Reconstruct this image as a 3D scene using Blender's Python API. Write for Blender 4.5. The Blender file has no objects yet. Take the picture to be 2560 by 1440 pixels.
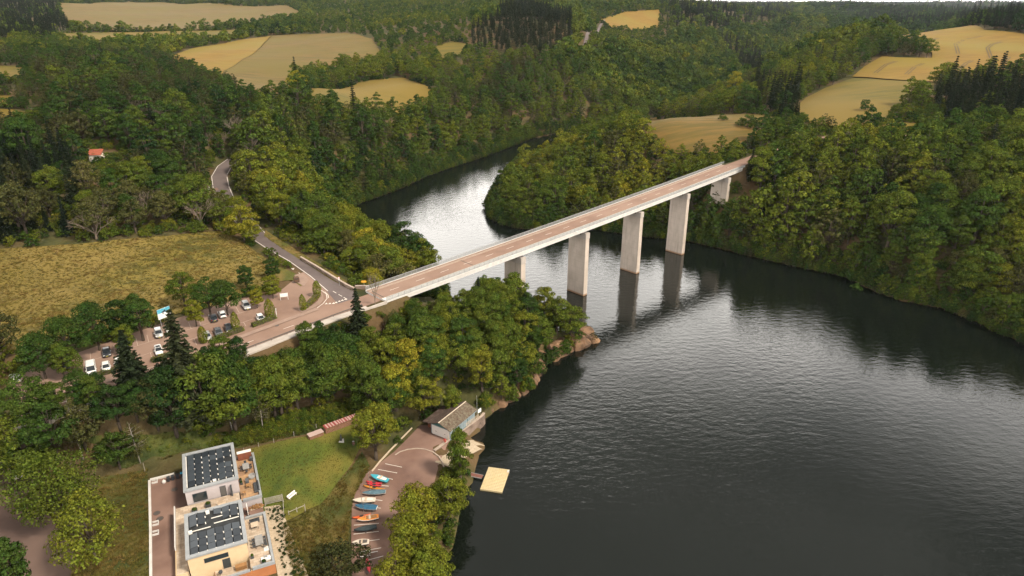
import bpy, bmesh, math, random
import numpy as np
from mathutils import Vector, Matrix
from mathutils.geometry import delaunay_2d_cdt
random.seed(7)
RNG = np.random.default_rng(11)
R = math.radians
scene = bpy.context.scene
COL = scene.collection

# ------------------------------------------------------------------ camera
CAM_Z = 100.0                  # metres above the lake
FPX = 1707.0                   # focal length in pixels of a 2560 px wide frame (24 mm equivalent)
PITCH = R(22.73)
cam_d = bpy.data.cameras.new("camera")
cam_d.sensor_width = 36.0
cam_d.lens = 36.0 * FPX / 2560.0
cam_d.clip_start = 0.5
cam_d.clip_end = 30000.0
cam = bpy.data.objects.new("camera", cam_d)
cam.location = (0, 0, CAM_Z)
cam.rotation_euler = (math.pi / 2 - PITCH, 0, 0)
COL.objects.link(cam)
scene.camera = cam

# ------------------------------------------------------------------ sky, sun, exposure
SUN_EL, SUN_AZ = R(52), R(118)          # azimuth measured clockwise from +Y
world = bpy.data.worlds.new("World")
scene.world = world
world.use_nodes = True
wn, wl = world.node_tree.nodes, world.node_tree.links
wn.clear()
w_out = wn.new("ShaderNodeOutputWorld")
w_bg = wn.new("ShaderNodeBackground")
w_bg.inputs["Strength"].default_value = 0.1
w_sky = wn.new("ShaderNodeTexSky")
w_sky.sky_type = 'NISHITA'
w_sky.sun_disc = False
w_sky.sun_elevation = SUN_EL
w_sky.sun_rotation = SUN_AZ
w_sky.air_density = 1.0
w_sky.dust_density = 2.0
w_tc = wn.new("ShaderNodeTexCoord")
w_map = wn.new("ShaderNodeMapping")
w_map.inputs["Scale"].default_value = (1.0, 1.0, 2.6)
w_noise = wn.new("ShaderNodeTexNoise")
w_noise.inputs["Scale"].default_value = 2.3
w_noise.inputs["Detail"].default_value = 5.0
w_noise.inputs["Roughness"].default_value = 0.55
w_ramp = wn.new("ShaderNodeValToRGB")           # broken cloud: dark grey bellies to bright breaks
w_ramp.color_ramp.elements[0].position = 0.36
w_ramp.color_ramp.elements[0].color = (3.0, 2.95, 2.9, 1)
w_ramp.color_ramp.elements[1].position = 0.66
w_ramp.color_ramp.elements[1].color = (10.4, 9.9, 9.2, 1)
w_sep = wn.new("ShaderNodeSeparateXYZ")
w_el = wn.new("ShaderNodeMapRange")             # cloud deck thins towards the horizon all round
w_el.inputs["From Min"].default_value = 0.42
w_el.inputs["From Max"].default_value = 0.58
w_el.inputs["To Min"].default_value = 5.0
w_el.inputs["To Max"].default_value = 0.60
w_el.interpolation_type = 'SMOOTHSTEP'
w_mul = wn.new("ShaderNodeVectorMath"); w_mul.operation = 'SCALE'
w_mix = wn.new("ShaderNodeMix"); w_mix.data_type = 'RGBA'
w_mix.inputs["Factor"].default_value = 0.985
wl.new(w_tc.outputs["Generated"], w_map.inputs["Vector"])
wl.new(w_map.outputs[0], w_noise.inputs["Vector"])
wl.new(w_noise.outputs["Fac"], w_ramp.inputs["Fac"])
wl.new(w_tc.outputs["Generated"], w_sep.inputs[0])
wl.new(w_sep.outputs["Z"], w_el.inputs["Value"])
wl.new(w_ramp.outputs["Color"], w_mul.inputs[0])
wl.new(w_el.outputs["Result"], w_mul.inputs["Scale"])
wl.new(w_sky.outputs["Color"], w_mix.inputs["A"])
wl.new(w_mul.outputs[0], w_mix.inputs["B"])
wl.new(w_mix.outputs["Result"], w_bg.inputs["Color"])
wl.new(w_bg.outputs[0], w_out.inputs["Surface"])

sun_d = bpy.data.lights.new("sun", 'SUN')
sun_d.energy = 4.6
sun_d.angle = R(10)
sun_d.color = (1.0, 0.90, 0.74)
sun = bpy.data.objects.new("sun", sun_d)
_sd = Vector((math.sin(SUN_AZ) * math.cos(SUN_EL), math.cos(SUN_AZ) * math.cos(SUN_EL), math.sin(SUN_EL)))
sun.rotation_euler = _sd.to_track_quat('Z', 'Y').to_euler()
sun.location = (0, 0, 400)
COL.objects.link(sun)

vs = scene.view_settings
vs.view_transform = 'Standard'
vs.look = 'None'
vs.exposure = 0.15
vs.gamma = 1.0
vs.use_curve_mapping = False
scene.cycles.max_bounces = 6
scene.cycles.diffuse_bounces = 1
scene.cycles.glossy_bounces = 3
scene.cycles.transmission_bounces = 3
scene.cycles.transparent_max_bounces = 6
scene.cycles.use_denoising = True
scene.cycles.caustics_reflective = False
scene.cycles.caustics_refractive = False

# ------------------------------------------------------------------ survey: sight lines from the camera to plan positions
_cp, _sp = math.cos(PITCH), math.sin(PITCH)
def ray(u, v):
    x = (u - 1280) / FPX; y = (720 - v) / FPX
    return np.array([x, _cp + y * _sp, -_sp + y * _cp])
def at(u, v, z):
    """plan position of a sighted point whose height above the lake is z"""
    r = ray(u, v); t = (z - CAM_Z) / r[2]
    return (float(r[0] * t), float(r[1] * t))
def proj(x, y, z):
    dz = z - CAM_Z
    w = y * _cp - dz * _sp; yy = y * _sp + dz * _cp
    return 1280 + FPX * x / w, 720 - FPX * yy / w, w

# ------------------------------------------------------------------ object helpers
def tag(o, label=None, cat=None, group=None, kind=None):
    if label: o["label"] = label
    if cat: o["category"] = cat
    if group: o["group"] = group
    if kind: o["kind"] = kind
    return o
def empty(name, loc=(0, 0, 0), rz=0.0, parent=None):
    o = bpy.data.objects.new(name, None)
    o.location = loc; o.rotation_euler = (0, 0, rz); o.empty_display_size = 0.3
    o.parent = parent
    COL.objects.link(o)
    return o
def thing(name, label, cat, loc=(0, 0, 0), rz=0.0, group=None):
    return tag(empty(name, loc, rz), label, cat, group)
def link(name, me, parent=None, loc=None, rz=None):
    o = bpy.data.objects.new(name, me)
    if loc is not None: o.location = loc
    if rz is not None: o.rotation_euler = (0, 0, rz)
    o.parent = parent
    COL.objects.link(o)
    return o
def copy_tree(o, parent=None):
    c = o.copy(); COL.objects.link(c); c.parent = parent
    for ch in o.children: copy_tree(ch, c)
    return c

class MB:
    """collects simple solids into one mesh"""
    def __init__(s): s.v = []; s.f = []; s.m = []
    def add(s, vs, fs, mi=0):
        n = len(s.v); s.v += [tuple(p) for p in vs]
        for f in fs: s.f.append(tuple(i + n for i in f)); s.m.append(mi)
        return s
    def box(s, x0, x1, y0, y1, z0, z1, mi=0):
        return s.add([(x0,y0,z0),(x1,y0,z0),(x1,y1,z0),(x0,y1,z0),(x0,y0,z1),(x1,y0,z1),(x1,y1,z1),(x0,y1,z1)],
                     [(0,3,2,1),(4,5,6,7),(0,1,5,4),(1,2,6,5),(2,3,7,6),(3,0,4,7)], mi)
    def bev(s, x0, x1, y0, y1, z0, z1, b, mi=0):
        """box with chamfered upper edges"""
        return s.add([(x0,y0,z0),(x1,y0,z0),(x1,y1,z0),(x0,y1,z0),(x0,y0,z1-b),(x1,y0,z1-b),(x1,y1,z1-b),(x0,y1,z1-b),
                      (x0+b,y0+b,z1),(x1-b,y0+b,z1),(x1-b,y1-b,z1),(x0+b,y1-b,z1)],
                     [(0,3,2,1),(0,1,5,4),(1,2,6,5),(2,3,7,6),(3,0,4,7),(4,5,9,8),(5,6,10,9),(6,7,11,10),(7,4,8,11),(8,9,10,11)], mi)
    def tube(s, p, q, r0, r1=None, n=8, mi=0, caps=True):
        r1 = r0 if r1 is None else r1
        p = Vector(p); q = Vector(q); d = q - p
        if d.length < 1e-6: return s
        a = d.orthogonal().normalized(); b = d.normalized().cross(a)
        V = []
        for c, r in ((p, r0), (q, r1)):
            for i in range(n):
                t = 2 * math.pi * i / n
                V.append(c + a * (math.cos(t) * r) + b * (math.sin(t) * r))
        F = [(i, (i + 1) % n, n + (i + 1) % n, n + i) for i in range(n)]
        if caps: F += [tuple(range(n - 1, -1, -1)), tuple(range(n, 2 * n))]
        return s.add(V, F, mi)
    def loft(s, rings, mi=0, cap=True, closed=True):
        n = len(rings[0]); V = [p for r in rings for p in r]; F = []
        m = n if closed else n - 1
        for k in range(len(rings) - 1):
            for i in range(m):
                j = (i + 1) % n
                F.append((k*n+i, k*n+j, (k+1)*n+j, (k+1)*n+i))
        if cap:
            F.append(tuple(range(n - 1, -1, -1))); F.append(tuple((len(rings)-1)*n + i for i in range(n)))
        return s.add(V, F, mi)
    def prism(s, poly, z0, z1, mi=0):
        n = len(poly)
        return s.add([(x, y, z0) for x, y in poly] + [(x, y, z1) for x, y in poly],
                     [tuple(range(n-1,-1,-1)), tuple(range(n, 2*n))] + [(i,(i+1)%n,n+(i+1)%n,n+i) for i in range(n)], mi)
    def mesh(s, name, mats, smooth=False):
        me = bpy.data.meshes.new(name)
        me.from_pydata(s.v, [], s.f)
        for m in (mats if isinstance(mats, (list, tuple)) else [mats]): me.materials.append(m)
        me.polygons.foreach_set("material_index", s.m)
        if smooth: me.polygons.foreach_set("use_smooth", [True] * len(s.f))
        bm = bmesh.new(); bm.from_mesh(me); bmesh.ops.recalc_face_normals(bm, faces=bm.faces); bm.to_mesh(me); bm.free()
        me.update()
        return me
    def build(s, name, mats, parent=None, smooth=False, loc=None, rz=None):
        return link(name, s.mesh(name, mats, smooth), parent, loc, rz)

def np_mesh(name, verts, faces, mats, mat_idx=None, smooth=False):
    """verts (n,3), faces (m,k) numpy -> mesh, fast"""
    verts = np.asarray(verts, np.float32); faces = np.asarray(faces, np.int32)
    me = bpy.data.meshes.new(name)
    me.vertices.add(len(verts)); me.vertices.foreach_set("co", verts.ravel())
    k = faces.shape[1]
    me.loops.add(faces.size); me.loops.foreach_set("vertex_index", faces.ravel())
    me.polygons.add(len(faces))
    me.polygons.foreach_set("loop_start", np.arange(0, faces.size, k, dtype=np.int32))
    try: me.polygons.foreach_set("loop_total", np.full(len(faces), k, np.int32))
    except Exception: pass
    for m in (mats if isinstance(mats, (list, tuple)) else [mats]): me.materials.append(m)
    if mat_idx is not None: me.polygons.foreach_set("material_index", np.asarray(mat_idx, np.int32))
    if smooth: me.polygons.foreach_set("use_smooth", np.ones(len(faces), bool))
    me.update(calc_edges=True)
    me.validate()
    return me

# ------------------------------------------------------------------ materials
def _new(name):
    m = bpy.data.materials.new(name); m.use_nodes = True
    nt = m.node_tree
    return m, nt, nt.nodes["Principled BSDF"]
def col(c): return (c[0], c[1], c[2], 1.0)
def plain(name, c, rough=0.7, metal=0.0, spec=0.5):
    m, nt, b = _new(name)
    b.inputs["Base Color"].default_value = col(c)
    b.inputs["Roughness"].default_value = rough
    b.inputs["Metallic"].default_value = metal
    b.inputs["Specular IOR Level"].default_value = spec
    return m
def mottled(name, c1, c2, scale=1.0, c3=None, scale2=None, rough=0.85, bump=0.0, bscale=None, lo=0.35, hi=0.65, detail=6.0,
            stretch=(1, 1, 1), rot=0.0, spec=0.25):
    """two or three colours mixed by world-space noise"""
    m, nt, b = _new(name); n, l = nt.nodes, nt.links
    g = n.new("ShaderNodeNewGeometry")
    mp = n.new("ShaderNodeMapping"); mp.inputs["Scale"].default_value = stretch; mp.inputs["Rotation"].default_value = (0, 0, rot)
    l.new(g.outputs["Position"], mp.inputs["Vector"])
    t = n.new("ShaderNodeTexNoise"); t.inputs["Scale"].default_value = scale; t.inputs["Detail"].default_value = detail
    t.inputs["Roughness"].default_value = 0.6
    l.new(mp.outputs[0], t.inputs["Vector"])
    r = n.new("ShaderNodeMapRange"); r.inputs["From Min"].default_value = lo; r.inputs["From Max"].default_value = hi
    l.new(t.outputs["Fac"], r.inputs["Value"])
    x = n.new("ShaderNodeMix"); x.data_type = 'RGBA'
    x.inputs["A"].default_value = col(c1); x.inputs["B"].default_value = col(c2)
    l.new(r.outputs[0], x.inputs["Factor"])
    out = x.outputs["Result"]
    if c3 is not None:
        t2 = n.new("ShaderNodeTexNoise"); t2.inputs["Scale"].default_value = scale2 or scale * 0.2; t2.inputs["Detail"].default_value = 4
        l.new(g.outputs["Position"], t2.inputs["Vector"])
        r2 = n.new("ShaderNodeMapRange"); r2.inputs["From Min"].default_value = 0.42; r2.inputs["From Max"].default_value = 0.62
        l.new(t2.outputs["Fac"], r2.inputs["Value"])
        x2 = n.new("ShaderNodeMix"); x2.data_type = 'RGBA'
        l.new(r2.outputs[0], x2.inputs["Factor"]); l.new(out, x2.inputs["A"]); x2.inputs["B"].default_value = col(c3)
        out = x2.outputs["Result"]
    l.new(out, b.inputs["Base Color"])
    b.inputs["Roughness"].default_value = rough
    b.inputs["Specular IOR Level"].default_value = spec
    if bump > 0:
        bt = n.new("ShaderNodeTexNoise"); bt.inputs["Scale"].default_value = bscale or scale * 3; bt.inputs["Detail"].default_value = 5
        l.new(mp.outputs[0], bt.inputs["Vector"])
        bp = n.new("ShaderNodeBump"); bp.inputs["Strength"].default_value = 1.0; bp.inputs["Distance"].default_value = bump
        l.new(bt.outputs["Fac"], bp.inputs["Height"]); l.new(bp.outputs[0], b.inputs["Normal"])
    return m
# ------------------------------------------------------------------ the lie of the land
def P0(*pts): return [at(u, v, 0.0) for u, v in pts]
LAKE = ([(-16, -160), (-15, 20), (-14, 70)] +
        P0((1095, 1440), (1135, 1340), (1150, 1260), (1168, 1215), (1180, 1180), (1192, 1150), (1214, 1112), (1188, 1102), (1176, 1094),
           (1197, 1064), (1214, 1042), (1228, 1028), (1256, 1014), (1295, 990), (1330, 962), (1348, 938), (1360, 905), (1388, 898), (1420, 878),
           (1445, 870), (1476, 852)) +
        [(20, 200.5), (10, 201), (-2, 203), (-14, 205), (-23, 210), (-25, 226), (-29, 250), (-42, 265), (-56, 281), (-75, 311)] +
        P0((872, 525), (890, 512), (930, 497), (978, 480), (1031, 457), (1065, 440), (1135, 416), (1186, 400), (1240, 380),
           (1287, 363), (1337, 343), (1384, 334)) +
        [(62, 585), (80, 592), (92, 575), (80, 552)] +
        P0((1420, 376), (1370, 396), (1330, 416), (1285, 434), (1262, 454), (1245, 478), (1228, 500), (1221, 520), (1232, 548),
           (1262, 562), (1300, 572), (1380, 574), (1490, 573), (1590, 590), (1712, 600), (1784, 617), (1900, 645), (2000, 668),
           (2110, 690), (2190, 728), (2260, 752), (2350, 768), (2440, 803), (2500, 832), (2560, 858), (2700, 930)) +
        [(190, 120), (230, 40), (260, -160)])
LAKE = np.array(LAKE)

CTRL = """-15 180 15|-5 175 13|5 185 9|-20 160 12|-30 165 16|10 192 6|-10 160 8|-28 150 8|16 195 4|-4 190 11|
-42 136 8|-51 124 8.6|-60 130 9|-46 122 8|-43 112 7|-46 105 8|-35 128 4.5|-36 110 4|-75 118 8|-85 105 9|-95 103 9.5|-112 110 13|-92 122 13|
-80 60 8|-40 60 4|-120 60 14|-200 60 30|-40 0 4|-200 -60 35|-80 -60 10|-30 100 3|-24 120 2.5|
-104 128 22.4|-130 150 23.5|-180 150 29|-250 150 42|-126 208 28|-160 200 28.5|-98 219 26.5|-90 190 23.2|-120 165 23.4|-150 160 24.5|-75 200 22.8|
-60 215 19|-50 235 12|-75 250 19|-95 260 25|-100 290 26|
-150 240 35|-160 320 43|-168 413 49|-183 560 40.5|-152 538 38.5|-98 452 40|-56 536 34|-88 583 42|-199 673 50|-192 853 65|-319 674 53|-438 906 63|
-535 1181 73|-500 1700 97|-300 2200 107|-250 260 44|-240 337 51|-305 438 59|-285 475 59|-330 560 56|-123 297 30|-118 340 36|-105 400 36|-350 300 62|-420 420 70|
-600 700 75|-900 1000 90|-1200 1800 106|-100 330 28|-88 380 20|-80 410 28|
20 600 28|0 600 25|30 670 50|20 740 68|-52 721 60|89 808 64|202 1236 77|82 666 24|140 901 44|-150 1400 100|50 1300 92|0 1000 80|-40 520 22|20 560 10|
200 946 26|270 1116 42|400 1342 60|480 1620 80|320 1500 84|759 1933 36|1050 2500 76|1554 2800 60|2000 4000 80|0 4000 96|-2000 4000 112|3000 3000 82|1500 6500 82|
700 2600 77|-600 6500 112|4000 6500 84|-3000 1500 112|3000 1500 100|3500 0 90|-2500 0 100|2400 3200 79|
336 745 65|383 745 68|467 811 70.5|214 625 33|426 690 66|318 589 56|287 499 50|232 443 45|185 420 41|103 380 36|84 397 36|168 363 34.5|115 326 27|207 370 38.5|260 372 42|330 420 48|
450 560 60|600 700 76|560 950 64|643 966 72|800 900 84|1100 1300 92|900 1700 52|1300 2000 66|740 1300 44|
150 237 11|160 268 27|190 325 33|130 290 24|220 270 35|210 237 24|280 300 38|200 200 12|260 230 25|300 150 28|350 300 46|600 300 70|
95 296 13|40 330 5|60 350 13|30 370 9|10 362 4|40 400 17|60 425 22|100 450 26|140 480 28|100 520 14|70 322 6|85 345 22|130 345 32|20 410 7|
125 680 2|172 770 3|240 880 5|340 1000 7|440 1150 10|505 1350 14|110 610 1.5|450 100 45|900 400 85|500 -100 60"""
_C = [tuple(float(k) for k in s.split()) for s in CTRL.replace("\n", "").split("|") if s.strip()]

def densify(poly, step, closed=True):
    out = []
    n = len(poly)
    for i in range(n if closed else n - 1):
        a = np.array(poly[i], float); b = np.array(poly[(i + 1) % n], float)
        k = max(1, int(np.hypot(*(b - a)) / step))
        for j in range(k): out.append(a + (b - a) * j / k)
    if not closed: out.append(np.array(poly[-1], float))
    return np.array(out)

def seg_dist(px, py, poly, closed=True):
    """distance of points to a polyline, and the running parameter of the closest place"""
    d2 = np.full(px.shape, 1e18); par = np.zeros(px.shape)
    n = len(poly)
    for i in range(n if closed else n - 1):
        ax, ay = poly[i][0], poly[i][1]; bx, by = poly[(i + 1) % n][0], poly[(i + 1) % n][1]
        vx, vy = bx - ax, by - ay
        L = vx * vx + vy * vy + 1e-12
        t = np.clip(((px - ax) * vx + (py - ay) * vy) / L, 0, 1)
        q = (px - ax - t * vx) ** 2 + (py - ay - t * vy) ** 2
        m = q < d2
        d2 = np.where(m, q, d2); par = np.where(m, i + t, par)
    return np.sqrt(d2), par
def inside(px, py, poly):
    r = np.zeros(px.shape, bool); n = len(poly); j = n - 1
    for i in range(n):
        xi, yi = poly[i][0], poly[i][1]; xj, yj = poly[j][0], poly[j][1]
        if yi != yj:
            c = ((yi > py) != (yj > py)) & (px < (xj - xi) * (py - yi) / (yj - yi) + xi)
            r ^= c
        j = i
    return r

_shore = densify(LAKE, 26)
_cen = np.vstack([np.array([c[:2] for c in _C]), _shore])
_val = np.concatenate([np.array([c[2] for c in _C]), np.full(len(_shore), 0.3)])
_S = 200.0
def _tps(r2): return 0.5 * r2 * np.log(r2 + 1e-9)
def _fit():
    n = len(_cen); q = _cen / _S
    d2 = ((q[:, None, :] - q[None]) ** 2).sum(-1)
    A = np.zeros((n + 3, n + 3))
    A[:n, :n] = _tps(d2) + np.eye(n) * 2e-4
    A[:n, n] = 1; A[n, :n] = 1
    A[:n, n+1:] = q; A[n+1:, :n] = q.T
    b = np.zeros(n + 3); b[:n] = _val
    return np.linalg.solve(A, b)
_W = _fit()
def _base(x, y):
    qx, qy = x / _S, y / _S; cs = _cen / _S
    out = np.empty(x.shape)
    for k in range(0, len(x), 20000):
        a, b = qx[k:k+20000], qy[k:k+20000]
        d2 = (a[:, None] - cs[None, :, 0]) ** 2 + (b[:, None] - cs[None, :, 1]) ** 2
        out[k:k+20000] = _tps(d2) @ _W[:-3] + _W[-3] + a * _W[-2] + b * _W[-1]
    return out
def _sstep(t):
    t = np.clip(t, 0, 1); return t * t * (3 - 2 * t)

# bridge frame: s runs along the bridge from the left abutment, n is positive towards the near side
BA = np.array([-31.7, 175.6]); BD = np.array([0.723, 0.6909]); BN = np.array([0.6909, -0.723])
def deck_z(s):           # top of the carriageway
    return 23.6 + 0.0272 * s + 5.2e-5 * s * s
def bpt(s, n): return BA + BD * s + BN * n
ROADC = -5.9              # centre line of the carriageway in the bridge frame

# main road: leaves the bridge, runs past the car park to the left edge
MAIN_ROAD = [(*bpt(8, ROADC), deck_z(8) - .03), (*bpt(-6, ROADC), 23.4)] + [(*at(u, v, z), z) for u, v, z in
             ((816, 783, 22.9), (718, 819.5, 22.7), (640, 849, 22.6))]
_a = np.array(MAIN_ROAD[-2][:2]); _b = np.array(MAIN_ROAD[-1][:2]); _dir = (_b - _a) / np.hypot(*(_b - _a))
_p = _b + _dir * 22; MAIN_ROAD.append((_p[0], _p[1], 22.5))
_p = _p + np.array([-0.80, -0.60]) * 22; MAIN_ROAD.append((_p[0], _p[1], 22.3))
_p = _p + np.array([-0.86, -0.50]) * 40; MAIN_ROAD.append((_p[0], _p[1], 21.5))
_p = _p + np.array([-0.9, -0.43]) * 60; MAIN_ROAD.append((_p[0], _p[1], 20.5))
# side road: from the junction up to the left and round the wooded bend
SIDE_ROAD = [(*at(u, v, z), z) for u, v, z in ((880, 760, 22.9), (845, 722, 22.9), (800, 685, 22.8), (745, 647, 22.8), (690, 617, 23.0),
             (640, 585, 23.4), (600, 540, 25.2), (566, 500, 27.2), (553, 470, 28.6), (548, 440, 30.0), (562, 415, 31.4), (585, 398, 32.6))]
# lane joining it at the bend
LANE = [(*at(u, v, z), z) for u, v, z in ((545, 472, 28.6), (515, 478, 28.2), (500, 500, 27.4), (494, 530, 26.6), (500, 552, 26.0))]
EAST_ROAD = [(*bpt(186, ROADC), deck_z(186)), (*bpt(205, ROADC), deck_z(198)), (*bpt(222, ROADC), 31.9), (146, 352, 33.2), (171, 363, 34.5), (195, 362, 35.5), (230, 352, 36.5)]
VILLAGE_ROAD = [(*at(u, v, 9.0), z) for u, v, z in ((-60, 1180, 11.0), (10, 1250, 10.0), (60, 1310, 9.4), (105, 1380, 9.0), (140, 1440, 8.7), (170, 1520, 8.4))]
FAR_ROAD = None

PARK_Z = 22.6
PARK = [at(u, v, PARK_Z) for u, v in ((40, 1010), (20, 940), (130, 905), (250, 862), (370, 820), (480, 783), (600, 745), (690, 735), (735, 700),
        (770, 672), (835, 720), (890, 745), (860, 790), (640, 872), (400, 935), (230, 990))]
HOUSE_Z = 8.5
YARD = [at(u, v, HOUSE_Z) for u, v in ((366, 1190), (470, 1160), (560, 1130), (660, 1110), (690, 1250), (735, 1460), (360, 1470))]
LOT = [at(u, v, 3.0) for u, v in ((1052, 1064), (1085, 1068), (1122, 1102), (1100, 1150), (1085, 1210), (1030, 1260), (1000, 1330), (985, 1470), (880, 1470),
       (878, 1350), (880, 1250), (915, 1185), (985, 1130))]
BOATH = [at(u, v, 3.2) for u, v in ((1060, 1062), (1122, 1105), (1210, 1040), (1195, 1015), (1140, 1000))]
PADS = [(PARK, PARK_Z, 1.5, 7.0), (YARD, HOUSE_Z, 1.5, 8.0), (LOT, 3.0, 1.0, 5.0), (BOATH, 3.2, 1.0, 5.0)]
SLIP = [(*at(1106, 1162, 2.9), 2.9), (*at(1120, 1150, 2.6), 2.6), (*at(1204, 1106, .0), .0), (*at(1222, 1096, 0), -1.0)]
STRIPS = [(MAIN_ROAD, 5.2, 7.0), (SIDE_ROAD, 5.0, 7.0), (LANE, 3.0, 5.0), (EAST_ROAD, 5.0, 6.0), (VILLAGE_ROAD, 4.6, 6.0), (SLIP, 2.3, 2.0)]

def _hill(x, y):
    r = np.hypot(x, y)
    a = _sstep((r - 500) / 1500) * 5.0
    h = (np.sin(x / 173 + 1.3) * np.cos(y / 211 + .4) + .6 * np.sin(x / 97 + y / 131) + .4 * np.cos(x / 61 - y / 83)) * a
    h -= _sstep((r - 1700) / 1200) * 11.0 * (1 + np.sin(x / 330 + .6 + y / 2100) + .5 * np.sin(x / 150 + y / 900)) * _sstep(x / 300)
    h += (np.sin(x / 23.0 + 2.0) * np.cos(y / 19.0) + np.sin(x / 11 - y / 13)) * 0.35
    return h
def ground(x, y):
    x = np.atleast_1d(np.asarray(x, float)); y = np.atleast_1d(np.asarray(y, float))
    shp = x.shape; x = x.ravel(); y = y.ravel()
    z = _base(x, y)
    far = np.hypot(x, y) > 900
    z = np.where(far, np.maximum(z, -2), z)
    z = z + _hill(x, y)
    for poly, pz, m, bl in PADS:
        near = (np.abs(x - poly[0][0]) < 150) & (np.abs(y - poly[0][1]) < 150)
        if not near.any(): continue
        xx, yy = x[near], y[near]
        dd, _ = seg_dist(xx, yy, poly); dd = np.where(inside(xx, yy, poly), 0, dd)
        w = 1 - _sstep((dd - m) / bl)
        z[near] = z[near] * (1 - w) + pz * w
    for line, hw, bl in STRIPS:
        L = np.array(line)
        near = (x > L[:, 0].min() - 20) & (x < L[:, 0].max() + 20) & (y > L[:, 1].min() - 20) & (y < L[:, 1].max() + 20)
        if not near.any(): continue
        dd, par = seg_dist(x[near], y[near], line, False)
        lz = np.interp(par, np.arange(len(line)), L[:, 2])
        w = 1 - _sstep((dd - hw) / bl)
        z[near] = z[near] * (1 - w) + lz * w
    d, _ = seg_dist(x, y, LAKE); ins = inside(x, y, LAKE)
    z = np.where(ins, np.minimum(z, -0.15 - 0.45 * d), np.maximum(z, 0.2 + np.minimum(d * 0.45, 2.2)))
    # keep the ground clear under the bridge deck
    s = (x - BA[0]) * BD[0] + (y - BA[1]) * BD[1]; n = (x - BA[0]) * BN[0] + (y - BA[1]) * BN[1]
    ub = (s > 4) & (s < 184) & (n > -13) & (n < 3)
    z = np.where(ub, np.minimum(z, deck_z(s) - 2.6 - 5.0 * _sstep((s - 4) / 10) * _sstep((184 - s) / 10)), z)
    return z.reshape(shp)
def gz(x, y): return float(ground(np.array([x]), np.array([y]))[0])
def gp(u, v):
    """where a sight line meets the ground"""
    r = ray(u, v)
    t = np.concatenate([np.arange(60, 800, 4.0), np.geomspace(800, 9000, 160)])
    zz = CAM_Z + r[2] * t
    g = ground(r[0] * t, r[1] * t)
    hit = np.nonzero(zz <= g)[0]
    if len(hit) == 0: k = len(t) - 1; return (r[0] * t[k], r[1] * t[k])
    k = hit[0]
    if k == 0: return (r[0] * t[0], r[1] * t[0])
    a, b = t[k-1], t[k]
    da, db = zz[k-1] - g[k-1], zz[k] - g[k]
    tt = a + (b - a) * da / (da - db)
    return (float(r[0] * tt), float(r[1] * tt))

# ---- ground sheet
def _axis(parts):
    out = []
    for a, b, st in parts: out += list(np.arange(a, b, st))
    out.append(parts[-1][1]); return np.array(out)
def _geo(a, b, st, g):
    out = [a]; s = st
    while out[-1] < b: out.append(out[-1] + s); s *= g
    return np.array(out)
_xr = _geo(300, 9000, 4, 1.07); _xl = -_geo(230, 9000, 4, 1.07)[::-1]
GX = np.concatenate([_xl[:-1], np.arange(-230, 300, 2.5), _xr])
GY = np.concatenate([np.array([-2500, -1200, -600, -300, -150, -60, 0, 30, 50]), np.arange(60, 420, 2.5), _geo(420, 14000, 3.5, 1.045)])
def build_ground():
    X, Y = np.meshgrid(GX, GY)
    Z = ground(X.ravel(), Y.ravel())
    # bed the ground a little below the sheets laid over it
    px, py = X.ravel(), Y.ravel()
    for S in SHEETS:
        k = np.nonzero((px > S[:, 0].min()) & (px < S[:, 0].max()) & (py > S[:, 1].min()) & (py < S[:, 1].max()))[0]
        if not len(k): continue
        k = k[inside(px[k], py[k], S)]
        far = np.hypot(px[k], py[k])
        Z[k] -= 0.25 + 0.9 * _sstep((far - 300) / 600)
    V = np.stack([px, py, Z], 1)
    nx, ny = len(GX), len(GY)
    i = np.arange(nx - 1)[None, :] + nx * np.arange(ny - 1)[:, None]
    i = i.ravel()
    F = np.stack([i, i + 1, i + nx + 1, i + nx], 1)
    m = mottled("forest_floor", (0.035, 0.040, 0.016), (0.075, 0.072, 0.026), 0.22, (0.11, 0.072, 0.036), 0.05, rough=0.95, bump=0.5, bscale=0.8, spec=0.1)
    o = link("ground", np_mesh("ground", V, F, m, smooth=True))
    tag(o, kind="structure")

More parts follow.
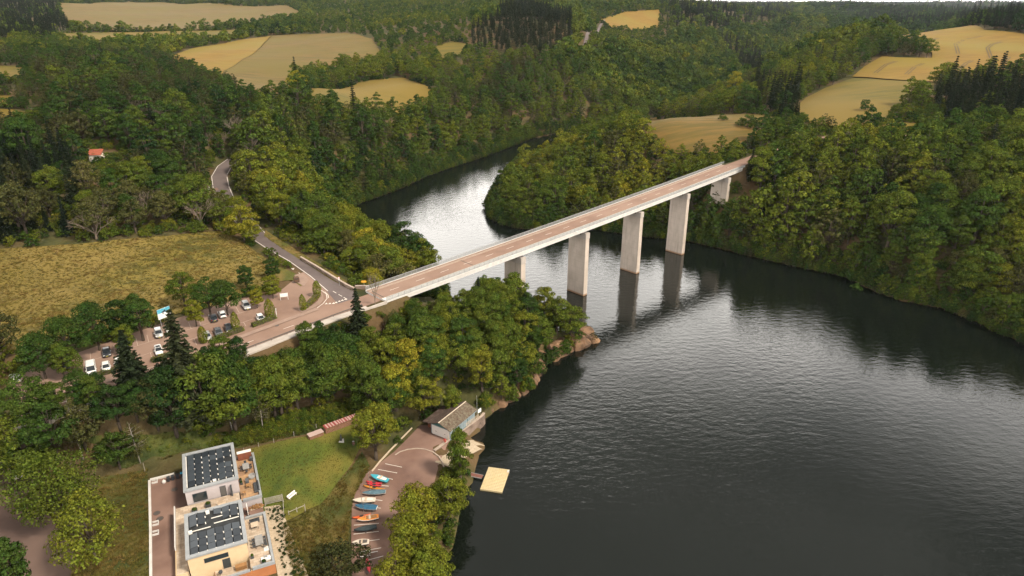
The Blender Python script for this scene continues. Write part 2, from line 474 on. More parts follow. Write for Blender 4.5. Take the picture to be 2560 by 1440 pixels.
# ---- water
def water_mat():
    m, nt, b = _new("lake_water"); n, l = nt.nodes, nt.links
    b.inputs["Base Color"].default_value = (0.004, 0.006, 0.0045, 1)
    b.inputs["Roughness"].default_value = 0.03
    b.inputs["IOR"].default_value = 1.5
    g = n.new("ShaderNodeNewGeometry")
    mp = n.new("ShaderNodeMapping"); mp.inputs["Scale"].default_value = (0.55, 1.0, 1.0); mp.inputs["Rotation"].default_value = (0, 0, R(-14))
    l.new(g.outputs["Position"], mp.inputs["Vector"])
    t1 = n.new("ShaderNodeTexNoise"); t1.inputs["Scale"].default_value = 0.62; t1.inputs["Detail"].default_value = 3.0; t1.inputs["Roughness"].default_value = 0.5
    t2 = n.new("ShaderNodeTexNoise"); t2.inputs["Scale"].default_value = 2.1; t2.inputs["Detail"].default_value = 2.0
    l.new(mp.outputs[0], t1.inputs["Vector"]); l.new(mp.outputs[0], t2.inputs["Vector"])
    big = n.new("ShaderNodeTexNoise"); big.inputs["Scale"].default_value = 0.011; big.inputs["Detail"].default_value = 3.0
    l.new(g.outputs["Position"], big.inputs["Vector"])
    rg = n.new("ShaderNodeMapRange"); rg.inputs["From Min"].default_value = 0.38; rg.inputs["From Max"].default_value = 0.60
    rg.inputs["To Min"].default_value = 0.40; rg.inputs["To Max"].default_value = 1.15
    l.new(big.outputs["Fac"], rg.inputs["Value"])
    add = n.new("ShaderNodeMath"); add.operation = 'MULTIPLY_ADD'; add.inputs[1].default_value = 0.32
    l.new(t2.outputs["Fac"], add.inputs[0]); l.new(t1.outputs["Fac"], add.inputs[2])
    mul = n.new("ShaderNodeMath"); mul.operation = 'MULTIPLY'
    l.new(add.outputs[0], mul.inputs[0]); l.new(rg.outputs[0], mul.inputs[1])
    bp = n.new("ShaderNodeBump"); bp.inputs["Strength"].default_value = 1.0; bp.inputs["Distance"].default_value = 0.10
    l.new(mul.outputs[0], bp.inputs["Height"]); l.new(bp.outputs[0], b.inputs["Normal"])
    return m
def build_water():
    poly = [Vector((x, y)) for x, y in LAKE]
    # a level sheet a little larger than the lake; the banks rise through it
    me = bpy.data.meshes.new("lake_water")
    xs = [-120, 700]; 
    V = [(-140, -170, 0), (720, -170, 0), (720, 1420, 0), (-140, 1420, 0)]
    me.from_pydata(V, [], [(0, 1, 2, 3)])
    me.materials.append(water_mat())
    tag(link("lake_water", me), kind="structure")
build_water()

SHEETS = []
# ---- draped sheets: fields, lawns, roads
def sheet(name, poly, mat, off, step=6.0, kind="structure", parent=None, zfun=None):
    poly = densify(poly, step)
    if parent is None: SHEETS.append(poly)
    xs, ys = poly[:, 0], poly[:, 1]
    gx, gy = np.meshgrid(np.arange(xs.min(), xs.max(), step), np.arange(ys.min(), ys.max(), step))
    gx, gy = gx.ravel(), gy.ravel()
    k = inside(gx, gy, poly)
    if k.any():
        d, _ = seg_dist(gx[k], gy[k], poly); kk = np.nonzero(k)[0][d > step * 0.4]
        pts = list(poly) + list(np.stack([gx[kk], gy[kk]], 1))
    else: pts = list(poly)
    c = poly.mean(0)
    n = len(poly)
    res = delaunay_2d_cdt([Vector((p[0] - c[0], p[1] - c[1])) for p in pts], [], [list(range(n))], 1, 1e-4)
    V2 = np.array([(v[0] + c[0], v[1] + c[1]) for v in res[0]])
    z = (ground(V2[:, 0], V2[:, 1]) if zfun is None else zfun(V2[:, 0], V2[:, 1])) + off
    me = bpy.data.meshes.new(name)
    me.from_pydata([(a[0], a[1], b) for a, b in zip(V2, z)], [], [tuple(f) for f in res[2]])
    me.materials.append(mat)
    me.polygons.foreach_set("use_smooth", [True] * len(me.polygons))
    bm = bmesh.new(); bm.from_mesh(me)
    for f in bm.faces:
        f.normal_update()
        if f.normal.z < 0: f.normal_flip()
    bm.to_mesh(me); bm.free()
    o = link(name, me, parent)
    if kind and parent is None: tag(o, kind=kind)
    return o
def ribbon(line, w0, w1, step=3.0):
    """outline polygon of a band from offset w0 to w1 (right of travel positive) along a polyline"""
    P = densify([p[:2] for p in line], step, False)
    T = np.gradient(P, axis=0); T /= np.hypot(T[:, 0], T[:, 1])[:, None]
    Nn = np.stack([T[:, 1], -T[:, 0]], 1)
    return np.vstack([P + Nn * w0, (P + Nn * w1)[::-1]])
def band(name, line, w0, w1, mat, off, parent=None, step=3.0, zfun=None, kind="structure"):
    P = densify([p[:2] for p in line], step, False)
    T = np.gradient(P, axis=0); T /= np.hypot(T[:, 0], T[:, 1])[:, None]
    Nn = np.stack([T[:, 1], -T[:, 0]], 1)
    k = max(2, int(abs(w1 - w0) / 2.0) + 1)
    if parent is None and abs(w1 - w0) > 2: SHEETS.append(np.vstack([P + Nn * w0, (P + Nn * w1)[::-1]]))
    cols = [P + Nn * (w0 + (w1 - w0) * j / (k - 1)) for j in range(k)]
    V = np.stack(cols, 1).reshape(-1, 2)
    z = (ground(V[:, 0], V[:, 1]) if zfun is None else zfun(V[:, 0], V[:, 1])) + off
    F = []
    for i in range(len(P) - 1):
        for j in range(k - 1):
            a = i * k + j; F.append((a, a + k, a + k + 1, a + 1) if w1 > w0 else (a, a + 1, a + k + 1, a + k))
    me = np_mesh(name, np.column_stack([V, z]), np.array(F), mat, smooth=True)
    bm = bmesh.new(); bm.from_mesh(me)
    for f in bm.faces:
        f.normal_update()
        if f.normal.z < 0: f.normal_flip()
    bm.to_mesh(me); bm.free()
    o = link(name, me, parent)
    if parent is None: tag(o, kind=kind)
    return o
# ------------------------------------------------------------------ fields and meadows
M = {}
M["wheat"] = mottled("wheat", (0.201, 0.119, 0.015), (0.157, 0.089, 0.011), 0.12, (0.175, 0.124, 0.016), 0.012, rough=0.95, bump=0.12, bscale=1.2, lo=0.42, hi=0.58, stretch=(0.35, 2.2, 1), rot=0.5)
M["dry_meadow"] = mottled("dry_meadow", (0.145, 0.087, 0.019), (0.094, 0.068, 0.012), 0.10, (0.116, 0.085, 0.014), 0.015, rough=0.95, bump=0.15, bscale=1.0, lo=0.42, hi=0.58, stretch=(0.35, 2.2, 1), rot=-0.35)
M["green_field"] = mottled("green_field", (0.127, 0.094, 0.011), (0.086, 0.072, 0.009), 0.08, (0.153, 0.104, 0.017), 0.012, rough=0.95, bump=0.12, bscale=1.0, lo=0.42, hi=0.58, stretch=(0.35, 2.2, 1), rot=0.2)
M["meadow"] = mottled("meadow", (0.167, 0.128, 0.024), (0.067, 0.063, 0.012), 0.24, (0.199, 0.143, 0.040), 0.022, rough=0.95, bump=0.75, bscale=0.9, lo=0.43, hi=0.58, stretch=(0.7, 1.3, 1), rot=0.35)
M["lawn"] = mottled("lawn", (0.085, 0.105, 0.013), (0.049, 0.072, 0.011), 0.35, (0.130, 0.111, 0.020), 0.09, rough=0.95, bump=0.10, bscale=4.0, stretch=(1.6, .5, 1), rot=.6)
M["rough_grass"] = mottled("rough_grass", (0.081, 0.076, 0.015), (0.162, 0.111, 0.034), 0.35, (0.045, 0.054, 0.011), 0.10, rough=0.95, bump=0.3, bscale=1.6)
M["verge"] = mottled("verge", (0.13, 0.105, 0.022), (0.19, 0.125, 0.04), 0.5, (0.08, 0.085, 0.016), 0.15, rough=0.95, bump=0.15, bscale=2.0)
M["tramline"] = mottled("tramline", (0.110, 0.069, 0.019), (0.083, 0.055, 0.017), 0.6)
M["asphalt_warm"] = mottled("asphalt_warm", (0.238, 0.149, 0.110), (0.195, 0.122, 0.092), 0.22, (0.268, 0.177, 0.135), 0.05, rough=0.9, bump=0.004, bscale=20)
M["asphalt_grey"] = mottled("asphalt_grey", (0.128, 0.100, 0.095), (0.106, 0.083, 0.080), 0.30, (0.145, 0.115, 0.109), 0.06, rough=0.9, bump=0.004, bscale=20)
M["asphalt_dark"] = mottled("asphalt_dark", (0.105, 0.068, 0.056), (0.085, 0.055, 0.046), 0.25, (0.125, 0.082, 0.066), 0.07, rough=0.9, bump=0.004, bscale=20)
M["asphalt_yard"] = mottled("asphalt_yard", (0.195, 0.115, 0.088), (0.140, 0.083, 0.066), 0.16, (0.24, 0.15, 0.118), 0.10, rough=0.9, bump=0.004, bscale=20)
M["paint_white"] = mottled("paint_white", (0.72, 0.66, 0.60), (0.55, 0.48, 0.43), 1.5, rough=0.8)
M["paint_worn"] = mottled("paint_worn", (0.50, 0.40, 0.34), (0.36, 0.26, 0.21), 1.5, rough=0.85)
M["kerb"] = mottled("kerb_stone", (0.42, 0.34, 0.28), (0.32, 0.25, 0.20), 1.2, rough=0.9)
M["pavement"] = mottled("pavement", (0.30, 0.21, 0.165), (0.25, 0.17, 0.135), 0.5, rough=0.9)
M["soil"] = mottled("soil", (0.16, 0.09, 0.055), (0.10, 0.065, 0.035), 0.8, rough=0.95, bump=0.06, bscale=4)
M["gravel"] = mottled("pale_gravel", (0.46, 0.37, 0.27), (0.34, 0.27, 0.19), 2.5, rough=0.95, bump=0.03, bscale=12)
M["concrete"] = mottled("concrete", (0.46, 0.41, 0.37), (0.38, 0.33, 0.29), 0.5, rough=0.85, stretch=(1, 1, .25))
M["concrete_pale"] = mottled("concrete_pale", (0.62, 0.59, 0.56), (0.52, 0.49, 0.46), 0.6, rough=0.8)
M["stone_wall"] = mottled("stone_wall", (0.20, 0.145, 0.115), (0.095, 0.07, 0.055), 1.6, (0.26, 0.19, 0.15), 0.4, rough=0.95, bump=0.08, bscale=3)

def G(*pts): return [gp(u, v) for u, v in pts]
OPEN = []          # plan outlines where no forest stands
def field(name, pts, mat, off=0.35, step=10.0, grow=True):
    poly = G(*pts)
    sheet(name, poly, M[mat], off, step)
    OPEN.append(np.array(poly))
field("wheat_field", ((148, 9), (320, 3), (560, 12), (720, 14), (778, 40), (650, 62), (520, 74), (330, 80), (190, 76), (155, 45)), "dry_meadow", 0.8, 25)
field("pasture_strip", ((150, 84), (400, 80), (625, 73), (580, 98), (380, 108), (240, 114), (150, 110)), "green_field", 0.8, 20)
field("ripening_field", ((398, 146), (500, 118), (600, 101), (680, 90), (640, 130), (560, 178), (545, 196)), "wheat", 0.5, 14)
field("hay_meadow", ((545, 198), (562, 178), (642, 130), (683, 90), (780, 86), (870, 84), (930, 98), (955, 140), (880, 172), (750, 200), (710, 240), (640, 245)), "dry_meadow", 0.5, 14)
field("hillside_meadow", ((772, 222), (900, 206), (1010, 196), (1105, 246), (1050, 268), (950, 285), (860, 292), (780, 280)), "green_field", 0.5, 12)
field("clearing_meadow", ((-60, 165), (40, 166), (90, 176), (60, 200), (-60, 215)), "green_field", 0.4, 10)
field("clearing_meadow", ((-60, 272), (30, 275), (90, 288), (70, 305), (-60, 300)), "green_field", 0.4, 10)
field("clearing_meadow", ((-60, 238), (20, 240), (45, 252), (20, 268), (-60, 268)), "green_field", 0.4, 10)
field("shore_meadow", ((1585, 338), (1612, 305), (1640, 294), (1760, 292), (1945, 296), (1945, 335), (1870, 362), (1800, 385), (1690, 385)), "dry_meadow", 0.4, 8)
field("upland_meadow", ((1990, 282), (1996, 262), (2015, 245), (2060, 222), (2132, 196), (2335, 208), (2335, 228), (2275, 255), (2225, 275), (2215, 305), (2130, 320), (2030, 312)), "green_field", 0.4, 10)
field("barley_field", ((2130, 193), (2160, 168), (2205, 142), (2250, 145), (2330, 146), (2330, 132), (2240, 108), (2203, 96), (2215, 90), (2320, 80), (2460, 76), (2640, 92), (2660, 195), (2520, 204), (2335, 206)), "wheat", 0.5, 12)
field("distant_field", ((1500, 50), (1560, 31), (1650, 25), (1648, 70), (1600, 78), (1520, 70)), "wheat", 1.0, 25)
field("scrub_clearing", ((1085, 118), (1130, 104), (1170, 112), (1150, 140), (1100, 150)), "green_field", 0.6, 14)
field("garden_plot", ((2195, 316), (2240, 306), (2380, 312), (2380, 326), (2260, 330), (2200, 330)), "green_field", 0.3, 6)
field("roadside_meadow", ((-120, 640), (0, 622), (200, 610), (420, 590), (545, 578), (600, 600), (655, 640), (700, 668), (690, 700), (560, 760), (420, 790), (200, 850), (60, 880), (-120, 900)), "meadow", 0.05, 2.5)
field("lawn", ((598, 1128), (680, 1108), (770, 1090), (878, 1050), (905, 1110), (880, 1160), (845, 1205), (800, 1262), (740, 1292), (700, 1310), (662, 1300), (640, 1190)), "lawn", 0.04, 2.5)
field("rough_slope", ((845, 1207), (905, 1130), (925, 1165), (890, 1230), (872, 1300), (868, 1470), (740, 1470), (705, 1312), (742, 1294), (800, 1264)), "rough_grass", 0.04, 2.5)
field("rough_ground", ((250, 1178), (365, 1168), (372, 1205), (376, 1470), (170, 1470), (210, 1300)), "rough_grass", 0.04, 2.5)

# tramlines in the barley
def tram(pts):
    L = G(*pts)
    for o in (-1.0, 1.0):
        band("tramline", [(x, y) for x, y in L], o - .55, o + .55, M["tramline"], 0.62, step=6)
for t in (((2312, 118), (2318, 104), (2345, 97)), ((2395, 136), (2388, 112), (2410, 100), (2455, 92)), ((2478, 148), (2468, 122), (2480, 112), (2505, 106)),
          ((2188, 184), (2215, 163), (2240, 155)), ((2265, 188), (2285, 170), (2308, 160)), ((2395, 178), (2415, 160), (2430, 153)), ((2500, 186), (2515, 170)), ((2508, 160), (2522, 144))):
    tram(t)
for pts in (((330, 48), (300, 42), (215, 50)),): pass

# ------------------------------------------------------------------ roads
main_road = band("main_road", [(*bpt(-4.05, ROADC), 23.45)] + MAIN_ROAD[1:], -3.3, 3.3, M["asphalt_warm"], 0.03, step=3)
band("main_road_pavement", MAIN_ROAD[2:], 3.3, 5.0, M["pavement"], 0.14, step=3)
side_road = band("side_road", SIDE_ROAD, -3.4, 3.4, M["asphalt_grey"], 0.025, step=2.5)
lane = band("lane", LANE, -2.0, 2.0, M["asphalt_warm"], 0.04, step=2.5)
east_road = band("east_road", EAST_ROAD, -3.4, 3.4, M["asphalt_warm"], 0.06, step=2.5)
village_road = band("village_road", VILLAGE_ROAD, -4.0, 4.0, M["asphalt_dark"], 0.04, step=3)
car_park = sheet("car_park", PARK, M["asphalt_warm"], 0.012, 4.0)
for line, hw in ((MAIN_ROAD, 8), (SIDE_ROAD, 5.0), (LANE, 3.0), (EAST_ROAD, 5.0), (VILLAGE_ROAD, 5.0)):
    OPEN.append(ribbon(line, -hw, hw))
OPEN.append(np.array(PARK)); OPEN.append(np.array(YARD)); OPEN.append(np.array(LOT)); OPEN.append(np.array(BOATH))
_fr = G((1440, 140), (1462, 115), (1492, 84), (1500, 66), (1512, 50))
band("distant_road", _fr, -1.7, 1.7, M["asphalt_grey"], 1.0, step=10)
OPEN.append(ribbon(_fr, -4, 4, 8))

def dash(parent, x, y, ang, L, W, z, mat="paint_white", name="lane_marking"):
    b = MB(); c, s = math.cos(ang), math.sin(ang)
    q = [(-L/2, -W/2), (L/2, -W/2), (L/2, W/2), (-L/2, W/2)]
    b.add([(x + a * c - d * s, y + a * s + d * c, z + 0.0) for a, d in q], [(0, 1, 2, 3)])
    return b.build(name, M[mat], parent)
def zline(line):
    L = np.array(line)
    def f(x, y):
        _, par = seg_dist(np.atleast_1d(x), np.atleast_1d(y), line, False)
        return np.interp(par, np.arange(len(L)), L[:, 2])
    return f
def dashes(parent, line, pitch, L, W, off, s0=0.0, s1=1e9, lat=0.0):
    P = densify([p[:2] for p in line], 0.5, False)
    d = np.concatenate([[0], np.cumsum(np.hypot(*np.diff(P, axis=0).T))])
    zf = zline(line); s = s0
    while s < min(d[-1], s1):
        x = np.interp(s, d, P[:, 0]); y = np.interp(s, d, P[:, 1]); x2 = np.interp(s + .5, d, P[:, 0]); y2 = np.interp(s + .5, d, P[:, 1])
        a = math.atan2(y2 - y, x2 - x)
        dash(parent, x + lat * math.sin(a), y - lat * math.cos(a), a, L, W, float(zf(x, y)[0]) + off)
        s += pitch
dashes(main_road, MAIN_ROAD[1:], 12.5, 4.2, 0.16, 0.045, 24, 115)
band("edge_line", [(*at(u, v, 22.7),) for u, v in ((560, 858), (690, 812.5), (756, 789), (790, 774), (808, 761), (818, 748), (816, 737), (806, 729), (798, 725))], -0.1, 0.1, M["paint_white"], 0.045, parent=main_road, step=1.5)
band("edge_line", [(*at(u, v, 22.7),) for u, v in ((812, 731), (820, 739), (822, 747))], -0.09, 0.09, M["paint_white"], 0.045, parent=main_road, step=1.5)
for o in (-3.05, 3.05):
    band("edge_line", SIDE_ROAD[1:], o - .12, o + .12, M["paint_white"], 0.04, parent=side_road, step=2)
for u0, v0, u1, v1 in ((833, 728.5, 840, 732.5), (846.5, 736.5, 855, 741), (860, 744, 867, 748)):
    a = at(u0, v0, 22.9); b = at(u1, v1, 22.9)
    dash(side_road, (a[0]+b[0])/2, (a[1]+b[1])/2, math.atan2(b[1]-a[1], b[0]-a[0]), 1.9, .22, 22.94)
_teeth = [(816, 760), (825, 759.6), (834, 759), (840.6, 757), (848.5, 754), (856, 751.5), (864, 748.8)]
for u, v in _teeth:
    x, y = at(u, v, 22.9); b = MB()
    b.add([(x - .42, y - .3, 22.945), (x + .42, y - .12, 22.945), (x - .15, y + .75, 22.945)], [(0, 1, 2)])
    b.build("yield_tooth", M["paint_white"], side_road)
def tri_mark(pts, w):
    P = [Vector(at(u, v, 22.85)) for u, v in pts]; c = sum(P, Vector((0, 0))) / 3
    Q = [c + (p - c) * w for p in P]; b = MB()
    b.add([(p.x, p.y, 22.875) for p in P] + [(q.x, q.y, 22.875) for q in Q], [(0, 1, 4, 3), (1, 2, 5, 4), (2, 0, 3, 5)])
    b.build("yield_triangle", M["paint_white"], side_road)
tri_mark(((745.5, 681), (754.5, 690), (760, 687)), 0.45)
tri_mark(((728, 671.5), (733.5, 675), (736, 670)), 0.3)
# parking bays
_l1a, _l1b = np.array(at(196, 911.5, PARK_Z)), np.array(at(618, 777, PARK_Z))
_l1d = (_l1b - _l1a) / np.hypot(*(_l1b - _l1a)); _l1L = np.hypot(*(_l1b - _l1a)); _bay = np.array([-0.52, 0.854])
_z = PARK_Z + 0.02
def line_mark(a, b, w=0.12, parent=car_park, z=None, mat="paint_worn"):
    z = _z if z is None else z
    dash(parent, (a[0]+b[0])/2, (a[1]+b[1])/2, math.atan2(b[1]-a[1], b[0]-a[0]), float(np.hypot(b[0]-a[0], b[1]-a[1])), w, z, mat, "bay_line")
line_mark(_l1a, _l1b)
k = 0.0
while k < _l1L:
    p = _l1a + _l1d * k; line_mark(p, p + _bay * 4.6); k += 2.6
_l2b = np.array(at(634, 797, PARK_Z)); _l2a = _l2b - _l1d * (_l1L - 2)
line_mark(_l2a, _l2b)
k = 0.0
while k < _l1L - 2:
    p = _l2a + _l1d * k; line_mark(p, p - _bay * 4.3); k += 2.6
# traffic island with soil and kerb, and the kerbed planting strip under the hedges
isl = [at(u, v, PARK_Z) for u, v in ((744, 776), (752, 766), (770, 750), (788, 727), (797, 727), (808, 740), (810, 752), (800, 764), (782, 774), (756, 784))]
isl_o = sheet("traffic_island", isl, M["pavement"], 0.12, 2.0)
isl2 = [at(u, v, PARK_Z) for u, v in ((748, 773), (760, 763), (785, 738), (793, 733), (799, 742), (795, 755), (778, 768), (757, 777))]
sheet("planting_bed", isl2, M["soil"], 0.16, 2.0)
grass_corner = [at(u, v, 22.8) for u, v in ((640, 648), (700, 665), (770, 700), (752, 716), (732, 700), (690, 700))]
sheet("verge", grass_corner, M["verge"], 0.06, 2.5)
verge2 = [at(u, v, 22.9) for u, v in ((660, 592), (700, 618), (760, 655), (830, 700), (880, 727), (872, 706), (800, 660), (720, 612), (665, 580))]
sheet("verge", verge2, M["verge"], 0.06, 2.5)
OPEN.append(np.array(verge2)); OPEN.append(np.array(grass_corner))
recyc = [at(u, v, 22.8) for u, v in ((736, 688), (756, 682), (772, 700), (760, 716), (742, 706))]
sheet("paved_nook", recyc, M["pavement"], 0.10, 2.0)

# ------------------------------------------------------------------ the bridge
def pier_mat():
    m, nt, bs = _new("pier_concrete"); n, l = nt.nodes, nt.links
    g = n.new("ShaderNodeNewGeometry")
    def noise(sc, st, det=5):
        mp = n.new("ShaderNodeMapping"); mp.inputs["Scale"].default_value = st; l.new(g.outputs["Position"], mp.inputs["Vector"])
        t = n.new("ShaderNodeTexNoise"); t.inputs["Scale"].default_value = sc; t.inputs["Detail"].default_value = det; l.new(mp.outputs[0], t.inputs["Vector"]); return t.outputs["Fac"]
    def mix(fac, a, c, lo, hi, k=1.0):
        r = n.new("ShaderNodeMapRange"); r.inputs["From Min"].default_value = lo; r.inputs["From Max"].default_value = hi; r.inputs["To Max"].default_value = k; l.new(fac, r.inputs["Value"])
        x = n.new("ShaderNodeMix"); x.data_type = 'RGBA'; l.new(r.outputs[0], x.inputs["Factor"])
        if isinstance(a, tuple): x.inputs["A"].default_value = col(a)
        else: l.new(a, x.inputs["A"])
        x.inputs["B"].default_value = col(c); return x.outputs["Result"]
    c = mix(noise(.5, (1, 1, .5)), (0.53, 0.45, 0.385), (0.44, 0.37, 0.31), .35, .65)
    c = mix(noise(.9, (1.2, 1.2, .05)), c, (0.20, 0.165, 0.135), .58, .74, .75)          # run-off streaks
    c = mix(noise(2.4, (1.6, 1.6, .04)), c, (0.36, 0.30, 0.25), .55, .70, .6)
    sp = n.new("ShaderNodeSeparateXYZ"); l.new(g.outputs["Position"], sp.inputs[0])
    w = n.new("ShaderNodeMath"); w.operation = 'FRACT'; dv = n.new("ShaderNodeMath"); dv.operation = 'DIVIDE'; dv.inputs[1].default_value = 2.6
    l.new(sp.outputs["Z"], dv.inputs[0]); l.new(dv.outputs[0], w.inputs[0])
    c = mix(w.outputs[0], c, (0.34, 0.28, 0.235), .965, .985, .7)                        # pour joints
    ng = n.new("ShaderNodeMath"); ng.operation = 'MULTIPLY'; ng.inputs[1].default_value = -1.0; l.new(sp.outputs["Z"], ng.inputs[0])
    c = mix(ng.outputs[0], c, (0.30, 0.17, 0.09), -.75, -.35, .9)                        # tide mark
    l.new(c, bs.inputs["Base Color"]); bs.inputs["Roughness"].default_value = .85; bs.inputs["Specular IOR Level"].default_value = .25
    return m
M["pier"] = pier_mat()
M["rail_grey"] = plain("galvanised_rail", (0.34, 0.345, 0.345), 0.5, 0.3)
M["dark_gap"] = plain("bearing_gap", (0.05, 0.045, 0.04), 0.9)  # dark joints and bearings; also the painted shade of the cap openings
M["weeds"] = mottled("weeds", (0.10, 0.08, 0.03), (0.20, 0.12, 0.05), 2.0)
BTH = math.atan2(BD[1], BD[0])
def build_bridge():
    br = thing("bridge", "long concrete road bridge on five tall slab piers crossing the lake", "bridge", (BA[0], BA[1], 0), BTH)
    S = np.arange(-4, 190.1, 4.0)
    W = 10.7
    def strip(name, prof, mat, z_is_deck=True, s=S, smooth=False):
        """extrude a cross-section (y, z above carriageway) along the deck"""
        b = MB(); rings = [[(float(q), y, float(deck_z(q)) + z) for y, z in prof] for q in s]
        b.loft(rings); return b.build(name, M[mat], br, smooth)
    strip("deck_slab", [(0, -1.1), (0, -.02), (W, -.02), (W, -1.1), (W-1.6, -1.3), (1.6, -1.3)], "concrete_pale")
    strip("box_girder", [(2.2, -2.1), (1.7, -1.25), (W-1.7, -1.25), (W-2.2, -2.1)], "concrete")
    strip("carriageway", [(2.6, -.015), (2.6, .02), (9.2, .02), (9.2, -.015)], "asphalt_warm")
    fw = strip("footway", [(.22, -.015), (.22, .14), (2.6, .14), (2.6, -.015)], "concrete_pale")
    strip("footway", [(9.2, -.015), (9.2, .14), (W-.25, .14), (W-.25, -.015)], "pavement")
    strip("edge_beam", [(-.10, -.25), (-.10, .22), (.2, .22), (.2, -.018), (-.005, -.018), (-.005, -.25)], "concrete_pale")
    strip("edge_beam", [(W-.2, -.018), (W-.2, .22), (W+.1, .22), (W+.1, -.25), (W+.005, -.25), (W+.005, -.018)], "concrete_pale")
    strip("kerb", [(2.48, .0), (2.48, .175), (2.66, .175), (2.66, .0)], "kerb")
    strip("kerb", [(9.14, .0), (9.14, .175), (9.34, .175), (9.34, .0)], "kerb")
    # weeds in the gutter
    rng = random.Random(3)
    b = MB()
    for k in range(170):
        s = rng.uniform(-3, 188); y = (2.75 if rng.random() < .5 else 9.6) + rng.uniform(-.1, .25)
        z = float(deck_z(s)) + .03; L = rng.uniform(.3, 1.3)
        for j in range(4):
            x = s + rng.uniform(0, L); h = rng.uniform(.08, .28); a = rng.uniform(0, 3.1)
            b.add([(x-.12*math.cos(a), y-.12*math.sin(a), z), (x+.12*math.cos(a), y+.12*math.sin(a), z), (x+.05, y, z+h)], [(0, 1, 2)])
    tag(b.build("gutter_weeds", M["weeds"], br), kind="stuff")
    # centre line
    s = 1.0
    while s < 188:
        z = float(deck_z(s)) + .026; b = MB()
        z2 = float(deck_z(s + 3.2)) + .026
        b.add([(s, 5.82, z), (s + 3.2, 5.82, z2), (s + 3.2, 5.98, z2), (s, 5.98, z)], [(0, 1, 2, 3)])
        b.build("lane_marking", M["paint_white"], br); s += 9.2
    strip("edge_line", [(8.78, .02), (8.78, .025), (8.92, .025), (8.92, .02)], "paint_worn")
    for sj in (-3.0, 30.0, 187.0):
        b = MB(); z = float(deck_z(sj)) + .028
        b.add([(sj-.15, 2.7, z), (sj+.15, 2.7, z), (sj+.15, 9.1, z), (sj-.15, 9.1, z)], [(0, 1, 2, 3)])
        b.build("expansion_joint", M["dark_gap"], br)
    # railings
    for y in (.05, W - .05):
        rl = strip("railing", [(y-.05, 1.27), (y-.05, 1.37), (y+.05, 1.37), (y+.05, 1.27)], "rail_grey")
        b = MB()
        for q in np.arange(-4, 190, .145):
            z = float(deck_z(q)); b.box(q-.028, q+.028, y-.015, y+.015, z+.3, z+1.27)
        tag(b.build("balusters", M["rail_grey"], rl), kind="stuff")
        b = MB()
        for q in np.arange(-4, 190.1, 2.0):
            z = float(deck_z(q)); b.box(q-.04, q+.04, y-.04, y+.04, z+.2, z+1.27)
        tag(b.build("posts", M["rail_grey"], rl), kind="stuff")
        b = MB()
        rings = [[(float(q), y+dy, float(deck_z(q)) + dz) for dy, dz in ((-.03, .28), (-.03, .34), (.03, .34), (.03, .28))] for q in S]
        b.loft(rings).build("bottom_rail", M["rail_grey"], rl)
    # piers
    for i, s in enumerate((49.0, 81.2, 113.3, 145.3, 177.5)):
        top = float(deck_z(s)) - 2.1
        gx, gy = bpt(s, -5.0); base = min(-2.0, gz(gx, gy) - 3)
        if i == 4: base = gz(gx, gy) - 6
        b = MB(); t0, t1 = 1.08, 0.98
        b.loft([[(s-t, .05-d, z), (s+t, .05-d, z), (s+t, 8.0+d, z), (s-t, 8.0+d, z)] for z, t, d in ((base, t0, .12), (top-2.3, t1, 0), (top-2.1, t1, 0))])
        pr = b.build("pier", M["pier"], br)
        b = MB()
        # cap with three bearing openings on each face
        y0, y1 = -.1, 8.15
        b.box(s-1.07, s+1.07, y0, y1, top-2.1, top-1.0)
        for a, c in ((y0, 2.2), (3.1, 5.1), (6.0, y1)): b.box(s-1.065, s+1.065, a, c, top-.997, top+.02)
        b.build("pier_cap", M["concrete"], pr)
        b = MB(); b.box(s-.5, s+.5, 2.1, 6.1, top-.99, top-.01); b.build("recess_shade", M["dark_gap"], pr)  # dark block inside the cap openings, their shade put into its colour
        for y in (2.65, 5.55):
            b = MB(); b.box(s-.3, s+.3, y-.3, y+.3, top+.0, top+.3); b.build("bearing", M["dark_gap"], pr)
    # abutments
    for s0, s1 in ((-4, 3.5), (184, 190)):
        sm = (s0 + s1) / 2; z = float(deck_z(sm)); b = MB()
        b.box(s0, s1, .4, W-.4, z-9, z-1.35); b.build("abutment", M["stone_wall"], br)
    return br
bridge = build_bridge()

# road parapet on a stone retaining wall, continuing the near edge of the bridge
def wall_along(name, pts, zt, zb, th, mat, parent):
    """pts plan polyline; top z list; bottom z list"""
    b = MB(); n = len(pts); rings = []
    P = np.array(pts); T = np.gradient(P, axis=0); T /= np.hypot(T[:, 0], T[:, 1])[:, None]; N = np.stack([T[:, 1], -T[:, 0]], 1)
    for p, nn, a, c in zip(P, N, zt, zb):
        l = p + nn * th / 2; r = p - nn * th / 2
        rings.append([(l[0], l[1], c), (l[0], l[1], a), (r[0], r[1], a), (r[0], r[1], c)])
    b.loft(rings); return b.build(name, mat, parent)
def offset_line(line, off, step=3.0, i0=0, i1=None):
    P = densify([p[:2] for p in line], step, False); T = np.gradient(P, axis=0); T /= np.hypot(T[:, 0], T[:, 1])[:, None]
    return (P + np.stack([T[:, 1], -T[:, 0]], 1) * off)[i0:i1]
rw = thing("retaining_wall", "white concrete road parapet on a dark stone retaining wall above the wooded bank", "wall")
_ol = offset_line(MAIN_ROAD[1:], -5.75, 3.0)[1:26]
_ol = np.vstack([[bpt(-4.15, .05)], _ol])
_zr = zline(MAIN_ROAD)(_ol[:, 0], _ol[:, 1]); _zr[0] = float(deck_z(-4.0))
wall_along("parapet", _ol, _zr + .25, _zr - .95, .45, M["concrete"], rw)
wall_along("stone_face", _ol, _zr - .95, _zr - 7.5, .38, M["stone_wall"], rw)
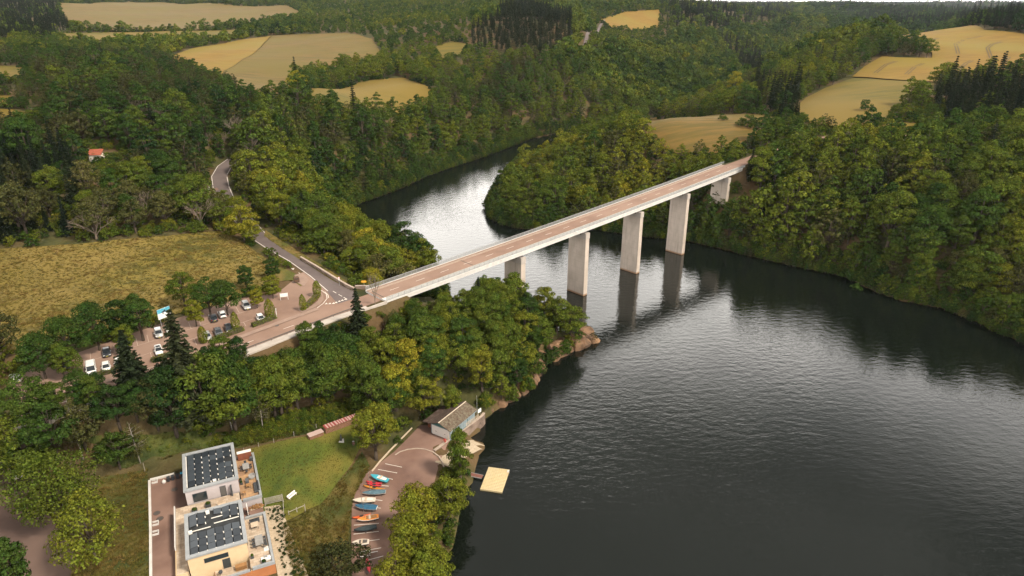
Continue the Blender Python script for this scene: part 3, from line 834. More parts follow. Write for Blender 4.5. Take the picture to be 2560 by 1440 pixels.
_ol2 = offset_line(MAIN_ROAD[1:], -4.4, 3.0)[1:26]
band("near_footway", [tuple(p) for p in densify([q[:2] for q in MAIN_ROAD[1:]], 3.0, False)[1:27]], -5.55, -3.3, M["concrete"], 0.10, step=3)
# steel guard rail between road and footway
gr = thing("guard_rail", "dark steel guard rail along the near kerb of the main road", "guard rail")
_g = offset_line(MAIN_ROAD[1:], -3.55, 2.0)[2:38]; _gz = zline(MAIN_ROAD)(_g[:, 0], _g[:, 1])
M["steel_dark"] = plain("weathered_steel", (0.13, 0.11, 0.10), 0.6, 0.4)
wall_along("rail", _g, _gz + .78, _gz + .48, .07, M["steel_dark"], gr)
for i in range(0, len(_g), 2):
    b = MB(); b.box(-.05, .05, -.06, .06, 0, .7); b.build("post", M["steel_dark"], gr, loc=(_g[i][0], _g[i][1] + .08, _gz[i] + .05))
build_ground()
# ------------------------------------------------------------------ foliage
def leaf_mat(name, stops, rough=0.75, trans=0.20):
    """leaf colour picked by a per-tree 'tint' (0..1), broken up leaf by leaf"""
    m, nt, b = _new(name); n, l = nt.nodes, nt.links
    n.remove(b)
    at1 = n.new("ShaderNodeAttribute"); at1.attribute_type = 'INSTANCER'; at1.attribute_name = "tint"
    rp = n.new("ShaderNodeValToRGB")
    els = rp.color_ramp.elements
    while len(els) < len(stops): els.new(0.5)
    for e, (p, c) in zip(els, stops): e.position = p; e.color = col(c)
    l.new(at1.outputs["Fac"], rp.inputs["Fac"])
    g = n.new("ShaderNodeNewGeometry")
    mr = n.new("ShaderNodeMapRange"); mr.inputs["To Min"].default_value = 0.38; mr.inputs["To Max"].default_value = 1.66  # wide leaf-to-leaf value spread: sparkle and highlights put into the colour
    l.new(g.outputs["Random Per Island"], mr.inputs["Value"])
    nz = n.new("ShaderNodeTexNoise"); nz.inputs["Scale"].default_value = 0.45; nz.inputs["Detail"].default_value = 2
    l.new(g.outputs["Position"], nz.inputs["Vector"])
    hs = n.new("ShaderNodeHueSaturation")
    hr = n.new("ShaderNodeMapRange"); hr.inputs["From Min"].default_value = 0.3; hr.inputs["From Max"].default_value = 0.7
    hr.inputs["To Min"].default_value = 0.478; hr.inputs["To Max"].default_value = 0.522
    l.new(nz.outputs["Fac"], hr.inputs["Value"]); l.new(hr.outputs[0], hs.inputs["Hue"])
    l.new(mr.outputs[0], hs.inputs["Value"]); l.new(rp.outputs[0], hs.inputs["Color"])
    d = n.new("ShaderNodeBsdfDiffuse"); t = n.new("ShaderNodeBsdfTranslucent"); mx = n.new("ShaderNodeMixShader")
    mx.inputs[0].default_value = trans
    l.new(hs.outputs[0], d.inputs["Color"]); l.new(hs.outputs[0], t.inputs["Color"])
    l.new(d.outputs[0], mx.inputs[1]); l.new(t.outputs[0], mx.inputs[2])
    l.new(mx.outputs[0], n["Material Output"].inputs["Surface"])
    return m
M["leaf"] = leaf_mat("broadleaf", [(0.0, (0.012, 0.028, 0.010)), (0.25, (0.036, 0.064, 0.013)), (0.5, (0.090, 0.110, 0.015)), (0.75, (0.165, 0.155, 0.017)), (1.0, (0.235, 0.205, 0.022))])
M["leaf_olive"] = leaf_mat("olive_leaf", [(0.0, (0.026, 0.030, 0.012)), (0.5, (0.066, 0.068, 0.022)), (1.0, (0.130, 0.112, 0.036))])
M["needle"] = leaf_mat("needles", [(0.0, (0.010, 0.017, 0.011)), (0.5, (0.022, 0.030, 0.014)), (1.0, (0.060, 0.056, 0.024))], trans=0.1)
M["bark"] = mottled("bark", (0.10, 0.075, 0.055), (0.055, 0.042, 0.032), 2.0, rough=0.95, stretch=(1, 1, .3))
M["bark_pale"] = mottled("pale_bark", (0.40, 0.36, 0.31), (0.22, 0.18, 0.15), 2.5, rough=0.9)
M["deadwood"] = mottled("dead_wood", (0.21, 0.165, 0.125), (0.13, 0.10, 0.075), 1.5, rough=0.9)

def leaves_mesh(name, C, N, size, mat, rng, aspect=0.6):
    """one small four-cornered leaf spray per centre, facing N"""
    n = len(C)
    N = N / (np.linalg.norm(N, axis=1)[:, None] + 1e-9)
    rv = rng.normal(size=(n, 3)); A = np.cross(N, rv); A /= np.linalg.norm(A, axis=1)[:, None] + 1e-9
    B = np.cross(N, A)
    s = size * rng.uniform(.65, 1.35, n); 
    a = A * s[:, None] * .5; b = B * (s * aspect * rng.uniform(.8, 1.3, n))[:, None] * .5
    bend = N * (s * .12)[:, None]
    V = np.stack([C - a - bend, C - b * 1.0, C + a - bend, C + b * 1.0], 1)
    V = V + rng.normal(size=V.shape) * (size * .06)
    return np_mesh(name, V.reshape(-1, 3), np.arange(4 * n).reshape(n, 4), mat)
def _dirs(rng, n, zmin=-1.0):
    z = rng.uniform(zmin, 1, n); t = rng.uniform(0, 2 * math.pi, n); r = np.sqrt(1 - z * z)
    return np.stack([r * np.cos(t), r * np.sin(t), z], 1)

def broadleaf(seed, Rr, Hh, base, nclump, per, size, mat, zmin=-0.35, lump=(.17, .38), flat=.8, skew=0.0):
    """crown of leaf clumps over limbs; returns (crown mesh, trunk mesh)"""
    rng = np.random.default_rng(seed)
    cz = (base + Hh) / 2; rz = (Hh - base) / 2
    # clump centres spread over the crown's outer volume, well apart
    cand = _dirs(rng, nclump * 12, -0.75); rad = rng.uniform(.48, .84, len(cand)) ** .8
    ph = rng.uniform(0, 6.28, 4)
    rad *= 1 + .20 * np.sin(cand[:, 0] * 2.6 + ph[0]) * np.cos(cand[:, 1] * 2.9 + ph[1]) + .12 * np.sin(cand[:, 2] * 4 + ph[2])
    cand = cand * rad[:, None]
    pick = [0]
    d = np.linalg.norm(cand - cand[0], axis=1)
    for _ in range(nclump - 1):
        k = int(np.argmax(d * rng.uniform(.75, 1, len(d)))); pick.append(k); d = np.minimum(d, np.linalg.norm(cand - cand[k], axis=1))
    cen = cand[pick]
    prof = 1 - .42 * np.clip(cen[:, 2], 0, 1) ** 1.6
    cc = np.stack([cen[:, 0] * Rr * prof, cen[:, 1] * Rr * prof * rng.uniform(.85, 1.1), cz + cen[:, 2] * rz], 1)
    cc += rng.normal(size=cc.shape) * Rr * .05
    cc[:, 0] += skew * (cc[:, 2] - base)
    C, N = [], []
    for c in cc:
        rc = Rr * rng.uniform(*lump); k = int(per * (rc / (Rr * .31)) ** 2)
        dd = _dirs(rng, k, zmin)
        out = c - np.array([0, 0, cz]); out = out / (np.linalg.norm(out) + 1e-9)
        sh = rng.uniform(.72, 1.08, k)
        # bumpy dome
        bump = 1 + .16 * np.sin(dd[:, 0] * 5 + seed) * np.cos(dd[:, 1] * 6 + c[0])
        p = c + dd * (rc * sh * bump)[:, None] * np.array([1, 1, flat])
        C.append(p); N.append(dd * 1.0 + out * .25 + np.array([0, 0, .25]) + rng.normal(size=(k, 3)) * .26)
    C = np.concatenate(C); N = np.concatenate(N)
    crown = leaves_mesh("crown", C, N, size, mat, rng)
    b = MB(); r0 = .022 * Hh + .05
    x = skew * (cz - base)
    b.tube((0, 0, -1.2), (0, 0, base * .9), r0 * 1.25, r0 * .9, 7); b.tube((0, 0, base * .9), (x * .8, 0, cz + rz * .3), r0 * .9, r0 * .35, 6)
    for c in cc[:: max(1, nclump // 14)]:
        z0 = base * .8 + (c[2] - base * .8) * rng.uniform(.2, .5)
        b.tube((x * .3, 0, max(z0, base * .6)), c, r0 * .34, r0 * .08, 5)
    return crown, b.mesh("trunk", M["bark"], True)

def spruce(seed, Hh, Rb, levels, mat, size=.55, droop=.35, bare=.06, dens=1.0, power=.85):
    rng = np.random.default_rng(seed); C, N = [], []
    for k in range(levels):
        f = k / (levels - 1); z = Hh * (bare + (1 - bare) * f); r = Rb * (1 - f) ** power * rng.uniform(.82, 1.1) + .12
        nb = max(4, int((9 - 4 * f) * dens))
        a0 = rng.uniform(0, 6.3)
        for j in range(nb):
            a = a0 + 6.283 * j / nb + rng.normal() * .18; L = r * rng.uniform(.78, 1.12)
            m = max(3, int(L / size * 2.6))
            t = np.linspace(.1, 1, m)
            px = np.cos(a) * L * t; py = np.sin(a) * L * t
            pz = z - droop * L * t ** 1.4 + .10 * L * t ** 4
            w = (.32 * L * (1 - t * .75) * .5)
            for side in (-1, 0, 1):
                q = np.stack([px - np.sin(a) * w * side, py + np.cos(a) * w * side, pz - abs(side) * .14 * L * .5], 1)
                C.append(q + rng.normal(size=q.shape) * size * .12)
                N.append(np.stack([np.cos(a) * .35 + np.zeros(m), np.sin(a) * .35 + np.zeros(m), np.ones(m)], 1) + rng.normal(size=(m, 3)) * .3)
    C = np.concatenate(C); N = np.concatenate(N)
    crown = leaves_mesh("crown", C, N, size * 1.15, mat, rng, aspect=.55)
    b = MB(); b.tube((0, 0, -1.2), (0, 0, Hh * .98), .016 * Hh + .06, .02, 7)
    return crown, b.mesh("trunk", M["bark"], True)

def column_yew(seed, Hh, Rr, n, size, mat):
    rng = np.random.default_rng(seed)
    f = rng.uniform(0, 1, n); a = rng.uniform(0, 6.283, n)
    prof = np.interp(f, [0, .12, .45, .75, .92, 1], [.62, .88, 1.0, .78, .38, .04]) * Rr * (1 + .10 * np.sin(a * 3 + f * 9))
    sh = rng.uniform(.8, 1.04, n)
    C = np.stack([np.cos(a) * prof * sh, np.sin(a) * prof * sh, .15 + f * Hh], 1)
    N = np.stack([np.cos(a), np.sin(a), .5 + 0 * f], 1) + rng.normal(size=(n, 3)) * .4
    b = MB(); b.tube((0, 0, -.4), (0, 0, Hh * .6), .12, .05, 6)
    return leaves_mesh("crown", C, N, size, mat, rng), b.mesh("trunk", M["bark"], True)

def birch(seed, Hh, Rr, mat):
    """airy crown: thin limbs with hanging sprays"""
    rng = np.random.default_rng(seed); C, N = [], []
    b = MB(); lean = rng.normal(size=2) * .04 * Hh
    b.tube((0, 0, -1), (lean[0] * .5, lean[1] * .5, Hh * .5), .17, .11, 7); b.tube((lean[0] * .5, lean[1] * .5, Hh * .5), (lean[0], lean[1], Hh * .97), .11, .02, 6)
    for k in range(46):
        f = rng.uniform(.28, .98); z = Hh * f; a = rng.uniform(0, 6.283)
        L = Rr * np.interp(f, [.28, .45, .75, 1], [.75, 1.0, .75, .2]) * rng.uniform(.6, 1.1)
        p0 = np.array([lean[0] * f, lean[1] * f, z]); p1 = p0 + np.array([np.cos(a) * L, np.sin(a) * L, L * rng.uniform(.15, .55)])
        b.tube(p0, p1, .045, .012, 4)
        for t in np.linspace(.25, 1, 6):
            q = p0 + (p1 - p0) * t; m = rng.integers(7, 13); dl = rng.uniform(.5, 1.9)
            u = np.linspace(0, 1, m)
            C.append(np.stack([q[0] + np.cos(a) * .25 * u + rng.normal(size=m) * .12, q[1] + np.sin(a) * .25 * u + rng.normal(size=m) * .12, q[2] + .1 - dl * u], 1))
            N.append(rng.normal(size=(m, 3)) + np.array([0, 0, .6]))
    return leaves_mesh("crown", np.concatenate(C), np.concatenate(N), .30, mat, rng), b.mesh("trunk", M["bark_pale"], True)

def bare_tree(seed, Hh, spread, mat, levels=5, r0=None, n0=7):
    rng = random.Random(seed); b = MB()
    def grow(p, d, L, r, lev):
        q = p + d * L; b.tube(p, q, r, r * .62, 5 if lev > 1 else 4, caps=False)
        if lev == 0: return
        for _ in range(rng.choice((2, 3, 3))):
            ax = Vector((rng.gauss(0, 1), rng.gauss(0, 1), rng.gauss(0, .6))).normalized()
            nd = (d + ax * rng.uniform(.35, .8)).normalized(); nd.z = max(nd.z, -.25)
            grow(q, nd.normalized(), L * rng.uniform(.62, .85), r * .6, lev - 1)
    r0 = r0 or Hh * .022
    b.tube((0, 0, -1), (0, 0, Hh * .18), r0 * 1.3, r0, 7, caps=False)
    for k in range(n0):
        a = 6.283 * k / n0 + rng.uniform(-.3, .3); t = rng.uniform(.35, 1.1) * spread
        d = Vector((math.cos(a) * t, math.sin(a) * t, 1)).normalized()
        grow(Vector((0, 0, Hh * rng.uniform(.08, .18))), d, Hh * .27, r0 * .62, levels - 2)
    return b.mesh("branches", mat, False)

# prototypes (near, middle distance, far)
NEAR = [broadleaf(s, R_, H_, b_, nc, 205, .43, M["leaf"], flat=fl) for s, R_, H_, b_, nc, fl in
        ((1, 4.8, 13.5, 2.2, 40, .70), (2, 4.2, 14.5, 2.0, 42, .78), (3, 5.3, 12.5, 2.0, 44, .64), (4, 3.9, 12.0, 1.6, 34, .76), (5, 4.6, 15.5, 2.6, 46, .72))]
OLIVE = [broadleaf(s, R_, H_, b_, nc, 120, .46, M["leaf_olive"], lump=(.16, .27), flat=.85) for s, R_, H_, b_, nc in
         ((21, 4.4, 12.5, 2.4, 52), (22, 3.9, 11.0, 2.0, 46))]
MID = [broadleaf(s + 30, R_, H_, b_, 30, 66, .70, M["leaf"], flat=.70) for s, R_, H_, b_ in
       ((1, 4.6, 13.0, 1.0), (2, 4.0, 14.0, 1.0), (3, 5.0, 12.0, 1.0), (4, 3.7, 11.5, .8))]
MIDO = [broadleaf(41, 4.2, 12.0, 1.0, 36, 44, .68, M["leaf_olive"], lump=(.17, .28))]
FAR = [broadleaf(s + 50, R_, H_, b_, 12, 20, 1.9, M["leaf"], lump=(.32, .46), flat=.85) for s, R_, H_, b_ in
       ((1, 5.4, 12.0, 0.0), (2, 4.8, 13.5, 0.0), (3, 6.0, 11.5, 0.0))]
SPR = [spruce(s, H_, R_, 30, M["needle"]) for s, H_, R_ in ((61, 19.0, 3.4), (62, 17.0, 3.1), (63, 21.0, 3.8))]
SPRM = [spruce(s, H_, R_, 15, M["needle"], size=.85, dens=.9, bare=.25) for s, H_, R_ in ((64, 18.0, 2.3), (65, 20.0, 2.5))]
YEW = [column_yew(71, 4.6, 1.25, 1500, .26, M["leaf"]), column_yew(72, 5.4, 1.15, 1500, .26, M["leaf"])]
BIR = [birch(s, H_, R_, M["leaf_olive"]) for s, H_, R_ in ((81, 13.0, 3.4), (82, 11.0, 3.0))]
BUSH = [broadleaf(s, 1.9, 2.7, .1, 14, 60, .36, M["leaf"], zmin=-.6) for s in (91, 92)]
BIG = [broadleaf(s, R_, H_, b_, nc, 150, .50, M["leaf"], lump=(.13, .24), flat=.78) for s, R_, H_, b_, nc in ((111, 9.2, 17.0, 2.5, 95), (112, 7.6, 14.5, 2.0, 80))]
BARE = [bare_tree(101, 11.0, 1.1, M["deadwood"]), bare_tree(102, 9.0, .7, M["deadwood"], 5)]

CANDLE = {}
def plant(name, proto, x, y, tint, sc, rz, label, cat="tree", group=None, z=None, szz=None):
    r = empty(name, (x, y, gz(x, y) if z is None else z), rz)
    r.scale = (sc, sc, szz or sc)
    tag(r, label, cat, group)
    for nm, me in (("crown", proto[0]), ("trunk", proto[1])):
        o = link(nm, me, r); o["tint"] = float(tint)
    return r

# ------------------------------------------------------------------ the woods
def wood_points(n_try, s_near=7.2):
    """jittered lattice in plan, thinning with distance, inside the sector the view takes in"""
    pts = []
    zones = [(60, 420, s_near), (420, 800, 8.4), (800, 1500, 10.5), (1500, 3200, 15.0), (3200, 6500, 30.0)]
    for y0, y1, st in zones:
        ys = np.arange(y0, y1, st * .87)
        for i, y in enumerate(ys):
            half = y * .86 + 60 if y < 800 else y * .82
            xs = np.arange(-half, half, st) + (st / 2 if i % 2 else 0)
            pts.append(np.stack([xs, np.full(xs.shape, y), np.full(xs.shape, st)], 1))
    P = np.concatenate(pts)
    P[:, :2] += RNG.normal(size=(len(P), 2)) * P[:, 2:3] * .24
    return P
WP = wood_points(0)
_d, _ = seg_dist(WP[:, 0], WP[:, 1], LAKE); _in = inside(WP[:, 0], WP[:, 1], LAKE)
keep = ~_in & (_d > 2.2)
for poly in OPEN:
    k = np.nonzero(keep)[0]
    bb = (WP[k, 0] > poly[:, 0].min() - 6) & (WP[k, 0] < poly[:, 0].max() + 6) & (WP[k, 1] > poly[:, 1].min() - 6) & (WP[k, 1] < poly[:, 1].max() + 6)
    k = k[bb]
    if not len(k): continue
    ins = inside(WP[k, 0], WP[k, 1], poly)
    dd, _ = seg_dist(WP[k, 0], WP[k, 1], poly)
    keep[k[ins | (dd < 1.8)]] = False
# nothing stands on or right beside the bridge
_s = (WP[:, 0] - BA[0]) * BD[0] + (WP[:, 1] - BA[1]) * BD[1]; _n = (WP[:, 0] - BA[0]) * BN[0] + (WP[:, 1] - BA[1]) * BN[1]
keep &= ~((_s > -14) & (_s < 196) & (_n > -15) & (_n < 4.5) & ~((_s > 150) & (_s < 183) & (_n > -12) & ((_s < 174) | (_s > 181))))
NOWOOD = []     # plan outlines kept free for things set by hand
def clear(*pts, z=None): NOWOOD.append(np.array([at(u, v, z) if z is not None else gp(u, v) for u, v in pts]))
clear((-120, 1180), (60, 1160), (230, 1105), (480, 1088), (600, 1078), (770, 1032), (885, 1003), (960, 1080), (960, 1140), (920, 1200), (900, 1300))   # garden
NOWOOD[-1] = np.vstack([NOWOOD[-1], [(-14, 90), (-10, 30), (-130, 30), (-130, 95)]])
clear((860, 1150), (985, 1120), (1050, 1060), (1210, 1000), (1230, 1120), (1180, 1240), (1120, 1470), (860, 1470), z=3.0)
clear((192, 500), (208, 366), (318, 366), (345, 500))
clear((2025, 345), (2125, 315), (2145, 375), (2050, 400))
clear((655, 590), (890, 728), (930, 722), (900, 680), (780, 610), (690, 570), z=22.5)
for poly in NOWOOD: keep &= ~inside(WP[:, 0], WP[:, 1], poly)
WP = WP[keep]
WZ = ground(WP[:, 0], WP[:, 1])
u_, v_, w_ = proj(WP[:, 0], WP[:, 1], WZ + 7)
vis = (u_ > -330) & (u_ < 2890) & (v_ > -260) & (v_ < 1640)
WP, WZ, u_, v_, w_ = WP[vis], WZ[vis], u_[vis], v_[vis], w_[vis]
print("wood points", len(WP))

# stands of spruce, seen from the air
def region(*pts): return np.array(pts, float)
CONIF = [(region((1180, 55), (1300, 5), (1430, 40), (1432, 110), (1320, 130), (1180, 110)), 1.0),
         (region((-50, -40), (150, -40), (175, 70), (120, 95), (-50, 90)), .9),
         (region((1640, -30), (1960, -40), (1990, 40), (1800, 75), (1650, 60)), .75),
         (region((1790, 85), (1890, 110), (1910, 180), (1850, 190)), .9),
         (region((2000, -10), (2400, -10), (2450, 60), (2200, 75)), .6),
         (region((2400, -10), (2600, 0), (2600, 60), (2400, 60)), .7),
         (region((1875, 205), (2000, 200), (2000, 265), (1900, 285)), .8),
         (region((2320, 225), (2460, 195), (2640, 185), (2640, 300), (2380, 300)), .95),
         (region((-50, 330), (110, 320), (200, 420), (200, 560), (-50, 590)), .55)]
rnd = RNG.uniform(size=len(WP))
con = np.zeros(len(WP), bool)
for poly, pr in CONIF: con |= inside(u_, v_, poly) & (rnd < pr)
con |= (RNG.uniform(size=len(WP)) < .012) & (w_ < 700)
# colour of each crown by where it stands
big = np.sin(WP[:, 0] / 52 + 1) * np.cos(WP[:, 1] / 61) * .6 + np.sin(WP[:, 0] / 17 - WP[:, 1] / 23) * .5
tint = .40 + .15 * big + RNG.normal(size=len(WP)) * .09
def zone(mask, dt): 
    global tint
    tint = np.where(mask, tint + dt, tint)
left_hill = (u_ < 640) & (v_ > 120) & (v_ < 620)
zone(left_hill, -.16)
zone((u_ > 520) & (u_ < 760) & (v_ > 300) & (v_ < 660), .12)
zone((u_ > 700) & (u_ < 1330) & (v_ > 240) & (v_ < 560), -.06)
zone((u_ > 860) & (u_ < 1000) & (v_ > 560) & (v_ < 700), .12)
zone((u_ > 1210) & (u_ < 1850) & (v_ > 270) & (v_ < 480), .06)
zone((u_ > 1950) & (v_ > 300), -.02)
zone((v_ < 260) & (w_ > 700), -.06)
zone(inside(u_, v_, region((1990, -20), (2600, -20), (2600, 70), (2200, 85), (2080, 75))), -.18)
zone((u_ > 900) & (u_ < 1480) & (v_ > 640) & (v_ < 1000), .06)
tint = np.clip(tint, .03, 1.0)
olive = RNG.uniform(size=len(WP)) < np.where(left_hill, .45, np.where((u_ > 1100) & (v_ < 300), .20, .07))
olive &= ~con
dead = left_hill & (u_ > 250) & (v_ > 200) & (RNG.uniform(size=len(WP)) < .16) & (w_ < 480)
low = (u_ > 780) & (u_ < 1180) & (v_ < 150)                      # scrub on the upper slope
size = RNG.normal(1.0, .22, len(WP)).clip(.55, 1.55)
size = np.where(low, size * .62, size)
size = np.where((v_ < 150) & (u_ < 1250) & (w_ < 1500), size * .72, size)
size = np.where((u_ > 1850) & (v_ > 330), size * 1.12, size)
size = np.where(inside(u_, v_, region((1970, 245), (2360, 240), (2360, 345), (1970, 350))) & ~con, size * .5, size)
size = np.where(inside(u_, v_, region((1560, 345), (1980, 330), (1980, 400), (1560, 420))), size * .72, size)
size = np.where(inside(u_, v_, region((1480, 20), (1680, 10), (1680, 110), (1480, 110))), size * .55, size)
size = np.where(inside(u_, v_, region((360, 150), (730, 150), (730, 270), (360, 250))), size * .66, size)
size = np.where(inside(u_, v_, region((-40, 160), (120, 160), (120, 345), (-40, 345))), size * .5, size)
size = np.where(w_ > 1500, size * 1.15, np.where(w_ > 800, size * 1.05, size))
# trees on the water's edge stay smaller and lean out
_ds, _ = seg_dist(WP[:, 0], WP[:, 1], LAKE)
size = np.where(_ds < 7, size * .72, size)
penins = (u_ > 900) & (u_ < 1500) & (v_ > 600) & (v_ < 1010) & (WP[:, 1] < 210)
size = np.where(penins, size * .95, size)
# ... crowns under the far parapet keep below the road
_s = (WP[:, 0] - BA[0]) * BD[0] + (WP[:, 1] - BA[1]) * BD[1]; _n = (WP[:, 0] - BA[0]) * BN[0] + (WP[:, 1] - BA[1]) * BN[1]
lim = (deck_z(np.clip(_s, 0, 190)) + 1.0 - WZ) / 13.5
size = np.where((_n > 3) & (_n < 22) & (_s > -60) & (_s < 30), np.minimum(size, np.clip(lim, .35, 1.4)), size)

_ub = (_n > -15) & (_n < 4.5) & (_s > 140) & (_s < 186)
size = np.where(_ub, np.minimum(size, np.clip((deck_z(_s) - 3.2 - WZ) / 14.5, .2, .9)), size)
order = np.argsort(w_)
in_view = (u_ > -40) & (u_ < 2600) & (v_ > -20) & (v_ < 1480)
def zone_of(u, v, x, y):
    if x < 24 and y < 206 and u > 760: return "peninsula", "wood on the rocky peninsula beside the bridge"
    if y < 165 and u < 780: return "bank", "wooded bank below the main road"
    if x > 50 and u > 1730 and v > 330: return "east", "wood on the right-hand shore"
    if x > -20 and u > 1190 and v > 250: return "point", "wood on the point behind the bridge"
    if u < 640: return "hill", "wooded hillside above the meadow"
    if u < 1120 and y < 330: return "inlet", "wood between side road and inlet"
    return "far_bank", "wood across the inlet"
n_ind = 0; n_con = 0; n_dead = 0
rest = []
TONE = [(0.26, "deep green"), (0.40, "dark green"), (0.54, "mid green"), (0.68, "fresh green"), (2.0, "yellow-green")]
for i in order:
    i = int(i)
    x, y, z = WP[i, 0], WP[i, 1], WZ[i]
    sc = float(size[i]); rz = float(RNG.uniform(0, 6.28))
    if in_view[i] and dead[i] and n_dead < 26:
        n_dead += 1
        r = empty("dead_tree", (x, y, z), rz); r.scale = (sc, sc, sc)
        tag(r, "leafless grey tree in the wooded hillside above the meadow", "tree", "leafless trees on the left hillside")
        link("branches", BARE[1], r); continue
    if in_view[i] and con[i] and n_con < 60 and w_[i] < 520:
        n_con += 1
        zn = zone_of(u_[i], v_[i], x, y)[1]
        plant("spruce_tree", SPR[int(RNG.integers(3))], x, y, float(np.clip(RNG.normal(.3, .15), 0, .7)), sc * .8, rz,
              "dark narrow spruce tree in the " + zn, "tree", "spruces in the " + zn, z); continue
    if in_view[i] and not con[i] and n_ind < 200:
        n_ind += 1
        zn = zone_of(u_[i], v_[i], x, y)[1]
        if olive[i]:
            plant("broadleaf_tree", OLIVE[int(RNG.integers(2))], x, y, float(np.clip(tint[i] + .1, 0, 1)), sc, rz,
                  "olive-brown broadleaf tree in the " + zn, "tree", "olive trees in the " + zn, z)
        else:
            t = [s for lim_, s in TONE if tint[i] < lim_][0]
            plant("broadleaf_tree", NEAR[int(RNG.integers(5))], x, y, float(tint[i]), sc, rz,
                  t + " broadleaf tree in the " + zn, "tree", t + " trees in the " + zn, z)
        continue
    rest.append((x, y, z, sc, rz, float(tint[i]), 1 if con[i] else (2 if olive[i] else 0), float(w_[i])))

def scatter(name, protos, rows, label, cat, tilt=0.03):
    """one object: prototype crowns placed on a cloud of points by geometry nodes"""
    src = bpy.data.collections.new(name + "_kinds")
    for i, (crown, trunk) in enumerate(protos):
        b = bmesh.new(); b.from_mesh(crown); nf = len(b.faces)
        if trunk is not None: b.from_mesh(trunk)
        b.faces.ensure_lookup_table()
        for f in b.faces[nf:]: f.material_index = 1
        me = bpy.data.meshes.new("tree_%02d" % i); b.to_mesh(me); b.free()
        me.materials.append(crown.materials[0])
        if trunk is not None: me.materials.append(trunk.materials[0])
        o = bpy.data.objects.new("kind_%02d" % i, me); src.objects.link(o)
    rows = np.array(rows)
    me = bpy.data.meshes.new(name)
    me.vertices.add(len(rows)); me.vertices.foreach_set("co", rows[:, :3].astype(np.float32).ravel())
    for nm, k, ty in (("size", 3, 'FLOAT'), ("turn", 4, 'FLOAT'), ("tint", 5, 'FLOAT'), ("sort", 6, 'INT')):
        a = me.attributes.new(nm, ty, 'POINT')
        a.data.foreach_set("value", rows[:, k].astype(np.int32 if ty == 'INT' else np.float32))
    o = link(name, me); tag(o, label, cat, kind="stuff")
    ng = bpy.data.node_groups.new(name, 'GeometryNodeTree')
    ng.interface.new_socket("Geometry", in_out='INPUT', socket_type='NodeSocketGeometry')
    ng.interface.new_socket("Geometry", in_out='OUTPUT', socket_type='NodeSocketGeometry')
    N, L = ng.nodes, ng.links
    gi = N.new("NodeGroupInput"); go = N.new("NodeGroupOutput")
    ci = N.new("GeometryNodeCollectionInfo"); ci.inputs["Collection"].default_value = src
    ci.inputs["Separate Children"].default_value = True; ci.inputs["Reset Children"].default_value = True
    ip = N.new("GeometryNodeInstanceOnPoints"); ip.inputs["Pick Instance"].default_value = True
    def attr(nm, ty):
        a = N.new("GeometryNodeInputNamedAttribute"); a.data_type = ty; a.inputs["Name"].default_value = nm; return a.outputs[0]
    cx = N.new("ShaderNodeCombineXYZ"); L.new(attr("turn", 'FLOAT'), cx.inputs["Z"])
    L.new(gi.outputs[0], ip.inputs["Points"]); L.new(ci.outputs[0], ip.inputs["Instance"])
    L.new(attr("sort", 'INT'), ip.inputs["Instance Index"]); L.new(cx.outputs[0], ip.inputs["Rotation"])
    L.new(attr("size", 'FLOAT'), ip.inputs["Scale"])
    L.new(ip.outputs[0], go.inputs[0])
    md = o.modifiers.new("scatter", 'NODES'); md.node_group = ng
    return o
# the fringe along the shore: low crowns leaning out over the water
def shore_run(pts, step, inset):
    P = densify(pts, step, False); T = np.gradient(P, axis=0); T /= np.hypot(T[:, 0], T[:, 1])[:, None]
    return P + np.stack([-T[:, 1], T[:, 0]], 1) * inset
_LK = [tuple(p) for p in LAKE]
def shore_between(a, b):
    da = [np.hypot(p[0] - a[0], p[1] - a[1]) for p in _LK]; db = [np.hypot(p[0] - b[0], p[1] - b[1]) for p in _LK]
    i, j = int(np.argmin(da)), int(np.argmin(db)); return _LK[i:j + 1]
sq = []
for inset, lo_, hi_, st in ((-1.1, .26, .40, 1.9), (-.3, .28, .46, 2.2), (.4, .34, .55, 2.6), (1.6, .45, .75, 3.6), (4.2, .6, .9, 5.0)):
    for p in shore_run(shore_between(at(1250, 1016, 0), at(2700, 930, 0)), st, inset):
        q = p + RNG.normal(size=2) * .5
        s_ = (q[0] - BA[0]) * BD[0] + (q[1] - BA[1]) * BD[1]; n_ = (q[0] - BA[0]) * BN[0] + (q[1] - BA[1]) * BN[1]
        if 0 < s_ < 138 and -13 < n_ < 2: continue
        pen = q[0] < 27 and q[1] < 206 and q[0] > -14
        if pen and RNG.uniform() < .62: continue
        sq.append((q[0], q[1], lo_, hi_))
sq = np.array(sq); sz = ground(sq[:, 0], sq[:, 1])
for (x, y, lo_, hi_), z in zip(sq, sz):
    rest.append((x, y, max(.1, float(z)) - .4, float(RNG.uniform(lo_, hi_)), float(RNG.uniform(0, 6.28)), float(np.clip(RNG.normal(.30, .12), .05, .8)), 0 if RNG.uniform() < .85 else 2, float(y)))
rows = []
protos = MID + MIDO + FAR + SPRM       # 0-3 mid, 4 olive, 5-7 far, 8-9 spruce
for x, y, z, sc, rz, t, kd, w in rest:
    if kd == 1: s_ = 8 + int(RNG.integers(2)); sc *= .85
    elif w > 640: s_ = 5 + int(RNG.integers(3))
    elif kd == 2: s_ = 4
    else: s_ = int(RNG.integers(4))
    rows.append((x, y, z, sc, rz, t, s_))
scatter("forest", protos, rows, "unbroken mixed forest over the slopes and distant hills around the lake", "forest")
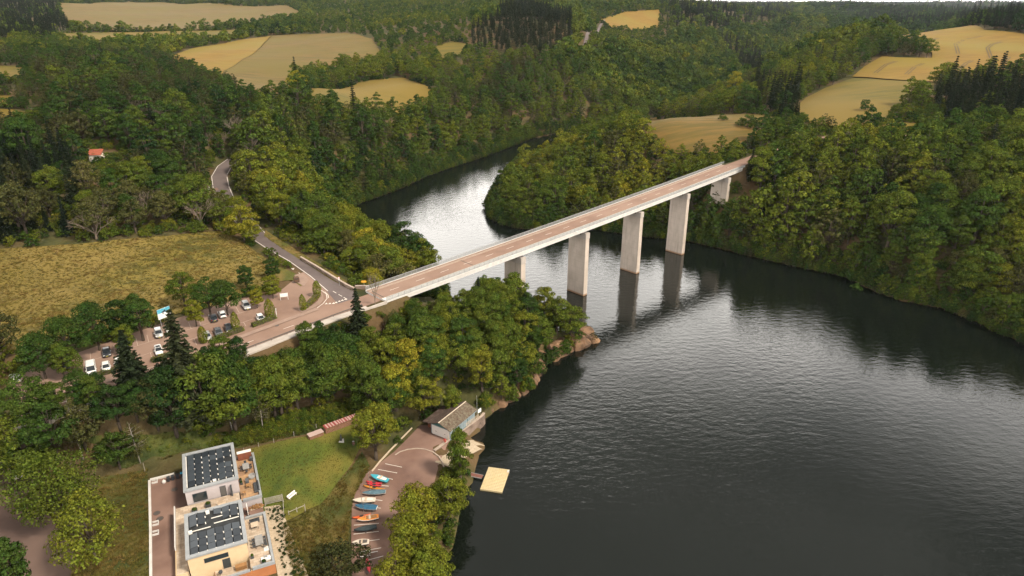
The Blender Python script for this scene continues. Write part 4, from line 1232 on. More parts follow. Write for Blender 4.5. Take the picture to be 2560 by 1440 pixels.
# undergrowth and shrubs filling the wood's floor and edges
ur = []
nU = 5200
ux = RNG.uniform(-200, 260, nU * 3); uy = RNG.uniform(95, 420, nU * 3)
_dl, _ = seg_dist(ux, uy, LAKE); kk = ~inside(ux, uy, LAKE) & (_dl > .6)
for poly in OPEN: kk &= ~inside(ux, uy, poly)
kk &= ~inside(ux, uy, NOWOOD[0]) & ~inside(ux, uy, NOWOOD[1])
_s = (ux - BA[0]) * BD[0] + (uy - BA[1]) * BD[1]; _n = (ux - BA[0]) * BN[0] + (uy - BA[1]) * BN[1]
kk &= ~((_s > -10) & (_s < 130) & (_n > -13) & (_n < 2)) & ~((_s > 183) & (_s < 196) & (_n > -13) & (_n < 2))
ux, uy = ux[kk], uy[kk]; uz = ground(ux, uy)
pu, pv, pw = proj(ux, uy, uz); kk = (pu > -100) & (pu < 2660) & (pv < 1500)
for x, y, z in zip(ux[kk], uy[kk], uz[kk]):
    ur.append((x, y, z - .1, float(RNG.uniform(.45, 1.25)), float(RNG.uniform(0, 6.28)), float(np.clip(RNG.normal(.42, .14), 0, 1)), int(RNG.integers(2))))
# hedgerow scrub along the edges of the distant fields
hq = []
for pi, poly in enumerate(OPEN[:14]):
    if pi in (2, 3, 9, 10): continue
    c = poly.mean(0)
    for q in densify(poly, 5.5):
        if np.hypot(*q) < 330 or RNG.uniform() < .25: continue
        o_ = (q - c) / (np.hypot(*(q - c)) + 1e-9); hq.append(q + o_ * RNG.uniform(-1, 5) + RNG.normal(size=2))
hq = np.array(hq); hz = ground(hq[:, 0], hq[:, 1]); pu, pv, pw = proj(hq[:, 0], hq[:, 1], hz)
for q, z in zip(hq[(pu > -100) & (pu < 2700)], hz[(pu > -100) & (pu < 2700)]):
    ur.append((q[0], q[1], z - .2, float(RNG.uniform(.7, 2.2)), float(RNG.uniform(0, 6.28)), float(np.clip(RNG.normal(.25, .12), 0, 1)), int(RNG.integers(2))))
scatter("undergrowth", BUSH, ur, "low leafy undergrowth on the wood floor and along the edges of the trees", "undergrowth")
# ------------------------------------------------------------------ trees that stand out one by one
def tree_spot(u, v, hc):
    z = 8.0
    for _ in range(10):
        x, y = at(u, v, z + hc); z = gz(x, y)
    return x, y, z
def ht(name, proto, u, v, hc, tint, sc, label, cat="tree", szz=None, group=None):
    x, y, z = tree_spot(u, v, hc)
    return plant(name, proto, x, y, tint, sc, (u * 7 + v) % 6.28, label, cat, group, z, szz)
B = "broadleaf_tree"
ht(B, BIG[0], 75, 1075, 9, .40, .88, "huge olive-green broadleaf tree at the left edge above the village road")
ht(B, BIG[1], 10, 1000, 6, .50, 1.0, "broad tree cut by the left edge beside the end of the car park")
ht(B, BIG[1], 145, 1225, 8, .46, .82, "rounded yellow-green tree behind the biggest crown by the village road")
ht(B, BIG[1], 212, 1310, 8, .56, .92, "wide yellow-tipped tree between the village road and the paved yard")
ht(B, NEAR[3], 20, 1425, 5, .25, .9, "dark tree in the bottom left corner beyond the village road")
ht(B, NEAR[4], 935, 1085, 7, .60, 1.02, "tall fresh green tree beside the firewood and the slipway yard")
ht(B, NEAR[1], 1020, 905, 8, .82, 1.0, "tall yellow-green tree at the landward edge of the peninsula")
ht(B, NEAR[4], 985, 965, 7, .78, .95, "yellow-green tree between the fresh green tree and the boathouse")
ht(B, NEAR[0], 1060, 985, 7, .62, .9, "green tree leaning over the boathouse roof")
ht(B, NEAR[3], 1128, 985, 6, .50, .7, "small green tree behind the far gable of the boathouse")
ht(B, NEAR[1], 1150, 1140, 7, .42, .70, "slender dark tree between the slipway and the lake", szz=.95)
ht(B, NEAR[0], 1118, 1245, 6, .55, .86, "rounded tree on the shore opposite the floating dock")
ht(B, NEAR[2], 1030, 1285, 6, .68, .92, "yellow-green tree overhanging the rows of boats")
ht(B, NEAR[1], 1035, 1385, 6, .60, .98, "broad tree on the shore at the bottom edge beside the boat yard")
ht(B, NEAR[4], 1075, 1450, 6, .55, .95, "tree at the very bottom of the lake shore")
ht(B, NEAR[0], 985, 1445, 6, .64, .8, "tree at the bottom edge over the end of the boat yard")
ht(B, OLIVE[0], 850, 1425, 4, .12, 1.1, "very dark bushy tree at the bottom edge left of the boats", szz=.8)
def bt(name, proto, u, v, tint, sc, label, cat="tree", szz=None, group=None):
    x, y = gp(u, v); return plant(name, proto, x, y, tint, sc, (u * 3 + v) % 6.28, label, cat, group, None, szz)
SZ = {"a": 1.2, "b": .85, "c": .95}
bt("spruce_tree", SPR[2], 478, 1035, .60, 1.75, "largest shaggy spruce standing in front of the car park", szz=1.2)
bt("spruce_tree", SPR[1], 340, 985, .42, 1.35, "second shaggy spruce left of the largest one by the road", szz=.86)
bt("spruce_tree", SPR[0], 903, 885, .40, 1.15, "solitary dark spruce at the near end of the bridge", szz=.98)
ht(B, NEAR[3], 950, 775, 7, .55, .85, "dense green tree next to the spruce at the bridge end", szz=1.05)
for u, v, lab in ((300, 955, "airy birch with pale trunk left of the second spruce"), (160, 985, "airy grey-green birch near the left end of the road"),
                  (590, 850, "airy birch in front of the hedge by the main road"), (545, 885, "drooping birch between the largest spruce and the road"),
                  (785, 820, "thin birch growing beside the road parapet"), (625, 880, "birch below the road parapet")):
    ht("birch_tree", BIR[(u // 10) % 2], u, v, 6.5, .62, .82 if u != 160 else 1.1, lab)
ht(B, OLIVE[1], 175, 985, 6, .35, 1.0, "dark grey-green tree behind the airy birch at the left end of the road")
r_ = tree_spot(225, 530, 6)
o_ = empty("dead_tree", r_, 1.0); o_.scale = (1.15, 1.15, 1.15)
tag(o_, "large bare spreading dead tree at the top of the meadow", "tree"); link("branches", BARE[0], o_)
x_, y_ = at(992, 850, 14); o_ = empty("dead_tree", (x_ - 6, y_ + 4, gz(x_ - 6, y_ + 4)), .4); o_.scale = (.5, .5, 1.2)
tag(o_, "thin leafless pale tree beside the solitary spruce", "tree"); link("branches", BARE[1], o_)
# round dark trees between meadow and car park
for u, v, hc, t, sc, lab in (
    (100, 897, 5, .22, .85, "dark tree at the left end of the row behind the parked cars"),
    (165, 862, 5, .26, .90, "second dark tree from the left in the row behind the parked cars"),
    (238, 829, 5, .20, .95, "third dark tree from the left in the row behind the parked cars"),
    (305, 803, 5, .18, .90, "dark dense tree left of the blue billboard, far side"),
    (348, 806, 5, .24, .85, "dark rounded tree right beside the blue billboard"),
    (150, 905, 4, .38, .7, "olive tree in front of the dark row by the white van"),
    (310, 845, 4, .48, .62, "small yellow-green tree behind the second spruce"),
    (455, 725, 5, .40, .80, "pale green tree at the left end of the clump behind the car park"),
    (520, 750, 5, .24, .85, "dark tree in the middle of the clump behind the car park"),
    (485, 780, 4, .62, .62, "yellow-green tree in front of the clump, over the parked cars"),
    (562, 745, 5, .26, .75, "dark tree in the clump above the silver parked car"),
    (612, 692, 4, .17, .62, "very dark round tree between the meadow and the side road"),
    (680, 672, 3.5, .15, .58, "very dark round tree closest to the side road"),
    (680, 722, 3, .60, .60, "low yellow-green tree beside the white notice board"),
    (640, 745, 3, .72, .48, "low golden-green tree left of the white notice board"),
    (605, 560, 7, .74, 1.05, "tall yellow-green tree at the bend of the side road"),
    (915, 640, 7, .92, 1.28, "bright yellow-green spreading tree beside the bridge approach"),
    (1000, 618, 6, .42, 1.0, "darker green tree right of the bright yellow-green one at the inlet"),
    (960, 590, 6, .52, .9, "green tree behind the bright yellow-green one at the inlet"),
    (850, 600, 6, .58, .95, "green tree on the inlet side of the stone roadside wall"),
    (800, 590, 6, .50, .95, "green tree left of the stone roadside wall, lake side"),
    (742, 213, 7, .80, 1.15, "large pale yellow-green tree below the hay meadow"),
    (1838, 218, 9, .82, 1.5, "tall pale poplar-like tree beyond the shore meadow"),
    (1800, 245, 6, .66, 1.1, "yellow-green tree left of the tall pale one beyond the shore meadow")):
    ht(B, NEAR[int(u + v) % 5] if sc > .7 else NEAR[3], u, v, hc, t, sc, lab)
ht("birch_tree", BIR[1], 1078, 640, 5, .40, .8, "slender sparse tree standing alone at the edge of the inlet")
ht(B, OLIVE[1], 2298, 192, 4, .30, .75, "lone leaning tree in the middle of the upland field")
for k, (u, v, sc, t) in enumerate(((2182, 278, 2.2, .2), (2150, 286, 1.5, .22), (2212, 262, 1.6, .2), (2165, 262, 1.7, .2), (2240, 258, 1.3, .25), (2196, 280, 1.2, .25), (1806, 298, 1.0, .3), (1868, 322, 1.9, .3), (1890, 326, 1.5, .34), (1850, 328, 1.2, .4))):
    ht("shrub", BUSH[k % 2], u, v, .8 * sc, t, sc * 1.3, ["dark shrub on the upland meadow", "green shrub on the shore meadow"][u < 2000], "shrub", None, ["shrubs on the upland meadow", "shrubs on the shore meadow"][u < 2000])
# clipped yews and hedges of the car park
for k, (u, v, hc, sc, lab) in enumerate(((791, 717, 2.8, 1.0, "broad clipped yew at the junction end of the traffic island"),
        (756, 755, 2.4, .85, "narrow clipped yew at the left end of the traffic island"), (672, 767, 3.0, 1.12, "tall clipped yew beside the small white car at the car park entrance"),
        (587, 805, 2.4, .95, "pointed clipped yew beside the dark parked cars"), (505, 835, 2.4, .95, "pointed clipped yew right of the largest spruce"),
        (190, 905, 2.6, 1.1, "clipped yew left of the white van"))):
    ht("yew_tree", YEW[k % 2], u, v, hc, .58 if k < 5 else .40, sc, lab)
def hedge(p, q, w, h, label, tint=.5):
    a = Vector(p); b = Vector(q); L = (b - a).length; rng = np.random.default_rng(int(L * 100))
    n = int((L * (w + 2 * h) + 2 * w * h) * 34)
    face = rng.uniform(0, w + 2 * h, n); t = rng.uniform(-.02, 1.02, n) * L
    Y = np.where(face < h, -w/2, np.where(face < h + w, face - h - w/2, w/2)); Z = np.where(face < h, face, np.where(face < h + w, h, w + 2*h - face))
    N = np.stack([0*t, np.where(face < h, -1., np.where(face < h + w, 0, 1.)), np.where((face >= h) & (face < h + w), 1., .25)], 1) + rng.normal(size=(n, 3)) * .45
    C = np.stack([t, Y * (1 + .08 * np.sin(t * 3)), Z + .06 * np.sin(t * 2.2)], 1) + rng.normal(size=(n, 3)) * .06
    r = thing("hedge", label, "hedge", (a.x, a.y, gz(a.x, a.y)), math.atan2(b.y - a.y, b.x - a.x), "clipped hedges round the car park")
    o = link("foliage", leaves_mesh("foliage", C, N, .24, M["leaf"], rng), r); o["tint"] = tint
    bx = MB(); bx.box(.05, L - .05, -w/2 + .1, w/2 - .1, 0, h - .1); bx.build("twigs", M["bark"], r)
z_ = PARK_Z
hedge(at(631, 818, z_), at(690, 796, z_), 1.1, 1.1, "clipped hedge between the small white car and the main road")
hedge(at(548, 848, z_), at(608, 826, z_), 1.1, 1.1, "clipped hedge in front of the dark parked cars")
hedge(at(380, 905, z_), at(470, 876, z_), 1.1, 1.1, "clipped hedge in front of the white car with a dark sunroof")
hedge(at(222, 948, z_), at(292, 925, z_), 1.1, 1.0, "clipped hedge in front of the white van", .38)
hedge(at(762, 775, z_), at(797, 744, z_), 1.2, 1.2, "clipped hedge joining the two yews on the traffic island", .6)

# the belt of trees on the bank between the road and the garden
_rb = random.Random(21)
for u, v in ((200, 1030), (245, 1045), (285, 1020), (300, 1070), (345, 1055), (385, 1020), (395, 1070), (430, 1035), (440, 1080), (520, 1070), (545, 1030), (560, 990), (585, 1058), (610, 1015),
             (640, 1048), (650, 985), (680, 1020), (700, 960), (705, 1035), (735, 990), (745, 1020), (765, 945), (780, 1005), (800, 970), (825, 930), (835, 990), (855, 955), (870, 915), (880, 985), (910, 950), (930, 920), (515, 1000), (600, 960), (250, 1000), (205, 1005), (420, 965), (455, 958), (520, 935), (560, 922), (600, 912), (770, 880), (805, 872), (838, 862), (150, 1035), (110, 1050)):
    x, y = gp(u, v); z = gz(x, y)
    lim_ = max(.5, min(1.25, ((22.6 if u > 620 else 26.5) - z) / 12.5)) * _rb.uniform(.88, 1.12)
    k = _rb.random(); t = _rb.uniform(.06, .46) if u > 480 else _rb.uniform(.06, .34)
    tn = [s for l_, s in TONE if t < l_][0]
    plant(B, OLIVE[_rb.randrange(2)] if k < .22 else NEAR[_rb.randrange(5)], x, y, t, lim_, _rb.uniform(0, 6.2), ("olive-brown" if k < .22 else tn) + " broadleaf tree in the belt between the road parapet and the garden", "tree",
          ("olive-brown" if k < .22 else tn) + " trees in the belt below the parapet", z)

for k, (s_, n_, pr, t, sc, lab) in enumerate(((191, 2.6, "s", .62, .72, "brownish spruce against the right-hand end of the bridge"), (189, 9, "b", .5, .85, "green tree below the right-hand end of the bridge"),
        (197, 4.2, "b", .42, .9, "dark tree hiding the road beyond the bridge"), (193, -15.5, "b", .5, .9, "tree on the far side of the road beyond the bridge"), (210, 4, "b", .36, .95, "second dark tree hiding the road beyond the bridge"), (203, -14, "b", .45, .8, "second tree on the far side of the road beyond the bridge"))):
    x, y = bpt(s_, n_); sc = (float(deck_z(s_)) + (8.5 if n_ > 0 else 4) - gz(x, y)) / (16.5 if pr == 's' else 13.0)
    plant("spruce_tree" if pr == "s" else B, SPR[1] if pr == "s" else NEAR[k % 5], x, y, t, sc, k * 1.3, lab)

# fill of the peninsula's crown
_rp = random.Random(5)
for u, v in ((1090, 960), (1140, 945), (1190, 935), (1232, 905), (1270, 892), (1312, 868), (1345, 885), (1250, 962), (1205, 978), (1160, 885), (1210, 850), (1262, 832), (1120, 880), (1070, 915), (1302, 932), (1392, 838), (1425, 852), (1360, 822), (1170, 830), (1100, 835), (1320, 800)):
    x, y = gp(u, v); z = gz(x, y)
    if z < .3: continue
    t = _rp.uniform(.34, .66); sc = max(.5, min(.95, (26.5 - z) / 14.5)) * _rp.uniform(.85, 1.1); tn = [s for l_, s in TONE if t < l_][0]
    plant(B, NEAR[_rp.randrange(5)], x, y, t, sc, _rp.uniform(0, 6.2), tn + " broadleaf tree in the wood on the rocky peninsula beside the bridge", "tree", tn + " trees in the wood on the rocky peninsula beside the bridge", z)

for u, v, t, sc, lab in ((60, 1000, .30, 1.0, "dark tree covering the left end of the main road"), (105, 1015, .24, .95, "dark tree beside the airy birch at the left end of the road"), (25, 1030, .36, 1.0, "olive-green tree above the huge crown at the left edge"), (250, 985, .28, .7, "dark tree on the road edge below the white van")):
    ht(B, NEAR[int(u) % 5], u, v, 5, t, sc, lab)

_bs = []
_r9 = np.random.default_rng(9)
for k in range(150):
    sb_ = _r9.uniform(148, 183); x, y = bpt(sb_, _r9.uniform(-14, 4)); z = gz(x, y)
    if .3 < z < deck_z(sb_) - 5: _bs.append((x, y, z - .15, float(_r9.uniform(.5, 1.3)), float(_r9.uniform(0, 6)), float(np.clip(_r9.normal(.3, .12), 0, 1)), int(_r9.integers(2))))
for k in range(60):
    x, y = bpt(_r9.uniform(-16, 10), _r9.uniform(1.5, 12)); z = gz(x, y)
    _bs.append((x, y, z - .15, float(_r9.uniform(.35, .7)), float(_r9.uniform(0, 6)), float(np.clip(_r9.normal(.36, .12), 0, 1)), int(_r9.integers(2))))
for k in range(34):
    x, y = at(_r9.uniform(1195, 1262), _r9.uniform(990, 1022), 3.0); z = gz(x, y)
    if z > .3: _bs.append((x, y, z - .15, float(_r9.uniform(.35, .9)), float(_r9.uniform(0, 6)), float(np.clip(_r9.normal(.45, .12), 0, 1)), int(_r9.integers(2))))
scatter("bridge_scrub", BUSH, _bs, "low scrub at both ends of the bridge and behind the boathouse", "undergrowth")

for k, (s_, n_, t) in enumerate(((1, 8, .42), (9, 9, .5), (-7, 9, .3), (17, 8, .46), (25, 8, .4), (5, 16, .52), (14, 17, .36), (23, 15, .5), (33, 12, .44), (-4, 18, .3))):
    x, y = bpt(s_, n_); z = gz(x, y); tn = [s for l_, s in TONE if t < l_][0]
    sc = max(.45, (float(deck_z(s_)) + (.5 if n_ < 10 else 2.5) - z) / 13.5)
    plant(B, NEAR[k % 5], x, y, t, sc, k * .9, tn + " broadleaf tree close below the near parapet of the bridge", "tree", tn + " trees below the near parapet of the bridge", z)

for u, v, t, sc, lab in ((592, 532, .58, .85, "yellow-green tree overhanging the middle of the side road"), (560, 512, .50, .8, "green tree between the lane and the side road"), (545, 535, .44, .8, "darker green tree at the foot of the lane"), (625, 585, .62, .7, "small yellow-green tree on the meadow corner by the side road")):
    ht(B, NEAR[int(u) % 5], u, v, 6 * sc, t, sc, lab)
# ------------------------------------------------------------------ vehicles
M["glass"] = plain("car_glass", (0.02, 0.025, 0.03), 0.08, 0.0, 0.8)
M["tyre"] = plain("tyre", (0.02, 0.02, 0.02), 0.9)
M["rim"] = plain("rim", (0.45, 0.45, 0.46), 0.35, 0.8)
M["lamp"] = plain("head_lamp", (0.75, 0.75, 0.72), 0.15)
M["tail"] = plain("tail_lamp", (0.35, 0.02, 0.015), 0.25)
M["trim"] = plain("black_trim", (0.025, 0.025, 0.027), 0.6)
M["plate"] = plain("number_plate", (0.65, 0.55, 0.12), 0.5)
def paint(name, c, metal=0.0): 
    m = plain(name, c, 0.28, metal); m.node_tree.nodes["Principled BSDF"].inputs["Coat Weight"].default_value = 0.6; return m
CARP = {"white": paint("car_white", (0.78, 0.77, 0.75)), "silver": paint("car_silver", (0.48, 0.48, 0.48), .4), "dark": paint("car_dark", (0.035, 0.04, 0.05), .2),
        "grey": paint("car_grey", (0.16, 0.17, 0.19), .4), "blue": paint("car_blue", (0.05, 0.075, 0.13), .3)}
# side profiles: x, roof line / sill line, belt half width, roof half width
SHAPES = {
 "hatch": dict(L=4.1, W=1.76, body=[(-2.05, .42, .74, .70), (-1.95, .25, .98, .80), (-1.2, .22, 1.02, .87), (.2, .22, .98, .88), (1.15, .22, .93, .87), (1.8, .25, .80, .80), (2.05, .36, .62, .66)],
               cab=[(-1.93, 1.00, .72), (-1.45, 1.43, .62), (-.2, 1.50, .62), (.35, 1.44, .62), (1.15, .95, .72)]),
 "suv": dict(L=4.5, W=1.86, body=[(-2.25, .50, .90, .76), (-2.15, .32, 1.12, .86), (-1.2, .28, 1.14, .92), (.2, .28, 1.10, .93), (1.2, .28, 1.05, .92), (2.0, .32, .96, .86), (2.25, .45, .72, .72)],
             cab=[(-2.12, 1.13, .78), (-1.75, 1.62, .68), (-.2, 1.70, .68), (.45, 1.62, .68), (1.2, 1.08, .78)]),
 "sedan": dict(L=4.6, W=1.82, body=[(-2.3, .45, .80, .74), (-2.2, .27, .97, .84), (-1.3, .22, 1.00, .90), (.2, .22, .96, .91), (1.2, .22, .92, .90), (2.05, .25, .78, .84), (2.3, .38, .60, .70)],
               cab=[(-1.75, .98, .74), (-.95, 1.40, .63), (-.1, 1.45, .63), (.4, 1.40, .63), (1.25, .94, .74)]),
 "van": dict(L=5.1, W=1.95, body=[(-2.55, .45, 1.00, .92), (-2.5, .32, 1.20, .96), (-1.2, .30, 1.22, .97), (.6, .30, 1.20, .97), (1.5, .30, 1.12, .96), (2.3, .32, .98, .90), (2.55, .42, .72, .80)],
             cab=[(-2.50, 1.20, .90), (-2.42, 1.92, .82), (-.5, 1.98, .82), (1.0, 1.92, .82), (1.75, 1.10, .84)])}
def body_loft(b, rows, W, mi=0):
    rings = []
    for x, z0, z1, w in rows:
        h = z1 - z0
        rings.append([(x, -w*.90, z0), (x, -w, z0 + h*.30), (x, -w, z0 + h*.66), (x, -w*.86, z1), (x, w*.86, z1), (x, w, z0 + h*.66), (x, w, z0 + h*.30), (x, w*.90, z0)])
    b.loft(rings, mi)
def car_parts(kind, colour, roof_dark=False):
    S = SHAPES[kind]; W = S["W"]; L = S["L"]; P = CARP[colour]
    out = {}
    b = MB(); body_loft(b, S["body"], W); out["body"] = [(b.mesh("body", P, True), None)]
    # greenhouse: glass sides and a painted roof with pillars
    cab = S["cab"]; b = MB(); n = len(cab); base = [(x, .0) for x, _, _ in cab]
    V = []; beltw = W/2 * .90
    def belt(x):
        r = S["body"]; return float(np.interp(x, [q[0] for q in r], [q[2] for q in r])) - .03
    rings = []
    for i, (x, z, w) in enumerate(cab):
        zb = belt(x) if 0 < i < n - 1 else z - .02
        rings.append([(x, -beltw + .02, zb), (x, -w, z), (x, w, z), (x, beltw - .02, zb)])
    b.loft(rings, 0, True); out["windows"] = [(b.mesh("windows", M["glass"], False), None)]
    b = MB()
    top = cab[1:-1] if kind != "van" else cab[1:-1]
    rr = [[(x, -w - .012, z - .05), (x, -w * .96, z + .022), (x, w * .96, z + .022), (x, w + .012, z - .05)] for x, z, w in top]
    b.loft(rr)
    for x, z, w in (cab[1], cab[2]):
        for s in (-1, 1): b.tube((x, s * (w + .005), z - .03), (x - .06, s * (beltw), belt(x)), .045, .06, 4)
    x, z, w = cab[-2]; xe, ze, we = cab[-1]
    for s in (-1, 1): b.tube((x, s * (w + .005), z), (xe, s * we, ze), .04, .05, 4)
    if kind == "van":
        b.box(-2.52, .15, -.975, -.90, 1.15, 1.80); b.box(-2.52, .15, .90, .975, 1.15, 1.80)
    out["roof"] = [(b.mesh("roof", P, False), None)]
    if roof_dark:
        b = MB(); b.box(-1.0, .25, -.5, .5, cab[2][1] + .0, cab[2][1] + .035); out["sunroof"] = [(b.mesh("sunroof", M["glass"]), None)]
    wx = L * .295; wr = .33 if kind not in ("suv", "van") else .37
    b = MB()
    rg = []
    for k, (rad, dy) in enumerate(((wr*.8, -.11), (wr, -.08), (wr, .08), (wr*.8, .11))):
        rg.append([(rad * math.cos(t), dy, rad * math.sin(t)) for t in np.linspace(0, 2*math.pi, 14, endpoint=False)])
    b.loft(rg); tyre = b.mesh("wheel", M["tyre"], False)
    b = MB(); b.tube((0, -.115, 0), (0, .115, 0), wr*.62, None, 10); rim = b.mesh("rim", M["rim"])
    out["wheel"] = [(tyre, (sx * wx, sy * (W/2 - .12), wr)) for sx in (-1, 1) for sy in (-1, 1)]
    out["_rim"] = rim
    x = L/2; b = MB(); b.box(-.10, .04, -.2, .2, -.06, .06); hl = b.mesh("headlight", M["lamp"])
    zf = S["body"][-2][2] - .12
    out["headlight"] = [(hl, (x - .10, s * W * .34, zf)) for s in (-1, 1)]
    b = MB(); b.box(-.04, .05, -.12, .12, -.14, .10); tl = b.mesh("tail_light", M["tail"])
    out["tail_light"] = [(tl, (-x + .06, s * W * .37, S["body"][1][2] - .12)) for s in (-1, 1)]
    b = MB(); b.box(x - .16, x + .005, -W*.3, W*.3, .34, .52); b.box(-x - .005, -x + .2, -W*.38, W*.38, .36, .52); out["bumper_trim"] = [(b.mesh("bumper_trim", M["trim"]), None)]
    b = MB(); b.box(x - .02, x + .02, -.26, .26, .42, .53); b.box(-x - .02, -x + .02, -.26, .26, .58, .69); out["number_plates"] = [(b.mesh("number_plates", M["plate"]), None)]
    b = MB(); b.box(-.08, .08, -.10, .10, -.06, .08); mi = b.mesh("wing_mirror", P)
    out["wing_mirror"] = [(mi, (cab[-1][0] - .35, s * (W/2 + .06), belt(cab[-1][0]) + .08)) for s in (-1, 1)]
    return out
_cc = {}
def car(kind, colour, u, v, ang, label, sun=False, name="parked_car", cat="car", z=None):
    key = (kind, colour, sun)
    if key not in _cc: _cc[key] = car_parts(*key)
    z = PARK_Z + .015 if z is None else z
    x, y = at(u, v, z + .75)
    r = thing(name, label, cat, (x, y, z), ang, "cars parked in the car park")
    for nm, items in _cc[key].items():
        if nm == "_rim": continue
        for me, loc in items:
            o = link(nm, me, r, loc)
            if nm == "wheel": link("rim", _cc[key]["_rim"], o)
A_IN = math.atan2(_bay[1], _bay[0]); A_OUT = A_IN + math.pi      # nose to the meadow / nose to the road
car("suv", "silver", 615, 763, A_OUT, "silver off-roader parked under the yellow-green tree")
car("hatch", "white", 555, 784, A_IN, "white hatchback parked tail-out under the trees")
car("sedan", "dark", 533, 793, A_IN, "dark car half hidden under the tree beside the white hatchback")
car("hatch", "white", 651, 794, A_OUT, "small white car behind the hedge at the car park entrance")
car("sedan", "dark", 571, 818, A_OUT, "black car with a bright windscreen behind the middle hedge")
car("sedan", "grey", 545, 828, A_OUT, "grey car left of the black one behind the middle hedge")
car("hatch", "silver", 518, 839, A_OUT, "pale car half hidden by the yew right of the largest spruce")
car("suv", "silver", 396, 832, A_OUT, "silver car parked left under the blue billboard")
car("hatch", "white", 424, 822, A_OUT, "white car parked beneath the blue billboard")
car("hatch", "white", 396, 874, A_OUT, "white car with a dark sunroof behind a hedge", True)
car("sedan", "dark", 266, 878, A_OUT, "dark car in the shade behind the white cars")
car("hatch", "white", 297, 905, A_OUT, "white car half hidden by the second spruce")
car("hatch", "white", 265, 916, A_OUT, "white hatchback right of the white van")
car("van", "white", 228, 922, A_OUT, "white van parked at the left end of the hedge", name="parked_van", cat="van")
car("sedan", "blue", 162, 908, A_IN, "dark blue car at the left end under the trees")
car("suv", "silver", 40, 944, A_IN + .25, "pale car at the far left corner of the car park")

# ------------------------------------------------------------------ signs and roadside things
M["post"] = plain("sign_post", (0.45, 0.45, 0.44), 0.5, .5)
M["sign_white"] = plain("sign_white", (0.72, 0.72, 0.70), 0.5)
M["sign_blue"] = mottled("sign_blue", (0.06, 0.30, 0.42), (0.16, 0.45, 0.55), 1.2, rough=0.5)
M["sign_dark"] = plain("sign_dark", (0.03, 0.04, 0.06), 0.5)
M["sign_yellow"] = plain("sign_yellow", (0.70, 0.33, 0.03), 0.5)
M["sign_red"] = plain("sign_red", (0.55, 0.04, 0.03), 0.5)
M["rust"] = mottled("rusty_box", (0.13, 0.075, 0.05), (0.08, 0.05, 0.035), 2.0)
x, y = at(404, 826, PARK_Z); x2, y2 = at(424, 818, PARK_Z)
bb = thing("billboard", "large blue and white picture board on two tall posts above the parked cars", "billboard", (x, y, PARK_Z), math.atan2(y2 - y, x2 - x))
for px in (.25, 2.75):
    MB().tube((px, 0, -.3), (px, 0, 5.6), .08, .08, 8).build("post", M["post"], bb)
pn = MB().box(-.2, 3.2, -.10, -.02, 3.0, 5.7).build("panel", M["sign_white"], bb)
MB().box(-.18, 3.18, -.125, -.102, 4.55, 5.68).build("sky_picture", M["sign_blue"], pn)
b = MB()
for cx, cz, rx, rz in ((1.3, 4.75, .42, .22), (1.75, 4.95, .28, .3), (1.25, 4.35, .2, .16), (2.25, 3.55, .22, .12), (2.3, 4.8, .3, .1)):
    b.add([(cx + rx * math.cos(t), -.128, cz + rz * math.sin(t)) for t in np.linspace(0, 2*math.pi, 10, endpoint=False)], [tuple(range(10))])
b.build("picture_shapes", M["sign_dark"], pn)
x, y = at(702, 751, PARK_Z)
nb = thing("notice_board", "white notice board on two posts beside the car park entrance", "sign", (x, y, PARK_Z), .32)
for px in (0, 2.0): MB().tube((px, 0, -.2), (px, 0, 2.1), .05, .05, 6).build("post", M["sign_white"], nb)
MB().box(-.05, 2.05, -.05, .03, 1.0, 2.05).build("board", M["sign_white"], nb)
x, y = at(911, 721, 22.9)
ys = thing("direction_sign", "orange-yellow direction sign on a post where the bridge begins", "sign", (x, y, 22.9), .1)
MB().tube((0, 0, -.3), (0, 0, 2.2), .045, .045, 6).build("post", M["post"], ys)
b = MB(); b.prism([(-.75, -.0), (-.6, .32), (.6, .32), (.75, .0), (.6, -.32), (-.6, -.32)], 0, .05); o = b.build("sign_plate", M["sign_yellow"], ys, loc=(0, -.08, 2.2)); o.rotation_euler = (math.pi/2, 0, 0)
x, y = at(849, 714, 22.9)
rs = thing("round_sign", "round white and red traffic sign with a plate below, by the verge", "sign", (x, y, 22.9), .2)
MB().tube((0, 0, -.3), (0, 0, 2.6), .04, .04, 6).build("post", M["post"], rs)
MB().tube((0, -.05, 2.45), (0, -.09, 2.45), .34, .34, 16).build("red_ring", M["sign_red"], rs)
MB().tube((0, -.092, 2.45), (0, -.10, 2.45), .25, .25, 16).build("white_disc", M["sign_white"], rs)
MB().box(-.22, .22, -.08, -.05, 1.75, 2.02).build("plate", M["sign_white"], rs)
x, y = at(692, 792, PARK_Z)
gp_ = thing("barrier_post", "tall white barrier post at the end of the car park hedge", "post", (x, y, PARK_Z))
MB().tube((0, 0, -.2), (0, 0, 2.2), .09, .07, 8).build("post", M["sign_white"], gp_); MB().box(-.12, .12, -.12, .12, 2.2, 2.35).build("cap", M["sign_white"], gp_)
x, y = at(742, 705, 22.8)
cb = thing("container_bin", "brown metal collection container beside the side road", "container", (x, y, 22.9), .5)
MB().bev(-.75, .75, -.6, .6, .1, 1.6, .2).build("body", M["rust"], cb); MB().box(-.5, .5, -.63, -.6, 1.0, 1.25).build("hatch", M["trim"], cb); MB().box(-.7, .7, -.55, .55, 0, .1).build("skid", M["trim"], cb)
